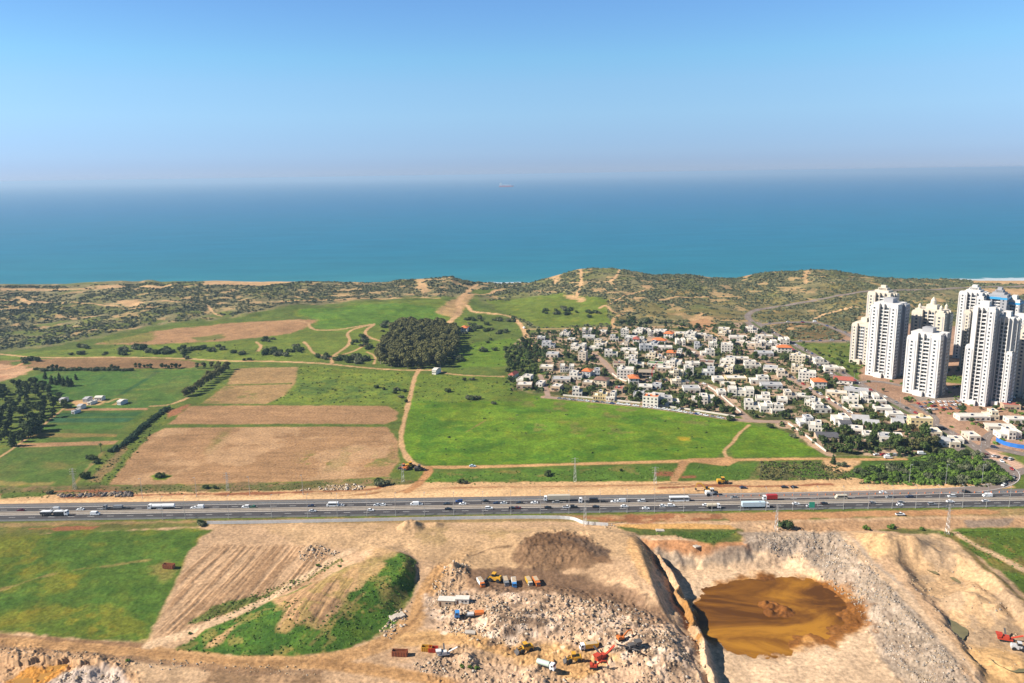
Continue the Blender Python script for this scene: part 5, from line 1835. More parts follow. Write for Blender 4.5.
def house(px, py, wpx, kind, wall, roof, special=None):
    """px, py: foot of the front wall in the photograph; wpx: its width there"""
    p = spot(px, py)
    dist = (p - Vector((0, 0, CAM_H))).length
    w = max(wpx * dist / FOC * 1.08, 4.5)
    rng = hr
    wm, wname = WALLS[wall]
    rm = ROOFS[roof]
    d = rng.uniform(9.5, 13.5)
    t = thing('village_house', 'x', 'house', p, rng.uniform(-.42, -.04))
    x0, x1 = -w / 2, w / 2
    y0, y1 = 0, d
    if kind == 'T':                                        # two storeys, upper one set back
        h1, h2 = 3.3, 6.4
        MB().box(x0, x1, y0, y1, -.8, h1).build('wall', wm, t)
        flat_roof(x0, x1, y0, y1, h1, .7, R_FLAT, wm, t)
        ux0, ux1 = (x0 + .01, x0 + w * rng.uniform(.55, .72)) if rng.random() < .5 else (x1 - w * rng.uniform(.55, .72), x1 - .01)
        uy0 = d * rng.uniform(.12, .3)
        MB().box(ux0, ux1, uy0, y1 - .02, h1 - .02, h2).build('upper_storey', wm, t)
        flat_roof(ux0, ux1, uy0, y1 - .02, h2, .55, rm, wm, t)
        face_windows(t, ux0, ux1, uy0, h1 + 1.5, 2, rng)
        face_windows(t, x0, x1, y0, 1.6, 3, rng, 1.7, 2.2)
        side_windows(t, y0, y1, x0, 1.6, 2, rng)
        side_windows(t, uy0, y1, ux0, h1 + 1.5, 2, rng)
        solar(t, (ux0 + ux1) / 2, (uy0 + y1) / 2, h2 + .06, rng)
    elif kind == 'B':                                      # tall cubic block
        h2 = rng.uniform(8.2, 9.6)
        MB().box(x0, x1, y0, y1, -.8, h2).build('wall', wm, t)
        flat_roof(x0, x1, y0, y1, h2, .8, rm, wm, t)
        sx = rng.uniform(x0 + 1.5, x1 - 3)
        s = MB().box(sx, sx + 2.6, y1 - 4, y1 - .3, h2 + .05, h2 + 2.3).build('stair_head', wm, t)
        n = max(2, int(w / 3))
        for z in (1.6, 4.6, 7.4):
            face_windows(t, x0, x1, y0, z, n, rng)
        for z in (1.6, 4.6, 7.4):
            side_windows(t, y0, y1, x0, z, 2, rng)
        solar(t, x0 + w * .35, y0 + d * .35, h2 + .06, rng)
    elif kind == 'L':                                      # low and wide
        h1 = rng.uniform(3.2, 4.2)
        MB().box(x0, x1, y0, y1, -.8, h1).build('wall', wm, t)
        flat_roof(x0, x1, y0, y1, h1, .5, rm, wm, t)
        face_windows(t, x0, x1, y0, 1.7, max(2, int(w / 4)), rng, 1.6, 2.4)
        side_windows(t, y0, y1, x0, 1.7, 2, rng)
        if w > 9:
            pg = MB()
            px0 = rng.uniform(x0, x1 - 5)
            for i in range(6):
                pg.box(px0 + i * .9, px0 + i * .9 + .16, -3.0, -.1, 2.62, 2.8)
            for cx in (px0, px0 + 4.5):
                pg.box(cx, cx + .2, -2.95, -2.75, -.5, 2.6)
            pg.build('pergola', WOODP, t)
        solar(t, 0, y0 + d * .5, h1 + .06, rng)
    elif kind == 'H':                                      # hipped tile roof
        h1 = rng.uniform(5.6, 6.4) if w > 7 else 3.4
        MB().box(x0, x1, y0, y1, -.8, h1).build('wall', wm, t)
        m = MB()
        hip(m, x0, x1, y0, y1, h1 + .003, 2.4, .6)
        r = m.build('roof', rm, t)
        for z in ((1.6, 4.4) if h1 > 5 else (1.6,)):
            face_windows(t, x0, x1, y0, z, max(2, int(w / 3.2)), rng)
            side_windows(t, y0, y1, x0, z, 2, rng)
    elif kind == 'G':                                      # gabled, long
        h1 = 3.6
        MB().box(x0, x1, y0, y1, -.8, h1).build('wall', wm, t)
        m = MB()
        gable(m, x0, x1, y0, y1, h1 + .2, 2.6, .6)
        m.build('roof', rm, t)
        e = MB()
        for x in (x0, x1 - .25):
            e.add([(x, y0, h1 - .01), (x, y1, h1 - .01), (x, (y0 + y1) / 2, h1 + 2.3), (x + .25, y0, h1 - .01), (x + .25, y1, h1 - .01), (x + .25, (y0 + y1) / 2, h1 + 2.3)], [(0, 1, 2), (5, 4, 3), (0, 3, 4, 1), (1, 4, 5, 2), (2, 5, 3, 0)])
        e.build('gable_wall', wm, t)
        face_windows(t, x0, x1, y0, 1.8, max(2, int(w / 4)), rng)
    elif kind == 'C':                                      # cluster of stepped cubes
        n = 3
        xs = x0
        for i in range(n):
            ww = w / n
            hh = (3.3, 6.4, 4.9, 6.8)[(i + int(px)) % 4]
            yy = rng.uniform(0, 3.0)
            MB().box(xs + .002 * i, xs + ww, yy, yy + d, -.8, hh).build('wall', wm, t)
            flat_roof(xs + .002 * i, xs + ww, yy, yy + d, hh, .6, rm if i % 2 else R_FLAT, wm, t)
            face_windows(t, xs, xs + ww, yy, 1.6, 1 + (ww > 4), rng, 1.6, 2)
            if hh > 5:
                face_windows(t, xs, xs + ww, yy, 4.6, 1 + (ww > 4), rng)
            xs += ww
        side_windows(t, 3.2, d, x0, 1.6, 2, rng)
        solar(t, 0, d * .7, 6.5 if False else (3.3, 6.4, 4.9, 6.8)[(1 + int(px)) % 4] + .06, rng)
    elif kind == 'S':                                      # shed
        h1 = 4.4
        MB().box(x0, x1, y0, y1, -.8, h1).build('wall', wm, t)
        m = MB()
        gable(m, x0, x1, y0, y1, h1 + .2, 1.3, .35)
        m.build('roof', rm, t)
        face_windows(t, x0, x1, y0, 2.2, 3, rng)
    elif kind == 'U':                                      # concrete shell under construction
        cm = paint('raw_concrete', (0.34, 0.27, 0.20), .95, .15, .5)
        for z in (0, 3.1, 6.2):
            MB().box(x0, x1, y0, y1, z - .25, z).build('floor_slab', cm, t)
        m = MB()
        for i in range(5):
            for yy in (.4, d / 2, d - .7):
                cx = x0 + .3 + (w - .9) * i / 4
                m.box(cx, cx + .3, yy, yy + .3, 0, 5.94)
        tag(m.build('column', cm, t), kind='stuff')
        MB().box(x0 + .3, x1 - .3, d - .36, d - .1, .002, 5.9).build('wall', W_TAN, t)
    if kind in 'TBLHC':
        dx = rng.uniform(x0 + 1, x1 - 1)
        yy = -.02 if kind != 'C' else -.02
        if kind != 'C':
            MB().box(dx - .5, dx + .5, -.07, .05, 0, 2.2).build('door', DOOR, t)
    t['_k'] = kind
    HOUSES.append((t, p, w, d, kind, wname, roof, special))
    return t


SHAPE = {'T': 'villa with set back upper storey', 'B': 'three-storey cubic house', 'L': 'low flat house', 'H': 'tile roofed villa', 'G': 'gabled long house', 'C': 'stepped cube villa', 'S': 'shed', 'U': 'shell'}
HL = [(541, 340.5, 7, 'L', 'g', 'f'), (548, 348, 12, 'T', 'g', 'g'), (564, 337, 9, 'C', 'w', 'g'), (570.5, 342.5, 7, 'L', 'b', 'f'), (587, 335, 9, 'C', 'w', 'f'), (577, 351, 13, 'C', 'w', 'f'), (552, 357.5, 11, 'L', 'w', 'g'),
      (546, 371, 12, 'L', 'c', 'f'), (567, 373, 13, 'C', 'w', 'g'), (582, 361, 7, 'B', 'b', 'f'), (586, 377.5, 8, 'H', 'g', 'o'), (595.5, 377, 8, 'T', 'g', 'g'), (523, 383.5, 13, 'T', 'w', 'f'), (561, 383, 17, 'L', 'b', 'g'),
      (587, 387, 9, 'L', 't', 'f'), (511, 378.5, 5, 'H', 'w', 'r'), (539, 387, 6, 'L', 'w', 'f'), (524, 389, 14, 'L', 't', 'f'), (555, 391, 9, 'L', 't', 'f'), (602, 334.5, 7, 'L', 'b', 'f'), (600, 346, 12, 'T', 'c', 'g'), (624.5, 337, 7, 'B', 'w', 'f'),
      (637, 334.5, 9, 'T', 'w', 'f'), (645.5, 333, 6, 'L', 'b', 'f'), (653, 337, 9, 'C', 'w', 'f'), (668, 338.5, 8, 'H', 'w', 'o'), (624, 347.5, 7, 'T', 'b', 'f'), (636, 344, 6, 'H', 'w', 'r'), (643, 344, 7, 'T', 'w', 'f'), (658.5, 345.5, 12, 'H', 'w', 'o'),
      (646.5, 351, 12, 'T', 'g', 'g'), (611, 357, 12, 'T', 'w', 'f'), (628, 353, 14, 'L', 'w', 'f'), (631, 360, 12, 'C', 'c', 'f'), (650, 359, 9, 'T', 'c', 'f'), (658, 358.5, 6, 'L', 't', 'r'), (665, 350.5, 13, 'L', 'w', 'f'), (671, 358.5, 8, 'H', 't', 'o'),
      (677, 356.5, 7, 'T', 'w', 'f'), (681, 346, 8, 'C', 'w', 'f'), (689, 339, 10, 'C', 'w', 'f'), (636, 367.5, 14, 'T', 'w', 'g'), (619, 367.5, 11, 'L', 'c', 'n'), (625, 379, 15, 'B', 'w', 'f'), (655, 367, 14, 'L', 'w', 'l'), (672, 367, 15, 'C', 'w', 'f'),
      (646, 378.5, 15, 'U', 't', 'f', 'bare concrete house shell under construction beside the red crane'), (676, 377, 13, 'C', 'c', 'f'), (689, 376, 8, 'B', 'w', 'f'), (634, 384.5, 9, 'H', 'w', 'o'), (600, 386.5, 12, 'H', 'c', 'n'), (600, 400, 13, 'C', 'y', 'f'), (610, 401, 8, 'T', 'w', 'f'),
      (638, 398, 9, 'L', 'g', 'g'), (650, 407, 14, 'B', 'w', 'o'), (670, 406, 17, 'T', 'w', 'g'), (645, 390.5, 13, 'L', 'w', 'f'), (656, 389, 8, 'L', 'g', 'g'), (577, 396.5, 9, 'T', 'w', 'f'), (618, 393, 8, 'L', 't', 'r'), (692, 337, 7, 'T', 'w', 'f'), (702, 337.5, 8, 'L', 'b', 'f'),
      (711, 342, 11, 'T', 'b', 'g'), (699, 349.5, 8, 'T', 'g', 'g'), (692.5, 343, 8, 'L', 'c', 'f'), (708, 356, 12, 'T', 'w', 'f'), (689, 356.5, 9, 'L', 'b', 'f'), (727, 353, 10, 'B', 'w', 'f'), (738, 340.5, 15, 'L', 'w', 'f'), (750, 333, 12, 'C', 'w', 'f', 'large white stepped villa beside the curved road'), (737, 345, 12, 'L', 'b', 'f'),
      (706, 366.5, 13, 'L', 'w', 'n'), (727, 364, 13, 'T', 'w', 'g'), (693, 367, 12, 'L', 'w', 'f'), (708, 375.5, 11, 'T', 'g', 'g'), (725, 373.5, 13, 'C', 'c', 'f'), (742, 362, 12, 'L', 'b', 'f'), (753, 368.5, 14, 'T', 'w', 'f'), (765, 356.5, 15, 'L', 'g', 'g'),
      (748, 346.5, 12, 'L', 'b', 'f'), (765, 339.5, 13, 'L', 'b', 'f'), (769, 347.5, 14, 'C', 'w', 'f'), (776, 352, 8, 'T', 'w', 'f'), (737, 382, 18, 'L', 'y', 'f'), (760, 384, 16, 'T', 'w', 'f'), (772, 389, 18, 'L', 'g', 'g'), (692, 393, 15, 'L', 'w', 'g'), (704, 405, 20, 'C', 'w', 'f'),
      (728, 388, 13, 'L', 'c', 'f'), (741, 397, 22, 'C', 'w', 'f'), (752, 410, 13, 'T', 'w', 'f'), (770, 413, 16, 'C', 'w', 'f'), (763, 403, 12, 'T', 'w', 'f'), (722, 396, 7, 'L', 'w', 'f'), (719, 383, 9, 'L', 'w', 'f'), (791, 400, 10, 'T', 'b', 'f'), (803, 400, 12, 'L', 'w', 'f'),
      (812, 407, 13, 'C', 'w', 'f'), (823, 413, 14, 'T', 'w', 'f'), (807, 382, 14, 'B', 'w', 'f'), (820, 388.5, 11, 'H', 'w', 'o'), (843, 384, 15, 'G', 'w', 'r'), (856, 394.5, 19, 'L', 'g', 'g'), (836, 396.5, 17, 'L', 'c', 'f'), (850, 404, 13, 'T', 'w', 'f'), (857, 411.5, 10, 'L', 'c', 'f'),
      (807, 427, 12, 'T', 'g', 'g'), (818, 433, 15, 'C', 'w', 'f'), (846, 426.5, 17, 'C', 'w', 'f'), (861, 424.5, 13, 'G', 't', 'g'), (871, 429, 12, 'G', 't', 'g'), (778, 414, 11, 'T', 'w', 'f'), (782, 404, 9, 'L', 'w', 'f'), (785, 345, 8, 'C', 'w', 'f'), (784.5, 353, 12, 'H', 'w', 'o'),
      (797, 364, 13, 'B', 'c', 'f'), (808, 364, 10, 'T', 'b', 'f'), (797, 373, 10, 'C', 'c', 'f'), (871, 403.5, 13, 'C', 'w', 'f'), (881, 405, 9, 'L', 'w', 'f'), (884, 413, 13, 'L', 'w', 'f'), (896, 419, 12, 'L', 'w', 'f'), (905, 424.5, 13, 'L', 'g', 'g'), (921, 431, 17, 'B', 'y', 'f', 'large pale yellow block with flat roofs beside the avenue'),
      (934, 437, 12, 'L', 'c', 'f'), (828, 443, 18, 'S', 't', 'd', 'dark roofed shed among trees near the end of the white boundary wall'), (887, 442.5, 12, 'L', 'w', 'g'), (856, 434, 10, 'L', 'w', 'f'), (846, 429, 9, 'S', 'g', 'd'), (898, 428, 9, 'S', 'w', 'g'), (944, 447, 9, 'S', 'g', 'g'),
      (957, 444, 10, 'L', 'w', 'f'), (955, 448, 8, 'L', 'c', 'f'), (899, 442, 6, 'L', 'w', 'f'), (868, 440, 7, 'L', 'w', 'f'), (832, 372, 12, 'L', 'w', 'f'), (822, 366, 11, 'T', 'w', 'g'), (840, 372.5, 9, 'L', 'b', 'f'), (783, 378, 9, 'T', 'b', 'f'), (770, 372, 12, 'L', 'w', 'g')]
for a in HL:
    house(*a)
_rpA = np.concatenate([resample(pl, 2.0) for pl, r in ROADS_W])
_rrA = np.concatenate([np.full(len(resample(pl, 2.0)), r) for pl, r in ROADS_W])
VILL = [(508, 350), (528, 334), (600, 328), (690, 326), (745, 323), (775, 330), (805, 357), (850, 385), (905, 414), (960, 442), (978, 455), (905, 457), (832, 454), (790, 431), (768, 421), (740, 416), (700, 409), (640, 402), (560, 395), (512, 390)]
_occ = [(p.x, p.y + d / 2, max(w, d) * .5 + 7.2) for (t, p, w, d, *_r) in HOUSES]
rf = random.Random(404)
nfill = 0
for x, y, u in scatter([(545, 343), (600, 333), (690, 330), (745, 328), (775, 334), (805, 360), (850, 388), (890, 412), (880, 424), (800, 424), (768, 417), (740, 412), (700, 405), (640, 398), (565, 391), (550, 370)], 24, 18.5, 505, _occ):
    if not (((_rpA[:, 0] - x) ** 2 + (_rpA[:, 1] - y) ** 2) > (_rrA + 6.5) ** 2).all():
        continue
    q_ = _R.T @ np.array([x, y, -CAM_H])
    fpx, fpy = 512 + FOC * q_[0] / -q_[2], 341.5 - FOC * q_[1] / -q_[2]
    wpx = rf.uniform(9.5, 14) * FOC / math.hypot(y, CAM_H)
    house(fpx, fpy + 1.2, wpx, rf.choice('TLCTLTH' if rf.random() < .25 else 'TLCTL'), rf.choice('wwwcbwg'), rf.choice('ffgfgf'))
    nfill += 1
for it_ in HOUSES[-nfill:] if nfill else []:
    pass
# labels: shape, then the place in the rows of the village as seen across the green field
ORD = ['', 'first', 'second', 'third', 'fourth', 'fifth', 'sixth', 'seventh', 'eighth', 'ninth', 'tenth', 'eleventh', 'twelfth', 'thirteenth', 'fourteenth', 'fifteenth', 'sixteenth', 'seventeenth', 'eighteenth', 'nineteenth', 'twentieth', 'twenty-first', 'twenty-second', 'twenty-third', 'twenty-fourth']
byk = {}
for it in HOUSES:
    t, p, w, d, kind, wname, roof, sp_ = it
    rn = {'o': 'orange roofed ', 'r': 'red roofed ', 'n': 'brown roofed ', 'd': 'dark roofed ', 'l': 'green roofed '}.get(roof, '')
    nm = {'H': rn + wname + ' villa', 'G': rn + wname + ' gabled house', 'T': rn + wname + ' two-storey villa', 'B': rn + wname + ' three-storey house', 'L': rn + wname + ' low house', 'C': rn + wname + ' stepped villa', 'S': rn + wname + ' shed', 'U': 'x'}[kind]
    row = 'back' if p.y > 960 else 'rear' if p.y > 880 else 'middle' if p.y > 800 else 'front' if p.y > 725 else 'nearest'
    byk.setdefault((nm, row), []).append(it)
ROWN = {'back': 'in the last house rows before the dunes', 'rear': 'in the house rows behind the village centre', 'middle': 'in the middle house rows', 'front': 'in the second belt above the green field', 'nearest': 'in the village belt nearest the highway'}
for (nm, row), its in byk.items():
    its.sort(key=lambda i: i[1].x / i[1].y)
    for k, it in enumerate(its):
        t = it[0]
        if '_k' in t:
            del t['_k']
        if it[7]:
            lab = it[7]
        elif len(its) == 1:
            lab = 'only ' + nm + ' ' + ROWN[row]
        else:
            lab = nm + ', ' + ORD[k + 1] + ' from left, ' + ROWN[row]
        tag(t, lab, 'house', 'houses of the village')
# ---- the tall red boom beside the unfinished house
RED_P = paint('crane_red', (0.55, 0.03, 0.03), .45, .06, 1)
cp = spot(652.5, 379)
ct = thing('crane_truck', 'red concrete pump boom standing folded up beside the unfinished house', 'crane', cp)
k_ = 1.25
MB().tube((0, 0, 1.2), (-.8, 0, 7.5), .32, .28, 8).tube((-.8, 0, 7.5), (1.6, 0, 13.5), .28, .22, 8).tube((1.6, 0, 13.5), (5.2, .5, 17.0), .22, .16, 8).build('boom', RED_P, ct)
MB().box(-3.2, 3.4, -1.2, 1.2, .6, 1.3).box(-2.8, 1.0, -1.1, 1.1, 1.3, 2.1).build('chassis', W_GREY, ct)
MB().box(2.0, 4.0, -1.2, 1.2, .7, 2.9).build('cab', W_WHITE, ct)
# ---- the farm
farm = [(98, 401, 7.5, 'S', 'w', 'f', 'long white roofed barn of the small farm'), (85, 402.5, 4.5, 'S', 'g', 'g', 'grey roofed shed left of the white barn'), (89, 405, 3.6, 'L', 'w', 'f', 'small white hut in front of the farm barn'),
        (119, 405, 5, 'S', 'g', 'f', 'grey and white shed right of the farm yard'), (79, 409.5, 4.5, 'S', 'w', 'g', 'pale roofed shed in front of the farm trees'), (61, 403, 4, 'S', 'w', 'g', 'small white shed half hidden by farm trees'), (73, 414, 4, 'L', 'g', 'g', 'low grey shack at the lower farm trees')]
for a in farm:
    t = house(*a)
    HOUSES.pop()
    del t['_k']
    t.name = 'farm_building'
    t.scale = (.8, .7, .72)
    tag(t, a[6], 'farm building', 'buildings of the small farm')
for px, py, w, lab in [(464, 332.5, 6, 'small red roofed hut behind the grove'), (434, 374.5, 4, 'white hut with a dark canopy below the grove')]:
    t = house(px, py, w, 'H' if 'red' in lab else 'S', 'w', 'o' if 'red' in lab else 'f', lab)
    HOUSES.pop()
    del t['_k']
    t.name = 'field_hut'
    tag(t, lab, 'hut')
# ---- commercial buildings beside the roundabout
for a in [(975, 421, 24, 'L', 'w', 'f', 'long white flat building below the front towers'), (1002, 432, 20, 'L', 'b', 'f', 'beige flat roofed hall right of the avenue'), (1012, 440, 16, 'C', 'w', 'f', 'white hall with vaulted roof behind the blue hoarding'), (1012, 410, 12, 'L', 't', 'r', 'red brown roofed low building beside the right hand tower'),
          (993, 420, 9, 'T', 'c', 'f', 'small cream building with an arch below the twin tower'), (1018, 424, 14, 'L', 'w', 'f', 'white flat building at the right edge above the beige hall'), (975, 441, 9, 'L', 'b', 'f', 'narrow beige kiosk beside the roundabout approach')]:
    t = house(*a)
    HOUSES.append(HOUSES.pop())
    del t['_k']
    t.name = 'shop_building'
    tag(t, a[6], 'shop building', 'buildings beside the roundabout')
BLUEH = paint('hoarding_blue', (0.03, 0.16, 0.50), .5, .12, .4)
tag(wall_along(MB(), rounded(G([(996, 441), (1002, 444.5), (1010, 446.8), (1018, 448.2), (1032, 450)]), 1), 0, .2, 3.0, 4).build('blue_hoarding', BLUEH), 'curved bright blue hoarding beside the roundabout road', 'hoarding')

# ---- village trees
avoid = [(p.x + 0, p.y + d / 2, max(w, d) * .45 + .6) for (t, p, w, d, *_r) in HOUSES]


_rp = np.concatenate([resample(pl, 1.5) for pl, r in ROADS_W])
_rr = np.concatenate([np.full(len(resample(pl, 1.5)), r + 1.2) for pl, r in ROADS_W])


def off_road(x, y):
    return bool((((_rp[:, 0] - x) ** 2 + (_rp[:, 1] - y) ** 2) > _rr ** 2).all())


VILL = [(508, 350), (528, 334), (600, 328), (690, 326), (745, 323), (775, 330), (805, 357), (850, 385), (905, 414), (960, 442), (978, 455), (905, 457), (832, 454), (790, 431), (768, 421), (740, 416), (700, 409), (640, 402), (560, 395), (512, 390)]
rng = random.Random(77)
nt = 0
EDGE = [([(504, 346), (528, 340), (546, 352), (548, 380), (530, 394), (506, 384)], 46, 6.0), ([(812, 440), (858, 424), (905, 428), (935, 440), (930, 452), (905, 456), (850, 456), (832, 453)], 56, 5.6), ([(645, 409), (690, 402), (715, 406), (742, 414), (735, 417), (690, 410)], 22, 4.5)]
for poly, n, md in EDGE:
    for x, y, u in scatter(poly, n, md, int(n), avoid):
        if not off_road(x, y):
            continue
        K_GARDEN.put(pos(x, y), rng.uniform(.75, 1.25), 'rounded dark green garden tree among the village houses', 'garden trees of the village', rng=rng)
        nt += 1
for x, y, u in scatter(VILL, 320, 7.0, 78, avoid):
    if not off_road(x, y) or nt > 262:
        continue
    K_GARDEN.put(pos(x, y), rng.uniform(.75, 1.3), 'rounded dark green garden tree among the village houses', 'garden trees of the village', rng=rng)
    nt += 1
for px, py, lab in [(821, 427.5, 'rust brown garden tree between white villas above the small green field'), (571, 395.5, 'rust coloured tree beside the white house on the field edge street'), (876, 417, 'brownish tree beside the low white houses near the avenue')]:
    K_RUST.put(spot(px, py), .8, lab, None, rng=rng)
for i, (px, py) in enumerate([(905, 449), (911, 450), (917, 450), (923, 449), (929, 448), (935, 447)]):
    K_EUC.put(spot(px, py), .62, 'olive tree in the tall row behind the parked cars', 'olive trees behind the parked cars', rng=rng)
K_PALM.put(spot(880.5, 451.5), .7, 'palm tree beside the parked cars at the village edge', None, rng=rng)
# avenue trees
for side, n in ((15.0, 26), (-15.5, 10)):
    q = resample(AVE, 340 / n)
    nn = normals(q)
    for i in range(2, len(q) - 3):
        x, y = q[i] - nn[i] * (side + rng.uniform(-2.5, 4.5) * (1 if side > 0 else -.4))
        K_GARDEN.put(pos(x, y), rng.uniform(.5, .85), 'small street tree beside the diagonal avenue', 'street trees along the avenue', rng=rng)
for poly, n in [([(800, 350), (852, 358), (866, 384), (850, 378), (815, 356)], 10), ([(940, 372), (1004, 372), (1004, 380), (940, 380)], 7), ([(955, 404), (1024, 404), (1024, 414), (960, 416)], 8), ([(958, 420), (1000, 436), (1024, 436), (1024, 424), (980, 420)], 8)]:
    for x, y, u in scatter(poly, n, 6, n + 3, avoid):
        K_GARDEN.put(pos(x, y), rng.uniform(.5, .9), 'tree planted in the grounds below the tower blocks', 'trees in the tower grounds', rng=rng)

# the low greenery of gardens, hedges and verges: nobody could count it
def greenery(name, spots, mat, seed, leaf=1.0, per=18):
    """one mesh of many small leafy clumps; spots: x, y, radius, height"""
    r_ = np.random.default_rng(seed)
    sp_ = np.array(spots)
    n = len(sp_)
    k = np.repeat(np.arange(n), per)
    d = r_.normal(size=(n * per, 3))
    d /= np.linalg.norm(d, axis=1)[:, None]
    d[:, 2] = np.abs(d[:, 2])
    z = H(sp_[:, 0], sp_[:, 1])
    c = np.stack([sp_[k, 0] + d[:, 0] * sp_[k, 2] * .8, sp_[k, 1] + d[:, 1] * sp_[k, 2] * .8, z[k] + d[:, 2] * sp_[k, 3] * .85], 1)
    nrm = d + r_.normal(scale=.4, size=d.shape)
    nrm /= np.linalg.norm(nrm, axis=1)[:, None]
    a = np.cross(nrm, r_.normal(size=d.shape))
    a /= np.linalg.norm(a, axis=1)[:, None] + 1e-9
    b = np.cross(nrm, a)
    s_ = (leaf * sp_[k, 2] * (.35 + .35 * r_.random(n * per)))[:, None]
    V = np.stack([c - a * s_, c - b * s_ * .8, c + a * s_, c + b * s_ * .8], 1).reshape(-1, 3)
    o = bpy.data.objects.new(name, quads_mesh(name, V, mat))
    COL.objects.link(o)
    o['kind'] = 'stuff'
    return o


sp_ = []
for x, y, u in scatter(VILL, 2300, 3.0, 178, [(a, b, r - 1.2) for a, b, r in avoid]):
    if vnoise(np.array([x / 17]), np.array([y / 17]), 5)[0] < .2:
        continue
    if off_road(x, y):
        sp_.append((x, y, rng.uniform(1.0, 2.6), rng.uniform(1.2, 4.2)))
greenery('garden_shrubbery', sp_, F_DARK, 31)
sp_ = []
for poly, n in [([(790, 345), (860, 343), (905, 402), (960, 436), (985, 450), (1100, 450), (1100, 370), (940, 370), (870, 380)], 260), ([(505, 345), (530, 338), (548, 360), (545, 392), (506, 390)], 160), ([(856, 470), (905, 462), (950, 450), (990, 458), (1010, 480), (930, 486), (865, 483)], 260)]:
    for x, y, u in scatter(poly, n, 3.0, n, [(a, b, r - 1) for a, b, r in avoid]):
        if off_road(x, y):
            sp_.append((x, y, rng.uniform(1.0, 2.4), rng.uniform(.7, 2.2)))
greenery('undergrowth', sp_, F_GREEN, 32)
sp_ = []
for poly, n in [([(760, 462), (822, 462), (858, 476), (850, 480), (760, 480)], 420), ([(860, 478), (1000, 482), (990, 487), (860, 484)], 160)]:
    for x, y, u in scatter(poly, n, 1.6, n):
        if off_road(x, y):
            sp_.append((x, y, .5 + 1.1 * u * u, .3 + .7 * u * u))
greenery('dry_weeds', sp_, F_OLIVE, 36, 1.0, 10)

greenery('coastal_scrub', SCRUB_SPOTS, F_SCRUB, 33, 1.0, 12)
# ------------------------------------------------------------------ apartment towers
T_WHITE = paint('tower_white', (0.66, 0.625, 0.58), .8, .05, .2)
T_CREAM = paint('tower_cream', (0.62, 0.54, 0.43), .8, .05, .2)
T_GREY_SHADE = paint('tower_grey_and_shade', (0.34, 0.335, 0.345), .8, .06, .2)  # grey walls and strips; also shade painted on the dark sides of white towers
T_GLASS = paint('tower_glass', (0.05, 0.065, 0.085), .15, .1, .2, .6)
T_BLUE = paint('tower_blue_band', (0.05, 0.30, 0.55), .35, .06, .3)
T_RAIL = paint('balcony_slab', (0.66, 0.63, 0.59), .8, .05, .3)
FLOOR_H = 3.3


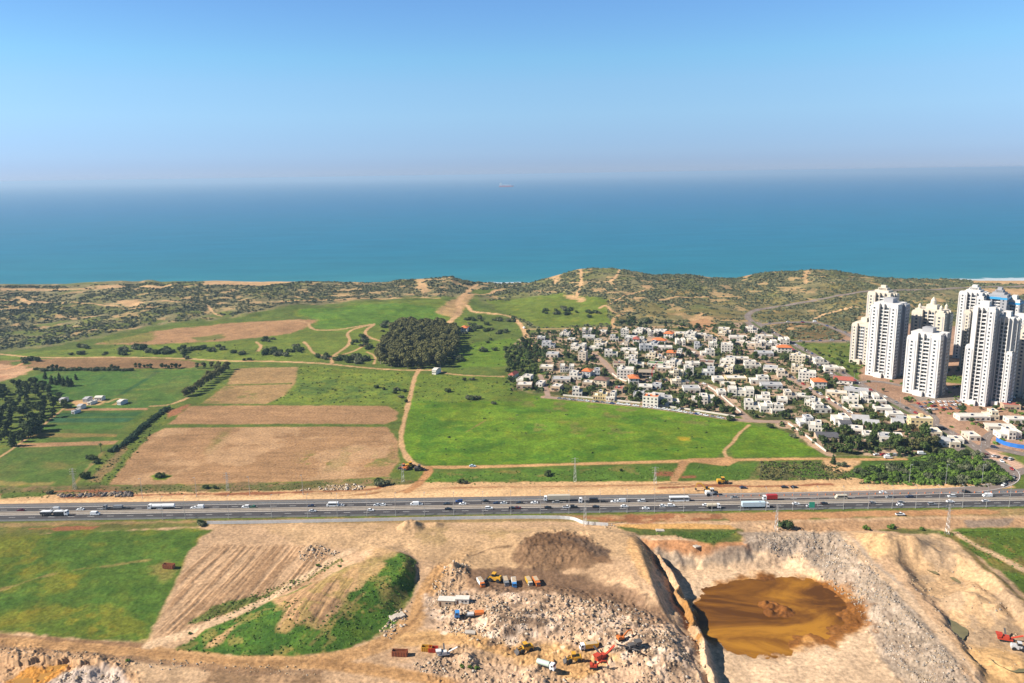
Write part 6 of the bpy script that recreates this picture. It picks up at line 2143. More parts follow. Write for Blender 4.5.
def tower(px, py, top_px, w, d, rz, wall, label, bays=(7, 6), style='ribs', step=None, crown='cap', blue=False, mat2=None):
    """px, py: foot of the corner nearest the camera; top_px: its top edge in the photograph"""
    p = spot(px, py)
    H_ = float(height_over(top_px[0], top_px[1], p.y)) - p.z
    nf = max(6, int(H_ / FLOOR_H))
    t = thing('apartment_tower', label, 'apartment tower', p, -rz, 'apartment towers on the right')
    mat2 = mat2 or wall  # a darker mat2 paints shade onto the side turned from the sun
    # local frame: nearest corner at 0,0; face A runs along -x (lit), face B along +y (shaded)
    core = 2.4
    MB().box(-w + core, -core, core, d - core, -2, H_).build('shaft', wall, t)
    # corner and facade piers of different heights
    hts = [1.0, .93, .97, .88]
    k = 0
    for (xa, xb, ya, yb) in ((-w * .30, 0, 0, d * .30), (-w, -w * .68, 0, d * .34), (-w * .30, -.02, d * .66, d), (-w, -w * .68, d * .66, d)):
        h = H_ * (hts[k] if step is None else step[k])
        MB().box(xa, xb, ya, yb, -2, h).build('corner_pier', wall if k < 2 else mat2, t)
        MB().box(xa + .4, xb - .4, ya + .4, yb - .4, h, h + 1.3).build('pier_parapet', wall, t)
        k += 1
    wins, bal = [], []
    # face A windows: two columns on each pier, balconies in the recess between
    for f in range(nf):
        z = f * FLOOR_H + 1.9
        if z > H_ - 1.5:
            break
        for xa, xb, n in ((-w * .22, -w * .10, 1), (-w * .90, -w * .78, 1)):
            for i in range(n):
                x = xa + (xb - xa) * (i + .5) / n
                lim = H_ * ((hts[0] if step is None else step[0]) if xb > -w / 2 else (hts[1] if step is None else step[1]))
                if z < lim - 1:
                    wins.append((x, -.0, z, (xb - xa) / n * .55, .14, 1.6))
        for i in range(3):
            x = -w * .66 + (w * .34) * (i + .5) / 3
            wins.append((x, core, z, w * .34 / 3 * .86, .14, 2.3))
        bal.append((-w * .40, core * .5 - .05, z - 1.5, w * .17, core - .1, 1.0))
        # face B
        if f % 1 == 0:
            for ya, yb, n in ((.8, d * .28, 2), (d * .68, d - .8, 2)):
                for i in range(n):
                    wins.append((0.0 if ya < d / 2 else -.02, ya + (yb - ya) * (i + .5) / n, z, .14, (yb - ya) / n * .42, 1.5))
            wins.append((-core, d * .48, z, .14, d * .2, 1.8))
        # face on the far left
        for ya, yb in ((.8, d * .32), (d * .70, d - .8)):
            wins.append((-w, (ya + yb) / 2, z, .14, (yb - ya) * .4, 1.5))
    # largest in the picture first: the lit face towards the camera
    wins.sort(key=lambda q: (q[4] > .2, -q[2]))
    for q in wins[:100]:
        win(t, *q, mat=T_GLASS)
    if len(wins) > 100:
        m = MB()
        for (x, y, z, sx, sy, sz) in wins[100:]:
            m.box(x - sx / 2, x + sx / 2, y - sy / 2, y + sy / 2, z - sz / 2, z + sz / 2)
        tag(m.build('window', T_GLASS, t), kind='stuff')
    for q in bal:
        win(t, *q, mat=T_RAIL, name='balcony')
    if style == 'ribs':
        m = MB()
        for f in (.305, .50, .675):
            m.box(-w * f - .3, -w * f + .3, -.3, core + .05, -2, H_ + .8)
        m.build('facade_rib', wall, t)
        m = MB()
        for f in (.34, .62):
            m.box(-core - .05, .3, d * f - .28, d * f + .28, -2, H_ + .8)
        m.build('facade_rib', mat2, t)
    # grey spandrel strips that tie the windows of a bay together
    for xa in (-w * .05, -w * .27, -w * .72, -w * .95):
        lim = H_ * ((hts[0] if step is None else step[0]) if xa > -w / 2 else (hts[1] if step is None else step[1]))
        MB().box(xa - .45, xa + .45, -.05, .3, 3.5, lim - 2.2).build('spandrel_strip', T_GREY_SHADE, t)
    MB().box(-core - .3, -core + .06, d * .38, d * .60, 3.5, H_ - 2).build('spandrel_strip', T_GREY_SHADE, t)
    # crown
    hz_ = H_
    MB().box(-w * .66, -w * .34, d * .32, d * .68, hz_ - .05, hz_ + 5.5).build('plant_room', mat2, t)
    MB().box(-w + core - .2, -core + .2, core - .2, d - core + .2, hz_ + .002, hz_ + 1.2).build('roof_parapet', wall, t)
    if crown == 'dome':
        m = MB()
        m.tube((-w / 2, d / 2, hz_ + 5.4), (-w / 2, d / 2, hz_ + 9.0), w * .09, w * .08, 12)
        m.tube((-w / 2, d / 2, hz_ + 9.0), (-w / 2, d / 2, hz_ + 13.0), w * .085, .2, 12)
        m.build('roof_dome', T_CREAM, t)
        m = MB()
        for a, b in ((-w * .18, d * .2), (-w * .82, d * .2), (-w * .18, d * .8)):
            m.tube((a, b, hz_ + .5), (a, b, hz_ + 4), 1.5, 1.5, 10).tube((a, b, hz_ + 4), (a, b, hz_ + 6.5), 1.6, .1, 10)
        m.build('roof_turret', T_CREAM, t)
    elif crown == 'crest':
        for i, (f, hh) in enumerate(((.22, 3.2), (.32, 5.6), (.40, 8.0))):
            MB().box(-w * (1 - f), -w * f, d * f, d * (1 - f), hz_ + .01 * i, hz_ + hh).build('roof_crest', wall, t)
    if blue:
        MB().box(-w - .1, .1, -.1, d + .1, hz_ - 3.4, hz_ - 1.2).build('blue_band', T_BLUE, t)
    # entrance floor
    MB().box(-w * .64, -w * .36, -3.2, core - .02, -1, 4.4).build('entrance_porch', wall, t)
    return t


A45 = R0(50)
tower(892, 379.5, (893.5, 306.5), 27, 26, A45, T_WHITE, 'tall white tower with dark right side, third block from left of the group', step=(1.0, .96, .98, .95), mat2=T_GREY_SHADE)
tower(867, 365, (868.5, 325), 19, 22, R0(46), T_CREAM, 'shortest cream tower block at the left end of the tower group', step=(1, .97, 1, .97), bays=(5, 5), style='plain')
tower(886, 366, (889, 295), 25, 19, R0(48), T_CREAM, 'cream tower rising behind the two leftmost blocks with a stepped top', step=(.95, 1.0, .98, .97), crown='crest')
tower(935, 398.5, (939.5, 337), 29, 21, A45, T_WHITE, 'white tower nearest the avenue with a stepped top and shaded right side', step=(1.0, .93, 1.0, .97), mat2=T_GREY_SHADE)
tower(939, 377, (943, 313), 31, 22, R0(48), T_CREAM, 'cream tower with pointed roof turrets behind the white avenue tower', step=(.97, .97, .95, .95), crown='dome')
tower(977, 361, (984, 294.5), 24, 22, R0(46), T_WHITE, 'white tower with a stepped crest at the back left of the right hand cluster', step=(.95, 1.0, .98, .95), crown='crest')
tower(979, 372, (986, 313.5), 19, 18, R0(46), T_CREAM, 'cream tower between the stepped crest tower and the twin tower', step=(1.0, 1.0, .95, .95), style='plain')
tower(985, 407, (995.5, 310), 20, 18, R0(46), T_WHITE, 'left wing of the tall twin tower nearest the camera', step=(1.0, .60, .98, .95))
tower(1006, 407.5, (1016, 320), 17, 18, R0(46), T_WHITE, 'right wing of the tall twin tower nearest the camera', step=(.62, 1.0, .98, .95))
tower(1000, 362, (1006, 297), 20, 22, R0(46), T_GREY_SHADE, 'grey tower with a blue band under its roof behind the twin tower', style='plain', blue=True, crown='crest')
tower(1013, 362, (1019.5, 302), 14, 18, R0(46), T_WHITE, 'slim tower with a blue top band at the back right of the cluster', style='plain', blue=True)
tower(1026, 371, (1036, 322), 26, 24, R0(46), T_WHITE, 'white tower cut by the right edge of the view', style='ribs')
tower(1046, 402, (1058, 330), 27, 24, R0(46), T_CREAM, 'tower at the right edge showing only its shaded side low down', style='ribs')
# ------------------------------------------------------------------ vehicles
PAINTS = {'white': (0.80, 0.80, 0.79), 'silver': (0.52, 0.53, 0.54), 'grey': (0.22, 0.225, 0.23), 'black': (0.018, 0.018, 0.02), 'blue': (0.03, 0.07, 0.22), 'dark blue': (0.02, 0.03, 0.07), 'red': (0.42, 0.025, 0.02), 'dark red': (0.13, 0.012, 0.015),
          'green': (0.03, 0.14, 0.07), 'yellow': (0.66, 0.36, 0.02), 'orange': (0.62, 0.17, 0.03), 'rust': (0.33, 0.10, 0.04), 'beige': (0.55, 0.48, 0.36), 'pale green': (0.50, 0.60, 0.50), 'sky blue': (0.06, 0.25, 0.58), 'pale blue': (0.55, 0.68, 0.75)}


def car_paint(c):
    return paint('car_paint_' + c.replace(' ', '_'), PAINTS[c], .35, .05, 2.0, .5)


TYRE = paint('tyre_rubber', (0.02, 0.02, 0.02), .85, .1, 3)
CGLASS = paint('car_glass', (0.02, 0.025, 0.03), .08, .05, 3, .6)
CHASSIS = paint('truck_chassis', (0.035, 0.035, 0.037), .7, .1, 2)
LAMP_W = paint('headlight_glass', (0.75, 0.75, 0.70), .2, .03, 3)
LAMP_R = paint('taillight_red', (0.40, 0.02, 0.02), .3, .03, 3)
CARGO = paint('cargo_sand', (0.45, 0.34, 0.22), .95, .2, 2)


def wheels(t, xs, hw_, r=.33, w=.24):
    for x in xs:
        for s in (-1, 1):
            y = s * (hw_ - w / 2 + .01)
            MB().tube((x, y - w / 2, r), (x, y + w / 2, r), r, r, 10).build('wheel', TYRE, t)


def lights(t, xf, xr, hw_, z):
    for s in (-1, 1):
        MB().box(xf - .05, xf + .02, s * hw_ * .72 - .17, s * hw_ * .72 + .17, z - .09, z + .09).build('headlight', LAMP_W, t)
    for s in (-1, 1):
        MB().box(xr - .02, xr + .05, s * hw_ * .75 - .15, s * hw_ * .75 + .15, z - .02, z + .16).build('taillight', LAMP_R, t)


def taper_cabin(mb, prof, hw0, hw1, z0, z1, m=0):
    """cabin whose sides lean in: prof in x,z"""
    n = len(prof)
    V = []
    for s in (-1, 1):
        for x, z in prof:
            k = (z - z0) / (z1 - z0)
            V.append((x, s * (hw0 + (hw1 - hw0) * k), z))
    a = sum(prof[i][0] * prof[(i + 1) % n][1] - prof[(i + 1) % n][0] * prof[i][1] for i in range(n))
    F_ = [tuple(range(n)), tuple(range(2 * n - 1, n - 1, -1))] + [(i, n + i, n + (i + 1) % n, (i + 1) % n) for i in range(n)]
    if a < 0:
        F_ = [f[::-1] for f in F_]
    mb.add(V, F_, m)


def car(kind, colour):
    m = car_paint(colour)
    t = bpy.data.objects.new('car', None)
    COL.objects.link(t)
    if kind in ('sedan', 'hatchback'):
        L = 2.25 if kind == 'sedan' else 2.0
        hw_, zt = .90, 1.47
        b = MB()
        taper_cabin(b, [(-L, .32), (-L - .03, .62), (-L + .08, .93), (-L + .5, .97), (L - 1.35, .95), (L - .25, .78), (L, .60), (L, .30)], hw_, hw_ - .04, .3, .97)
        b.build('body', m, t)
        c = MB()
        xr = -L + (.75 if kind == 'sedan' else .18)
        taper_cabin(c, [(xr, .94), (xr + .45, zt - .05), (L - 2.1, zt - .05), (L - 1.25, .94)], hw_ - .06, hw_ - .22, .94, zt)
        c.build('window', CGLASS, t)
        r = MB()
        taper_cabin(r, [(xr + .42, zt - .06), (xr + .5, zt), (L - 2.15, zt), (L - 2.05, zt - .06)], hw_ - .20, hw_ - .23, zt - .06, zt)
        r.build('roof', m, t)
    elif kind == 'suv':
        L, hw_, zt = 2.35, .95, 1.78
        b = MB()
        taper_cabin(b, [(-L, .38), (-L, 1.12), (L - 1.3, 1.12), (L - .12, 1.0), (L, .72), (L, .38)], hw_, hw_ - .03, .38, 1.12)
        b.build('body', m, t)
        c = MB()
        taper_cabin(c, [(-L + .05, 1.10), (-L + .3, zt - .06), (L - 2.0, zt - .06), (L - 1.25, 1.10)], hw_ - .05, hw_ - .18, 1.1, zt)
        c.build('window', CGLASS, t)
        r = MB()
        taper_cabin(r, [(-L + .26, zt - .07), (-L + .34, zt), (L - 2.05, zt), (L - 1.95, zt - .07)], hw_ - .16, hw_ - .19, zt - .07, zt)
        r.build('roof', m, t)
    elif kind == 'van':
        L, hw_, zt = 2.7, 1.0, 2.3
        b = MB()
        taper_cabin(b, [(-L, .4), (-L, 2.1), (-L + .15, zt), (L - 1.7, zt), (L - .85, 1.45), (L - .1, 1.15), (L, .8), (L, .4)], hw_, hw_ - .12, .4, zt)
        b.build('body', m, t)
        c = MB()
        taper_cabin(c, [(L - 1.85, 1.32), (L - 1.72, 2.06), (L - 1.50, 2.08), (L - .83, 1.46), (L - .8, 1.32)], hw_ - .03, hw_ - .085, 1.3, 2.1)
        c.build('window', CGLASS, t)
    elif kind == 'pickup':
        L, hw_, zt = 2.6, .93, 1.75
        b = MB()
        taper_cabin(b, [(-L, .45), (-L, 1.05), (L - 1.3, 1.08), (L - .1, .98), (L, .7), (L, .45)], hw_, hw_ - .03, .45, 1.08)
        b.build('body', m, t)
        MB().box(-L + .15, -.5, -hw_ + .15, hw_ - .15, 1.05, 1.09).build('load_bed', CHASSIS, t)
        c = MB()
        taper_cabin(c, [(-.5, 1.05), (-.35, zt - .06), (L - 1.95, zt - .06), (L - 1.25, 1.05)], hw_ - .05, hw_ - .18, 1.05, zt)
        c.build('window', CGLASS, t)
        MB().box(-.38, L - 1.95, -hw_ + .2, hw_ - .2, zt - .06, zt).build('roof', m, t)
    wheels(t, (-L * .62, L * .66), hw_)
    lights(t, L, -L, hw_, .68 if kind != 'van' else .85)
    return t


def cab_unit(t, x, colour, z0=.9, h=2.0, hw_=1.22, L=2.1):
    m = car_paint(colour)
    b = MB()
    taper_cabin(b, [(x, z0), (x, z0 + h), (x + L - .45, z0 + h), (x + L - .08, z0 + h * .5), (x + L, z0 + .1), (x + L, z0 - .4), (x + .5, z0 - .4)], hw_, hw_ - .06, z0 - .4, z0 + h)
    b.build('cab', m, t)
    MB().add([(x + L - .40, -hw_ + .2, z0 + h * .92), (x + L - .40, hw_ - .2, z0 + h * .92), (x + L - .03, hw_ - .15, z0 + h * .5), (x + L - .03, -hw_ + .15, z0 + h * .5),
              (x + L - .50, -hw_ + .2, z0 + h * .92), (x + L - .50, hw_ - .2, z0 + h * .92), (x + L - .13, hw_ - .15, z0 + h * .5), (x + L - .13, -hw_ + .15, z0 + h * .5)], [(0, 3, 2, 1), (4, 5, 6, 7), (0, 1, 5, 4), (2, 3, 7, 6), (1, 2, 6, 5), (3, 0, 4, 7)]).build('windscreen', CGLASS, t)
    for s in (-1, 1):
        MB().box(x + .75, x + L - .55, s * (hw_ - .02) - .03, s * (hw_ - .02) + .03, z0 + h * .48, z0 + h * .86).build('window', CGLASS, t)
    return b


def truck(kind, colour='white', load='white'):
    t = bpy.data.objects.new('truck', None)
    COL.objects.link(t)
    lm = car_paint(load or 'white')
    if kind == 'box':                                      # rigid box truck
        MB().box(-4.4, 4.2, -.5, .5, .55, .95).build('chassis', CHASSIS, t)
        MB().box(-4.5, 2.1, -1.25, 1.25, .98, 3.6).build('cargo_box', lm, t)
        cab_unit(t, 2.3, colour)
        wheels(t, (-2.9, -1.7, 3.3), 1.22, .5, .35)
    elif kind in ('semi', 'dump_semi', 'tanker', 'flatbed'):
        MB().box(3.2, 8.3, -.5, .5, .6, 1.0).build('chassis', CHASSIS, t)
        cab_unit(t, 6.2, colour, .95, 2.3)
        if kind == 'semi':
            MB().box(-8.2, 5.7, -1.27, 1.27, 1.15, 3.9).build('trailer', lm, t)
            MB().box(-8.0, 5.5, -1.1, 1.1, .95, 1.148).build('trailer_frame', CHASSIS, t)
        elif kind == 'flatbed':
            MB().box(-8.2, 5.5, -1.25, 1.25, 1.1, 1.4).build('trailer', CHASSIS, t)
            MB().box(-3.5, 1.8, -1.0, 1.0, 1.4, 2.9).build('load', lm, t)
        elif kind == 'tanker':
            m = MB()
            m.tube((-8.0, 0, 2.3), (5.6, 0, 2.3), 1.18, 1.18, 16)
            m.build('tank', lm, t)
            MB().box(-8, 5.4, -.7, .7, .9, 1.2).build('trailer_frame', CHASSIS, t)
        else:
            for (a, b) in ((-8.6, -1.4), (-.6, 5.6)):
                q = MB()
                q.profile([(a + .5, 1.15), (a, 2.75), (b, 2.75), (b - .35, 1.15)], -1.25, 1.25)
                q.build('tipper_body', CHASSIS if a < -2 else CHASSIS, t)
                l = MB()
                l.profile([(a + .1, 2.752), (a + 1.2, 3.15), (b - 1.2, 3.2), (b - .1, 2.752)], -1.15, 1.15)
                l.build('load', lm, t)
        wheels(t, (-6.9, -5.6, -4.3, 4.2, 7.4), 1.22, .5, .35)
    elif kind == 'dump':                                   # rigid quarry tipper
        MB().box(-3.8, 3.9, -.5, .5, .6, 1.0).build('chassis', CHASSIS, t)
        q = MB()
        q.profile([(-4.1, 1.9), (-4.1, 2.9), (1.8, 2.9), (1.8, 1.05), (-3.2, 1.05)], -1.3, 1.3)
        q.build('tipper_body', lm, t)
        MB().box(-3.7, 1.5, -1.1, 1.1, 2.902, 3.0).build('load', CARGO, t)
        cab_unit(t, 2.0, colour)
        wheels(t, (-2.9, -1.7, 3.1), 1.24, .55, .38)
    elif kind == 'mixer':
        MB().box(-3.9, 3.9, -.5, .5, .6, 1.0).build('chassis', CHASSIS, t)
        m = MB()
        m.tube((-4.1, 0, 2.9), (-2.0, 0, 2.6), .55, 1.2, 12).tube((-2.0, 0, 2.6), (.4, 0, 2.2), 1.2, 1.15, 12).tube((.4, 0, 2.2), (1.5, 0, 2.0), 1.15, .6, 12)
        m.build('drum', lm, t)
        MB().box(-4.4, -4.0, -.4, .4, 1.4, 2.9).build('chute', CHASSIS, t)
        cab_unit(t, 2.0, colour)
        wheels(t, (-2.9, -1.7, 3.1), 1.22, .5, .35)
    elif kind == 'tank_rigid':
        MB().box(-3.9, 3.9, -.5, .5, .6, 1.0).build('chassis', CHASSIS, t)
        MB().tube((-4.0, 0, 2.2), (1.6, 0, 2.2), 1.15, 1.15, 14).build('tank', lm, t)
        cab_unit(t, 2.0, colour)
        wheels(t, (-2.9, -1.7, 3.1), 1.22, .5, .35)
    elif kind == 'bus':
        m = car_paint(colour)
        b = MB()
        taper_cabin(b, [(-6, .45), (-6, 3.0), (-5.8, 3.25), (5.7, 3.25), (6, 3.0), (6, .45)], 1.26, 1.18, .45, 3.25)
        b.build('body', m, t)
        for s in (-1, 1):
            MB().box(-5.7, 5.6, s * 1.235 - .03, s * 1.235 + .03, 1.55, 2.65).build('window', CGLASS, t)
        MB().box(5.97, 6.02, -1.1, 1.1, 1.4, 2.8).build('windscreen', CGLASS, t)
        wheels(t, (-3.6, 3.9), 1.26, .5, .32)
    elif kind == 'minibus':
        m = car_paint(colour)
        b = MB()
        taper_cabin(b, [(-3.6, .45), (-3.6, 2.6), (-3.4, 2.8), (2.6, 2.8), (3.2, 1.6), (3.7, 1.2), (3.7, .45)], 1.1, 1.02, .45, 2.8)
        b.build('body', m, t)
        for s in (-1, 1):
            MB().box(-3.3, 2.4, s * 1.08 - .03, s * 1.08 + .03, 1.45, 2.3).build('window', CGLASS, t)
        wheels(t, (-2.2, 2.4), 1.1, .42, .28)
    elif kind == 'lowloader':
        MB().box(-8.0, 1.2, -1.25, 1.25, .75, 1.05).build('trailer', CHASSIS, t)
        MB().box(.6, 5.6, -.5, .5, .6, 1.0).build('chassis', CHASSIS, t)
        cab_unit(t, 3.4, colour)
        MB().box(-6.5, -2.8, -1.1, 1.1, 1.06, 2.2).build('load', lm, t)
        MB().box(-2.4, .2, -1.0, 1.0, 1.06, 1.7).build('load', W_GREY, t)
        wheels(t, (-7.0, -5.8, 2.0, 4.4), 1.22, .48, .35)
    return t


PROTO = {}


def vehicle(kind, colour, load, loc, rz, label, cat, group=None, scale=1.0):
    key = (kind, colour, load)
    if key not in PROTO:
        o = car(kind, colour) if kind in ('sedan', 'hatchback', 'suv', 'van', 'pickup') else truck(kind, colour, load)
        PROTO[key] = (o, kids_of(o))
    else:
        o = copy_tree(*PROTO[key])
        if 'group' in o:
            del o['group']
    o.location = loc
    o.rotation_euler = (0, 0, rz)
    o.scale = (scale,) * 3
    return tag(o, label, cat, group)


LANE_Y = [451.5, 455.2, 462.7, 466.3]
NOUN = {'sedan': 'saloon car', 'hatchback': 'hatchback car', 'suv': 'off-road car', 'van': 'van', 'pickup': 'pickup', 'bus': 'bus', 'minibus': 'minibus'}
TRAF = [(18, 513, 'sedan', 'dark red'), (80, 510.5, 'sedan', 'white'), (102, 512, 'sedan', 'grey'), (96, 514.5, 'van', 'white'), (158, 511, 'hatchback', 'silver'), (192, 511, 'sedan', 'white'), (200, 508, 'van', 'white'), (245.5, 508, 'suv', 'white'),
        (251, 509.8, 'hatchback', 'green'), (53, 512.3, 'van', 'silver'), (310, 508.3, 'hatchback', 'dark blue'), (312.5, 512, 'sedan', 'silver'), (340, 508, 'sedan', 'silver'), (382, 506, 'sedan', 'white'), (376.5, 507.3, 'sedan', 'silver'), (371, 510.8, 'hatchback', 'white'),
        (415, 504.5, 'van', 'white'), (419, 506, 'sedan', 'silver'), (446.5, 505.6, 'sedan', 'black'), (448.5, 509.4, 'sedan', 'black'), (459, 503, 'suv', 'blue'), (462.5, 505.6, 'sedan', 'white'), (485, 503, 'sedan', 'black'), (489, 509, 'suv', 'white'),
        (496.5, 505, 'sedan', 'dark blue'), (503.5, 503, 'sedan', 'silver'), (512.5, 510, 'sedan', 'black'), (519.5, 503.3, 'sedan', 'black'), (518, 507.3, 'hatchback', 'dark red'), (534.5, 504.5, 'sedan', 'white'), (556, 504, 'suv', 'grey'), (548, 507.6, 'sedan', 'black'),
        (567, 508, 'pickup', 'white'), (574, 508.5, 'suv', 'black'), (596, 507.4, 'sedan', 'black'), (615, 504.3, 'sedan', 'white'), (621.5, 502.4, 'van', 'silver'), (641.5, 501.7, 'suv', 'silver'), (624.5, 507.4, 'sedan', 'white'), (646, 509.5, 'sedan', 'white'),
        (662, 504.4, 'hatchback', 'white'), (671.5, 507.3, 'suv', 'white'), (705, 504, 'sedan', 'white'), (735, 499.3, 'sedan', 'grey'), (795, 503.4, 'sedan', 'white'), (823.5, 503.2, 'sedan', 'black'), (810, 507, 'sedan', 'silver'), (872, 502.8, 'hatchback', 'grey'),
        (892, 500.3, 'suv', 'grey'), (900, 502.3, 'sedan', 'grey'), (900, 505.6, 'hatchback', 'white'), (912, 500.2, 'suv', 'dark blue'), (932.5, 505.6, 'suv', 'grey'), (949, 501.5, 'sedan', 'white'), (954.5, 499.4, 'suv', 'silver'), (984.5, 501, 'sedan', 'silver'), (989, 498, 'van', 'white')]
cnt = {}
TRAF.sort()
for px, py, kd, colr in TRAF:
    x, y = at(px, py)
    ly = min(LANE_Y, key=lambda q: abs(q - float(y)))
    far = ly > 458
    cnt.setdefault((kd, colr, far), []).append((float(x), ly))
PO = ['', 'first', 'second', 'third', 'fourth', 'fifth', 'sixth', 'seventh', 'eighth', 'ninth', 'tenth', 'eleventh']
for (kd, colr, far), L_ in cnt.items():
    for i, (x, ly) in enumerate(L_):
        side = 'far' if far else 'near'
        n = colr + ' ' + NOUN[kd]
        lab = ('only ' + n + ' on the ' + side + ' carriageway of the highway') if len(L_) == 1 else (PO[i + 1] + ' ' + n + ' from the left on the ' + side + ' highway carriageway')
        o = vehicle(kd, colr, None, (x, ly, .06), math.pi if far else 0, lab, 'van' if kd == 'van' else 'pickup' if kd == 'pickup' else 'car', 'traffic on the highway')
        o.name = kd if kd in ('van', 'pickup') else 'car'
for px, py, kd, cc, ld, lab, cat in [
        (54.5, 516, 'dump_semi', 'white', 'white', 'black tipper lorry with two bodies and pale load on the near carriageway', 'lorry'),
        (118, 509, 'flatbed', 'grey', 'grey', 'dark flatbed lorry at the left on the far carriageway', 'lorry'),
        (163, 508, 'tanker', 'white', 'white', 'white tanker lorry on the far carriageway', 'tanker lorry'),
        (333, 506, 'minibus', 'white', None, 'white minibus on the far carriageway beside a silver car', 'minibus'),
        (557, 501, 'semi', 'white', 'beige', 'long pale box lorry on the far carriageway above black car', 'lorry'),
        (592, 502, 'flatbed', 'white', 'black', 'lorry with a white cab, dark load and empty deck on the far carriageway', 'lorry'),
        (679, 501.5, 'bus', 'white', None, 'white coach with dark windows on the far carriageway', 'bus'),
        (713, 507.5, 'tank_rigid', 'white', 'beige', 'short pale tank lorry on the near carriageway', 'lorry'),
        (755, 507.5, 'semi', 'white', 'pale blue', 'long pale blue box lorry on the near carriageway', 'lorry'),
        (770, 500.5, 'box', 'white', 'red', 'red box lorry with white cab on the far carriageway', 'lorry'),
        (842, 500, 'minibus', 'beige', None, 'beige minibus on the far carriageway right of the red lorry', 'minibus')]:
    x, y = at(px, py)
    ly = min(LANE_Y, key=lambda q: abs(q - float(y)))
    o = vehicle(kd, cc, ld, (float(x), ly, .06), math.pi if ly > 458 else 0, lab, cat, 'traffic on the highway')
    o.name = {'bus': 'bus', 'minibus': 'minibus'}.get(kd, 'lorry')
for px, py, kd, cc, rz, lab in [(883, 493.5, 'sedan', 'white', 0, 'white saloon car alone on the service lane beside the highway'), (966, 492.8, 'suv', 'black', 0, 'black car on the slip road below the thicket'), (900, 515.5, 'pickup', 'white', 0, 'white pickup parked on the dirt south of the highway'),
                                (784.5, 488, 'sedan', 'black', 0, 'left one of two black cars parked on the earthworks'), (794, 488, 'sedan', 'black', .1, 'right one of two black cars parked on the earthworks'), (743, 488.5, 'sedan', 'dark blue', 0, 'dark car parked beside the yellow machines on the earthworks'),
                                (472.5, 466.8, 'sedan', 'pale blue', 0, 'pale blue car driving on the long dirt track'), (888, 458.5, 'van', 'white', 0, 'white van at the left end of the cars parked at the village edge'), (883, 455.4, 'sedan', 'red', .2, 'red car parked at the village edge between white cars'),
                                (876.5, 455.4, 'sedan', 'white', .2, 'white car parked left of the red car at the village edge'), (889, 455.6, 'sedan', 'silver', .1, 'silver car parked right of the red car at the village edge'), (895.5, 455.8, 'suv', 'silver', 0, 'silver off-road car second right of the red car at the village edge'), (921.5, 454.6, 'van', 'white', 0, 'white van parked under the olive trees at the village edge'),
                                (994, 448, 'suv', 'dark blue', -.6, 'dark car on the road beside the blue hoarding'), (524, 328.5, 'van', 'white', 1.9, 'white van on the sandy track junction behind the village'), (527.5, 333, 'sedan', 'black', 1.9, 'black car on the sandy access track behind the village'), (815, 322.2, 'van', 'white', 0, 'white van on the bare curved road behind the avenue'), (803, 323, 'sedan', 'red', 0, 'red car on the bare curved road behind the avenue')]:
    p = spot(px, py)
    o = vehicle(kd, cc, None, (p.x, p.y, p.z + .2), rz, lab, 'van' if kd == 'van' else 'pickup' if kd == 'pickup' else 'car')
    o.name = kd if kd in ('van', 'pickup') else 'car'

# parked and moving cars in the town
rv = random.Random(5)
CC_ = ['white', 'white', 'silver', 'grey', 'black', 'white', 'red', 'silver', 'dark blue', 'blue', 'grey']


def along(px_pts, n, off, group, noun, rz_add=0, jit=.4, lo=.03, hi=.97):
    p = rounded(G(px_pts), 1)
    q = resample(p, 1.0)
    nn = normals(q)
    for i in range(n):
        k = int((lo + (hi - lo) * (i + rv.uniform(-.3, .3)) / max(n - 1, 1)) * (len(q) - 1))
        k = min(max(k, 0), len(q) - 2)
        x, y = q[k] + nn[k] * (off + rv.uniform(-jit, jit))
        t_ = q[k + 1] - q[k]
        cc = rv.choice(CC_)
        o = vehicle(rv.choice(['sedan', 'hatchback', 'suv', 'hatchback']), cc, None, (x, y, ground_at(x, y) + .22), math.atan2(t_[1], t_[0]) + rz_add, cc + ' ' + noun, 'car', group)
        o.name = 'car'


along([(555, 398), (590, 401), (640, 406), (690, 412.5), (735, 420)], 34, -2.2, 'cars parked on the field edge street', 'car parked along the street above the big green field')
along([(630, 381.4), (660, 381), (690, 382), (705, 385)], 9, 1.6, 'cars in the village centre street', 'car parked on the middle village street')
along([(790, 378), (803, 386), (819, 395), (834, 404), (848, 413)], 10, 1.7, 'cars in the diagonal village lane', 'car parked on the lane parallel to the avenue')
along([(765, 331), (790, 345), (822, 363), (852, 384.5), (890, 403.5), (930, 426), (960, 443)], 26, -6.4, 'cars on the avenue', 'car driving down the diagonal avenue')
along([(765, 331), (790, 345), (822, 363), (852, 384.5), (890, 403.5), (930, 426), (960, 443)], 22, 6.4, 'cars on the avenue', 'car driving up the diagonal avenue')
along([(770, 323.5), (800, 322), (828, 326), (846, 333.5)], 6, 1.5, 'cars on the curved road', 'car on the curved road behind the avenue')
along([(800, 341.6), (822, 341), (848, 341)], 5, 1.4, 'cars on the short cross road', 'car on the short road above the tree strip')
for row in range(3):
    along([(918 + row * 3, 404 + row * 3.2), (940, 402.5 + row * 3.4), (962, 402 + row * 3.5)], 9, 0, 'cars in the tower car park', 'car in the car park between the front towers', R0(80), .3)
along([(925, 392), (945, 389), (962, 388)], 7, 0, 'cars in the tower car park', 'car in the car park between the front towers', R0(70))
along([(1005, 398), (1016, 398), (1030, 398)], 4, 0, 'cars at the right hand tower', 'car parked in the shade beside the twin tower', R0(80))
along([(1000, 462), (1012, 471), (1012, 478), (1000, 485.4)], 4, 1.5, 'cars on the slip road', 'car on the curving slip road')
along([(985, 456), (1000, 459), (1012, 461)], 5, 2, 'cars beside the roundabout', 'car parked on the pinkish plaza by the roundabout', R0(70))
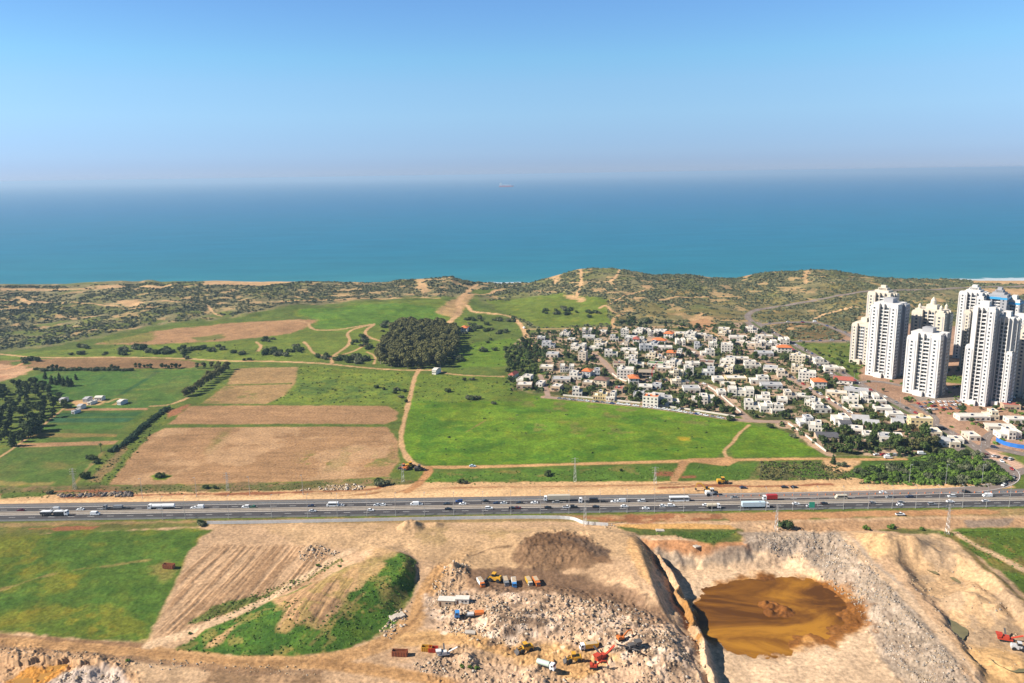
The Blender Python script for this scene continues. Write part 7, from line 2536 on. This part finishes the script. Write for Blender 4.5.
# ------------------------------------------------------------------ landfill and quarry
MY = paint('machine_yellow', (0.60, 0.32, 0.03), .55, .14, 1.5)
MO = paint('machine_orange', (0.55, 0.15, 0.03), .55, .14, 1.5)
MR = paint('machine_red', (0.48, 0.055, 0.025), .55, .14, 1.5)
MW = paint('machine_white', (0.66, 0.64, 0.60), .6, .12, 1.5)
STEELD = paint('worn_steel', (0.10, 0.09, 0.085), .7, .2, 2)
RUST = paint('rusty_steel', (0.30, 0.095, 0.04), .85, .25, 1.5)


def loader(px, py, rz, col, label, s=1.25, cat='wheel loader'):
    t = thing('wheel_loader', label, cat, spot(px, py), rz, None, s)
    MB().box(-2.4, .1, -1.05, 1.05, .7, 1.9).profile([(-2.4, 1.9), (-2.2, 2.15), (-.6, 2.15), (-.3, 1.9)], -.9, .9).build('body', col, t)
    MB().box(-.4, 1.1, -.85, .85, 1.1, 2.0).box(-.4, 1.0, -.9, .9, 3.05, 3.2).build('cab', col, t)
    MB().box(-.35, .98, -.82, .82, 2.0, 3.05).build('cab_window', CGLASS, t)
    a = MB()
    for y in (-.6, .5):
        a.profile([(.9, 1.2), (1.0, 1.6), (2.7, 1.1), (3.0, .5), (2.7, .45)], y, y + .12)
    a.build('lift_arm', col, t)
    MB().profile([(2.8, .1), (2.75, 1.15), (3.0, 1.2), (3.2, .4), (3.9, .12), (3.9, .02)], -1.35, 1.35).build('bucket', STEELD, t)
    wheels(t, (-1.5, 1.5), 1.25, .75, .5)
    return t


def excavator(px, py, rz, col, label, s=1.2, reach=1.0):
    t = thing('excavator', label, 'excavator', spot(px, py), rz, None, s)
    for y in (-1.35, .75):
        m = MB()
        m.profile([(-2.0, .45), (-1.7, .05), (1.7, .05), (2.0, .45), (1.7, .85), (-1.7, .85)], y, y + .6)
        m.build('track', TYRE, t)
    MB().box(-1.9, 1.3, -1.25, 1.25, 1.0, 1.9).box(-1.9, -.6, -1.2, 1.2, 1.9, 2.3).build('body', col, t)
    MB().box(.1, 1.35, .25, 1.2, 1.902, 2.95).build('cab', CGLASS, t)
    b = MB()
    b.profile([(1.0, 1.6), (.9, 2.1), (3.2 * reach, 4.3), (5.2 * reach, 4.4), (5.2 * reach, 4.0), (3.4 * reach, 3.8), (1.4, 1.6)], -.45, -.05)
    b.build('boom', col, t)
    MB().profile([(5.0 * reach, 4.5), (5.45 * reach, 4.2), (6.2 * reach, 1.5), (5.9 * reach, 1.5)], -.4, -.1).build('dipper_arm', col, t)
    MB().profile([(5.7 * reach, 1.6), (6.4 * reach, 1.6), (6.3 * reach, .7), (5.6 * reach, .5), (5.3 * reach, .9)], -.7, .2).build('bucket', STEELD, t)
    return t


def skip(px, py, rz, col, label, L=6.2, h=2.2, cat='skip'):
    """open topped container"""
    t = thing('skip', label, cat, spot(px, py), rz)
    w = 2.4
    m = MB()
    m.box(-L / 2, L / 2, -w / 2, w / 2, .15, .3)
    for a, b in ((-L / 2, -L / 2 + .12), (L / 2 - .12, L / 2)):
        m.box(a, b, -w / 2, w / 2, .302, h)
    for a, b in ((-w / 2, -w / 2 + .12), (w / 2 - .12, w / 2)):
        m.box(-L / 2 + .122, L / 2 - .122, a, b, .302, h - .003)
    m.build('shell', col, t)
    m = MB()
    for i in range(6):
        x = -L / 2 + .4 + i * (L - .8) / 5
        m.box(x - .07, x + .07, -w / 2 - .12, -w / 2 - .002, .25, h - .1).box(x - .07, x + .07, w / 2 + .002, w / 2 + .12, .25, h - .1)
    m.build('rib', col, t)
    return t


def hut(px, py, rz, wm, rm, label, L=6, w=3, h=2.6):
    t = thing('site_cabin', label, 'site cabin', spot(px, py), rz)
    MB().box(-L / 2, L / 2, -w / 2, w / 2, -.3, h).build('wall', wm, t)
    MB().box(-L / 2 - .2, L / 2 + .2, -w / 2 - .2, w / 2 + .2, h + .003, h + .2).build('roof', rm, t)
    MB().box(-L / 2 + .6, -L / 2 + 1.5, -w / 2 - .05, -w / 2 + .05, 0, 2.05).build('door', DOOR, t)
    for x in (0.2, 1.8):
        win(t, x, -w / 2, 1.5, 1.0, .1, .8)
    return t


def screener(px, py, rz, col, label, s=1.0, cat='screening machine'):
    """sorting machine with hopper and conveyors"""
    t = thing('screening_machine', label, cat, spot(px, py), rz, None, s)
    for y in (-1.3, .8):
        MB().profile([(-2.6, .5), (-2.2, .05), (2.2, .05), (2.6, .5), (2.2, .9), (-2.2, .9)], y, y + .5).build('track', TYRE, t)
    MB().box(-3.4, 3.2, -1.1, 1.1, 1.0, 1.7).box(-1.2, 1.6, -1.15, 1.15, 1.7, 3.0).build('body', col, t)
    MB().profile([(-4.4, 3.9), (-1.4, 3.9), (-2.0, 2.2), (-3.6, 2.2)], -1.4, 1.4).build('hopper', col, t)
    MB().profile([(1.4, 1.6), (1.4, 1.9), (7.4, 4.6), (7.5, 4.3)], -.5, .5).build('conveyor', col, t)
    m = MB()
    m.add([(0, 1.0, 1.4), (.9, 1.0, 1.4), (.9, 6.2, 3.6), (0, 6.2, 3.6), (0, 1.0, 1.65), (.9, 1.0, 1.65), (.9, 6.2, 3.85), (0, 6.2, 3.85)], [(3, 2, 1, 0), (4, 5, 6, 7), (0, 1, 5, 4), (1, 2, 6, 5), (2, 3, 7, 6), (3, 0, 4, 7)])
    m.build('side_conveyor', STEELD, t)
    return t


def qtruck(px, py, rz, kind, cc, ld, label, s=1.0, cat='lorry'):
    p = spot(px, py)
    o = vehicle(kind, cc, ld, p, rz, label, cat, None, s)
    o.name = 'lorry'
    return o


# the row of parked lorries below the dark tip face
qtruck(481, 585, R0(-70), 'dump', 'orange', 'white', 'tipper lorry with orange front and white body, leftmost in the parked row', .9)
loader(495, 581, R0(160), MY, 'yellow wheel loader in the row of parked lorries', 1.4)
qtruck(506, 584, R0(-80), 'dump', 'grey', 'grey', 'grey tipper lorry right of the yellow loader in the parked row', .9)
qtruck(514, 585, R0(-85), 'dump', 'sky blue', 'white', 'lorry with a bright blue cab in the parked row', .9)
qtruck(529, 584, R0(-75), 'dump', 'beige', 'yellow', 'ochre tipper lorry left of the orange one in the parked row', .9)
qtruck(536.5, 584, R0(-75), 'dump', 'orange', 'orange', 'bright orange tipper lorry, rightmost in the parked row', .9)
# landfill yard
hut(447, 604, R0(-6), W_TAN, R_FLAT, 'tan roofed open site cabin beside the rubble', 8, 4, 2.8)
hut(462.5, 602.5, R0(-4), W_WHITE, R_FLAT, 'white site cabin right of the tan one', 6.5, 3.4, 2.6)
qtruck(468, 617, math.pi + R0(6), 'lowloader', 'sky blue', 'orange', 'blue cabbed low loader with an orange and white load', 1.15)
skip(400, 655.5, R0(-4), RUST, 'rust red open skip beside the wide dirt junction', 6.8, 2.6)
skip(427, 650.5, R0(-5), MY, 'ochre yellow open skip next to the red one', 4.6, 2.2)
skip(433.5, 651.5, R0(-5), MR, 'red open skip between the yellow skip and the rubble', 4.0, 2.2)
screener(444, 656, R0(10), MW, 'silver grey crushing machine beside the red and yellow skips', .8)
skip(169, 568, R0(-8), RUST, 'old rusty open skip on the brown slope beside the green hillside', 6.0, 2.4)
loader(526, 651, R0(200), MY, 'yellow wheel loader at the foot of the rubble bank', 1.3)
qtruck(589, 649, R0(190), 'dump', 'white', 'yellow', 'tipper lorry with white cab and yellow body on the landfill floor', 1.0)
loader(574.5, 661, R0(185), MY, 'yellow wheel loader facing left on the landfill floor', 1.25)
qtruck(546, 668, R0(-28), 'tank_rigid', 'white', 'pale green', 'lorry with a pale green tank and white cab on the landfill floor', 1.0)
screener(602, 660, R0(35), MR, 'red screening machine with conveyors on the landfill floor', .95)
excavator(594, 668, R0(-5), MR, 'red excavator with its arm stretched to the right, below the red machine', .9, 1.1)
screener(632, 650, R0(200), STEELD, 'dark grey conveyor machine in front of the rubble bank', 1.0)
excavator(621, 640, R0(20), MO, 'orange excavator on the rubble bank above the grey machine', .95)
screener(1005, 641, R0(-22), MR, 'red screening machine in the right hand pit', .9)
loader(1018, 650, R0(-20), W_GREY, 'grey loader beside the red machine in the right hand pit', 1.2)
# machines on the earthworks north of the highway
loader(711, 495.5, R0(5), MW, 'white loader with lowered bucket on the earthworks beside the highway', 1.5)
excavator(708, 491.8, R0(170), MY, 'yellow excavator beside the white loader on the earthworks', 1.3)
loader(722, 483.5, R0(0), MY, 'yellow grader parked at the grass edge above the earthworks', 1.4, 'road grader')
loader(404, 469.5, R0(150), MO, 'orange loader parked beside the dirt track junction', 1.3)
loader(410, 467.5, R0(20), MY, 'yellow loader parked behind the orange one at the track junction', 1.3)
loader(419, 470.5, R0(5), STEELD, 'dark loader parked right of the yellow one at the track junction', 1.3)
# fly-tipped things
m = thing('stacked_slabs', 'stack of pale concrete slabs at the foot of the green mound', 'slab stack', spot(397, 617), R0(32))
rq = random.Random(8)
for i in range(7):
    MB().box(-3.4 + i * 1.0, -2.5 + i * 1.0, -1.8 + rq.uniform(-.4, .4), 1.8 + rq.uniform(-.4, .4), .02 * i, .7 + rq.uniform(0, .5)).build('slab', CONC, m)
for px, py, lab in [(470, 633, 'large white slab lying on the rubble below the blue lorry'), (660, 531, 'pale slab lying on the grass edge above the main pit'), (697, 558, 'white broken slab on the sand at the back of the main pit')]:
    t = MB().box(-2.4, 2.4, -1.2, 1.2, .1, .7, 0, .2).build('concrete_slab', CONC)
    t.location = spot(px, py)
    t.rotation_euler = (.06, .1, rq.uniform(-.3, .3))
    tag(t, lab, 'slab')

# ---- pond in the main pit
pm, nt, b = nodes_of('pond_water')
b.inputs['Roughness'].default_value = .55
b.inputs['Specular IOR Level'].default_value = .08
ge = nt.nodes.new('ShaderNodeNewGeometry')
mp = nt.nodes.new('ShaderNodeMapping')
mp.inputs['Rotation'].default_value = (0, 0, R0(-28))
mp.inputs['Scale'].default_value = (.5, 1.1, 1)
nt.links.new(ge.outputs['Position'], mp.inputs['Vector'])
nz = nt.nodes.new('ShaderNodeTexNoise')
nz.inputs['Scale'].default_value = .032
nz.inputs['Detail'].default_value = 6
nz.inputs['Roughness'].default_value = .62
nz.inputs['Distortion'].default_value = .9
nt.links.new(mp.outputs[0], nz.inputs['Vector'])
cr = nt.nodes.new('ShaderNodeValToRGB')
cr.color_ramp.elements[0].position = .40
cr.color_ramp.elements[0].color = (.095, .036, .007, 1)
cr.color_ramp.elements[1].position = .62
cr.color_ramp.elements[1].color = (.37, .165, .018, 1)
k = cr.color_ramp.elements.new(.5)
k.color = (.20, .080, .011, 1)
nt.links.new(nz.outputs['Fac'], cr.inputs[0])
nt.links.new(cr.outputs[0], b.inputs['Base Color'])


_pz = H(POND[:, 0], POND[:, 1])
POND_Z = float(np.median(_pz)) - .28


def pool(name, px, lift, mat, rag=1.6, zz=None):
    """flat sheet of water with a ragged edge"""
    p = G(px)
    q = resample(rounded(np.concatenate([p, p[:1]]), 2), 1.6)[:-1]
    c = q.mean(0)
    d = q - c
    L = np.linalg.norm(d, axis=1)
    n_ = fbm(q[:, 0], q[:, 1], 9, 4, 77) * rag * 2 + fbm(q[:, 0], q[:, 1], 2.5, 2, 78) * rag * .8
    q = c + d * (1 + n_ / L)[:, None]
    z = (float(np.median(H(q[:, 0], q[:, 1]))) if zz is None else zz) + lift
    o = mesh_from(name, [(c[0], c[1], z)] + [(x, y, z) for x, y in q], [(0, i + 1, (i + 1) % len(q) + 1) for i in range(len(q))], mat)
    o['kind'] = 'structure'
    return o


pool('pond', [(678, 606), (700, 588), (712, 580), (740, 572), (775, 569), (820, 570), (850, 585), (866, 603), (876, 620), (870, 640), (842, 652), (815, 655), (778, 660), (750, 658), (718, 648), (690, 628)], 0, pm, .6, POND_Z)
gm = paint('pool_green', (0.17, 0.145, 0.065), .25, .2, .2, .4)
om = paint('pool_ochre', (0.38, 0.19, 0.04), .5, .25, .15, .3)
pool('pool', [(945, 617), (955, 622), (972, 632), (968, 640), (958, 637), (950, 628)], .25, gm, .8)
pool('pool', [(925, 567), (938, 572), (940, 577), (930, 574)], .2, gm, .5)
pool('pool', [(946, 572), (958, 578), (963, 584), (953, 581)], .2, gm, .5)
pool('pool', [(990, 660), (1010, 662), (1030, 668), (1024, 674), (1000, 668)], .25, gm, .8)
pool('pool', [(10, 683), (34, 668), (58, 662), (70, 665), (50, 678), (28, 692)], .2, om, .7)

# ---- rubble: broken concrete and stones past counting
ROCK = []


def rock_mesh(name, pts, mats, seed):
    """pts: x, y, size; angular broken blocks in one mesh"""
    r_ = np.random.default_rng(seed)
    pts = np.array(pts)
    n = len(pts)
    base = np.array([(-1, -1, -1), (1, -1, -1), (1, 1, -1), (-1, 1, -1), (-1, -1, 1), (1, -1, 1), (1, 1, 1), (-1, 1, 1)], float)
    sc3 = pts[:, 2][:, None] * (.45 + .75 * r_.random((n, 3)))
    sc3[:, 2] *= .7
    V = base[None] * sc3[:, None, :] * (1 + .35 * r_.normal(size=(n, 8, 3)).clip(-1, 1))
    ang = r_.uniform(0, 6.28, n)
    tl = r_.normal(scale=.35, size=n)
    c, s = np.cos(tl), np.sin(tl)
    V = np.stack([V[..., 0] * c[:, None] - V[..., 2] * s[:, None], V[..., 1], V[..., 0] * s[:, None] + V[..., 2] * c[:, None]], -1)
    c, s = np.cos(ang), np.sin(ang)
    V = np.stack([V[..., 0] * c[:, None] - V[..., 1] * s[:, None], V[..., 0] * s[:, None] + V[..., 1] * c[:, None], V[..., 2]], -1)
    V[..., 0] += pts[:, 0][:, None]
    V[..., 1] += pts[:, 1][:, None]
    V[..., 2] += (H(pts[:, 0], pts[:, 1]) + pts[:, 2] * .18)[:, None]
    fq = np.array([(3, 2, 1, 0), (4, 5, 6, 7), (0, 1, 5, 4), (1, 2, 6, 5), (2, 3, 7, 6), (3, 0, 4, 7)])
    F_ = (fq[None] + (np.arange(n) * 8)[:, None, None]).reshape(-1)
    me = bpy.data.meshes.new(name)
    me.vertices.add(n * 8)
    me.vertices.foreach_set('co', V.astype(np.float32).reshape(-1))
    me.loops.add(n * 24)
    me.loops.foreach_set('vertex_index', F_.astype(np.int32))
    me.polygons.add(n * 6)
    me.polygons.foreach_set('loop_start', np.arange(0, n * 24, 4, dtype=np.int32))
    for m_ in mats:
        me.materials.append(m_)
    me.polygons.foreach_set('material_index', np.repeat(r_.choice(len(mats), n, p=[.5, .3, .2][:len(mats)] if len(mats) == 3 else None), 6).astype(np.int32))
    me.update(calc_edges=True)
    o = bpy.data.objects.new(name, me)
    COL.objects.link(o)
    o['kind'] = 'stuff'
    return o


RK_L = paint('rubble_pale', (0.50, 0.42, 0.33), .95, .2, .6)
RK_T = paint('rubble_tan', (0.40, 0.29, 0.18), .95, .25, .6)
RK_D = paint('rubble_dark', (0.12, 0.10, 0.09), .95, .25, .6)
RK_G = paint('gravel_grey', (0.30, 0.26, 0.22), .95, .25, .6)
rr = random.Random(44)


def heap(polys, smin, smax, pw=2.5):
    out = []
    for poly, n in polys:
        for x, y, u in scatter(poly, n, .7, n + int(poly[0][0])):
            if fbm(np.array([x]), np.array([y]), 9, 3, 88)[0] < rr.uniform(-.9, .35):
                continue
            out.append((x, y, smin + (smax - smin) * rr.random() ** pw))
    return out


rock_mesh('landfill_rubble', heap([([(428, 600), (445, 592), (500, 594), (560, 594), (610, 600), (650, 616), (690, 650), (702, 690), (640, 690), (620, 664), (600, 644), (560, 640), (500, 644), (470, 640), (432, 626)], 4200),
                                   ([(432, 585), (452, 562), (470, 566), (466, 588), (440, 606)], 420), ([(445, 606), (500, 606), (500, 640), (450, 634)], 500), ([(412, 664), (440, 656), (480, 666), (470, 680), (420, 672)], 320),
                                   ([(486, 676), (540, 670), (580, 683), (560, 700), (480, 690)], 500), ([(380, 632), (400, 605), (412, 600), (405, 625), (390, 640)], 220), ([(298, 548), (322, 546), (340, 552), (322, 562), (300, 560)], 300),
                                   ([(50, 690), (66, 672), (90, 668), (118, 676), (130, 690)], 360), ([(600, 524), (625, 522), (625, 528), (605, 529)], 60)], .10, .62, 3.4), [RK_T, RK_L, RK_D], 5)
rock_mesh('bank_gravel', heap([([(758, 535), (835, 534), (868, 560), (905, 606), (950, 655), (985, 700), (935, 700), (885, 650), (850, 600), (805, 558), (760, 552)], 3600)], .14, .5, 3), [RK_G, RK_T, RK_L], 6)
rock_mesh('slope_stones', heap([([(0, 646), (130, 656), (320, 668), (320, 676), (130, 668), (0, 660)], 420), ([(900, 560), (960, 560), (1020, 620), (1024, 680), (960, 660), (920, 600)], 420), ([(640, 545), (668, 590), (690, 640), (702, 690), (712, 690), (694, 610), (660, 550)], 300)], .14, .5, 3), [RK_T, RK_T, RK_G], 7)
rock_mesh('roadside_boulders', heap([([(294, 491), (330, 485.5), (364, 484.5), (364, 489.5), (330, 490.5)], 190)], .25, .95, 1.8), [RK_T, RK_L, RK_T], 8)
rock_mesh('earth_clods', heap([([(58, 495), (130, 492), (132, 496.5), (62, 497.5)], 380)], .3, 1.2, 1.6), [RK_D, RK_D, RK_T], 9)
# weeds on the landfill slopes
sp_ = []
for poly, n in [([(176, 650), (208, 627), (256, 605), (300, 596), (318, 628), (300, 654), (240, 656)], 300), ([(318, 626), (352, 590), (400, 556), (417, 562), (402, 608), (350, 646), (310, 654)], 380), ([(185, 626), (215, 606), (300, 578), (342, 556), (344, 562), (300, 586), (215, 620)], 220), ([(640, 534), (735, 532), (714, 543), (680, 537)], 220), ([(940, 533), (1024, 528), (1024, 590), (985, 560)], 220),
                 ([(0, 489), (110, 487), (300, 483), (390, 478), (416, 483), (256, 492), (0, 499)], 420), ([(420, 474), (680, 466), (672, 480), (430, 486)], 420), ([(695, 466), (840, 466), (840, 478), (700, 479)], 300)]:
    for x, y, u in scatter(poly, n, 1.3, n + 7):
        sp_.append((x, y, .3 + .6 * u ** 2, .12 + .35 * u ** 2))
greenery('weeds', sp_, F_GREEN, 34, 1.0, 8)
# rough grass and shrubs sprinkled on the plain
sp_ = []
for poly, n in [([(300, 366), (412, 372), (410, 395), (401, 430), (390, 405), (270, 404), (286, 395)], 380), ([(420, 374), (505, 378), (520, 394), (545, 400), (470, 404), (412, 402)], 260), ([(420, 404), (740, 422), (700, 456), (430, 464)], 120), ([(400, 360), (470, 372), (530, 358), (520, 330), (470, 320)], 200), ([(100, 340), (260, 340), (330, 358), (260, 360), (100, 356)], 240), ([(150, 416), (170, 405), (165, 420), (110, 484), (86, 486), (105, 455)], 220)]:
    for x, y, u in scatter(poly, n, 2.0, n + 9):
        sp_.append((x, y, .4 + 1.1 * u ** 3, .2 + .6 * u ** 3))
greenery('field_weeds', sp_, F_MID, 35, 1.0, 8)

# ------------------------------------------------------------------ the ship on the horizon
st = thing('cargo_ship', 'red and white cargo ship far out on the horizon', 'ship', (*[float(v) for v in at(506, 187, SEA_Z)], SEA_Z))
MB().prism([(-118, -18), (100, -18), (130, 0), (100, 18), (-118, 18)], -3, 24).build('hull', paint('ship_red', (0.75, 0.06, 0.04), .6, .05, .02), st)
MB().box(-112, -70, -15, 15, 24, 62).box(-104, -80, -9, 9, 62, 76).build('bridge', TANK, st)
for i in range(4):
    MB().box(-60 + i * 40, -28 + i * 40, -15, 15, 24.05, 44).build('container_stack', TANK, st)

for k_ in ALLK:
    k_.clean()
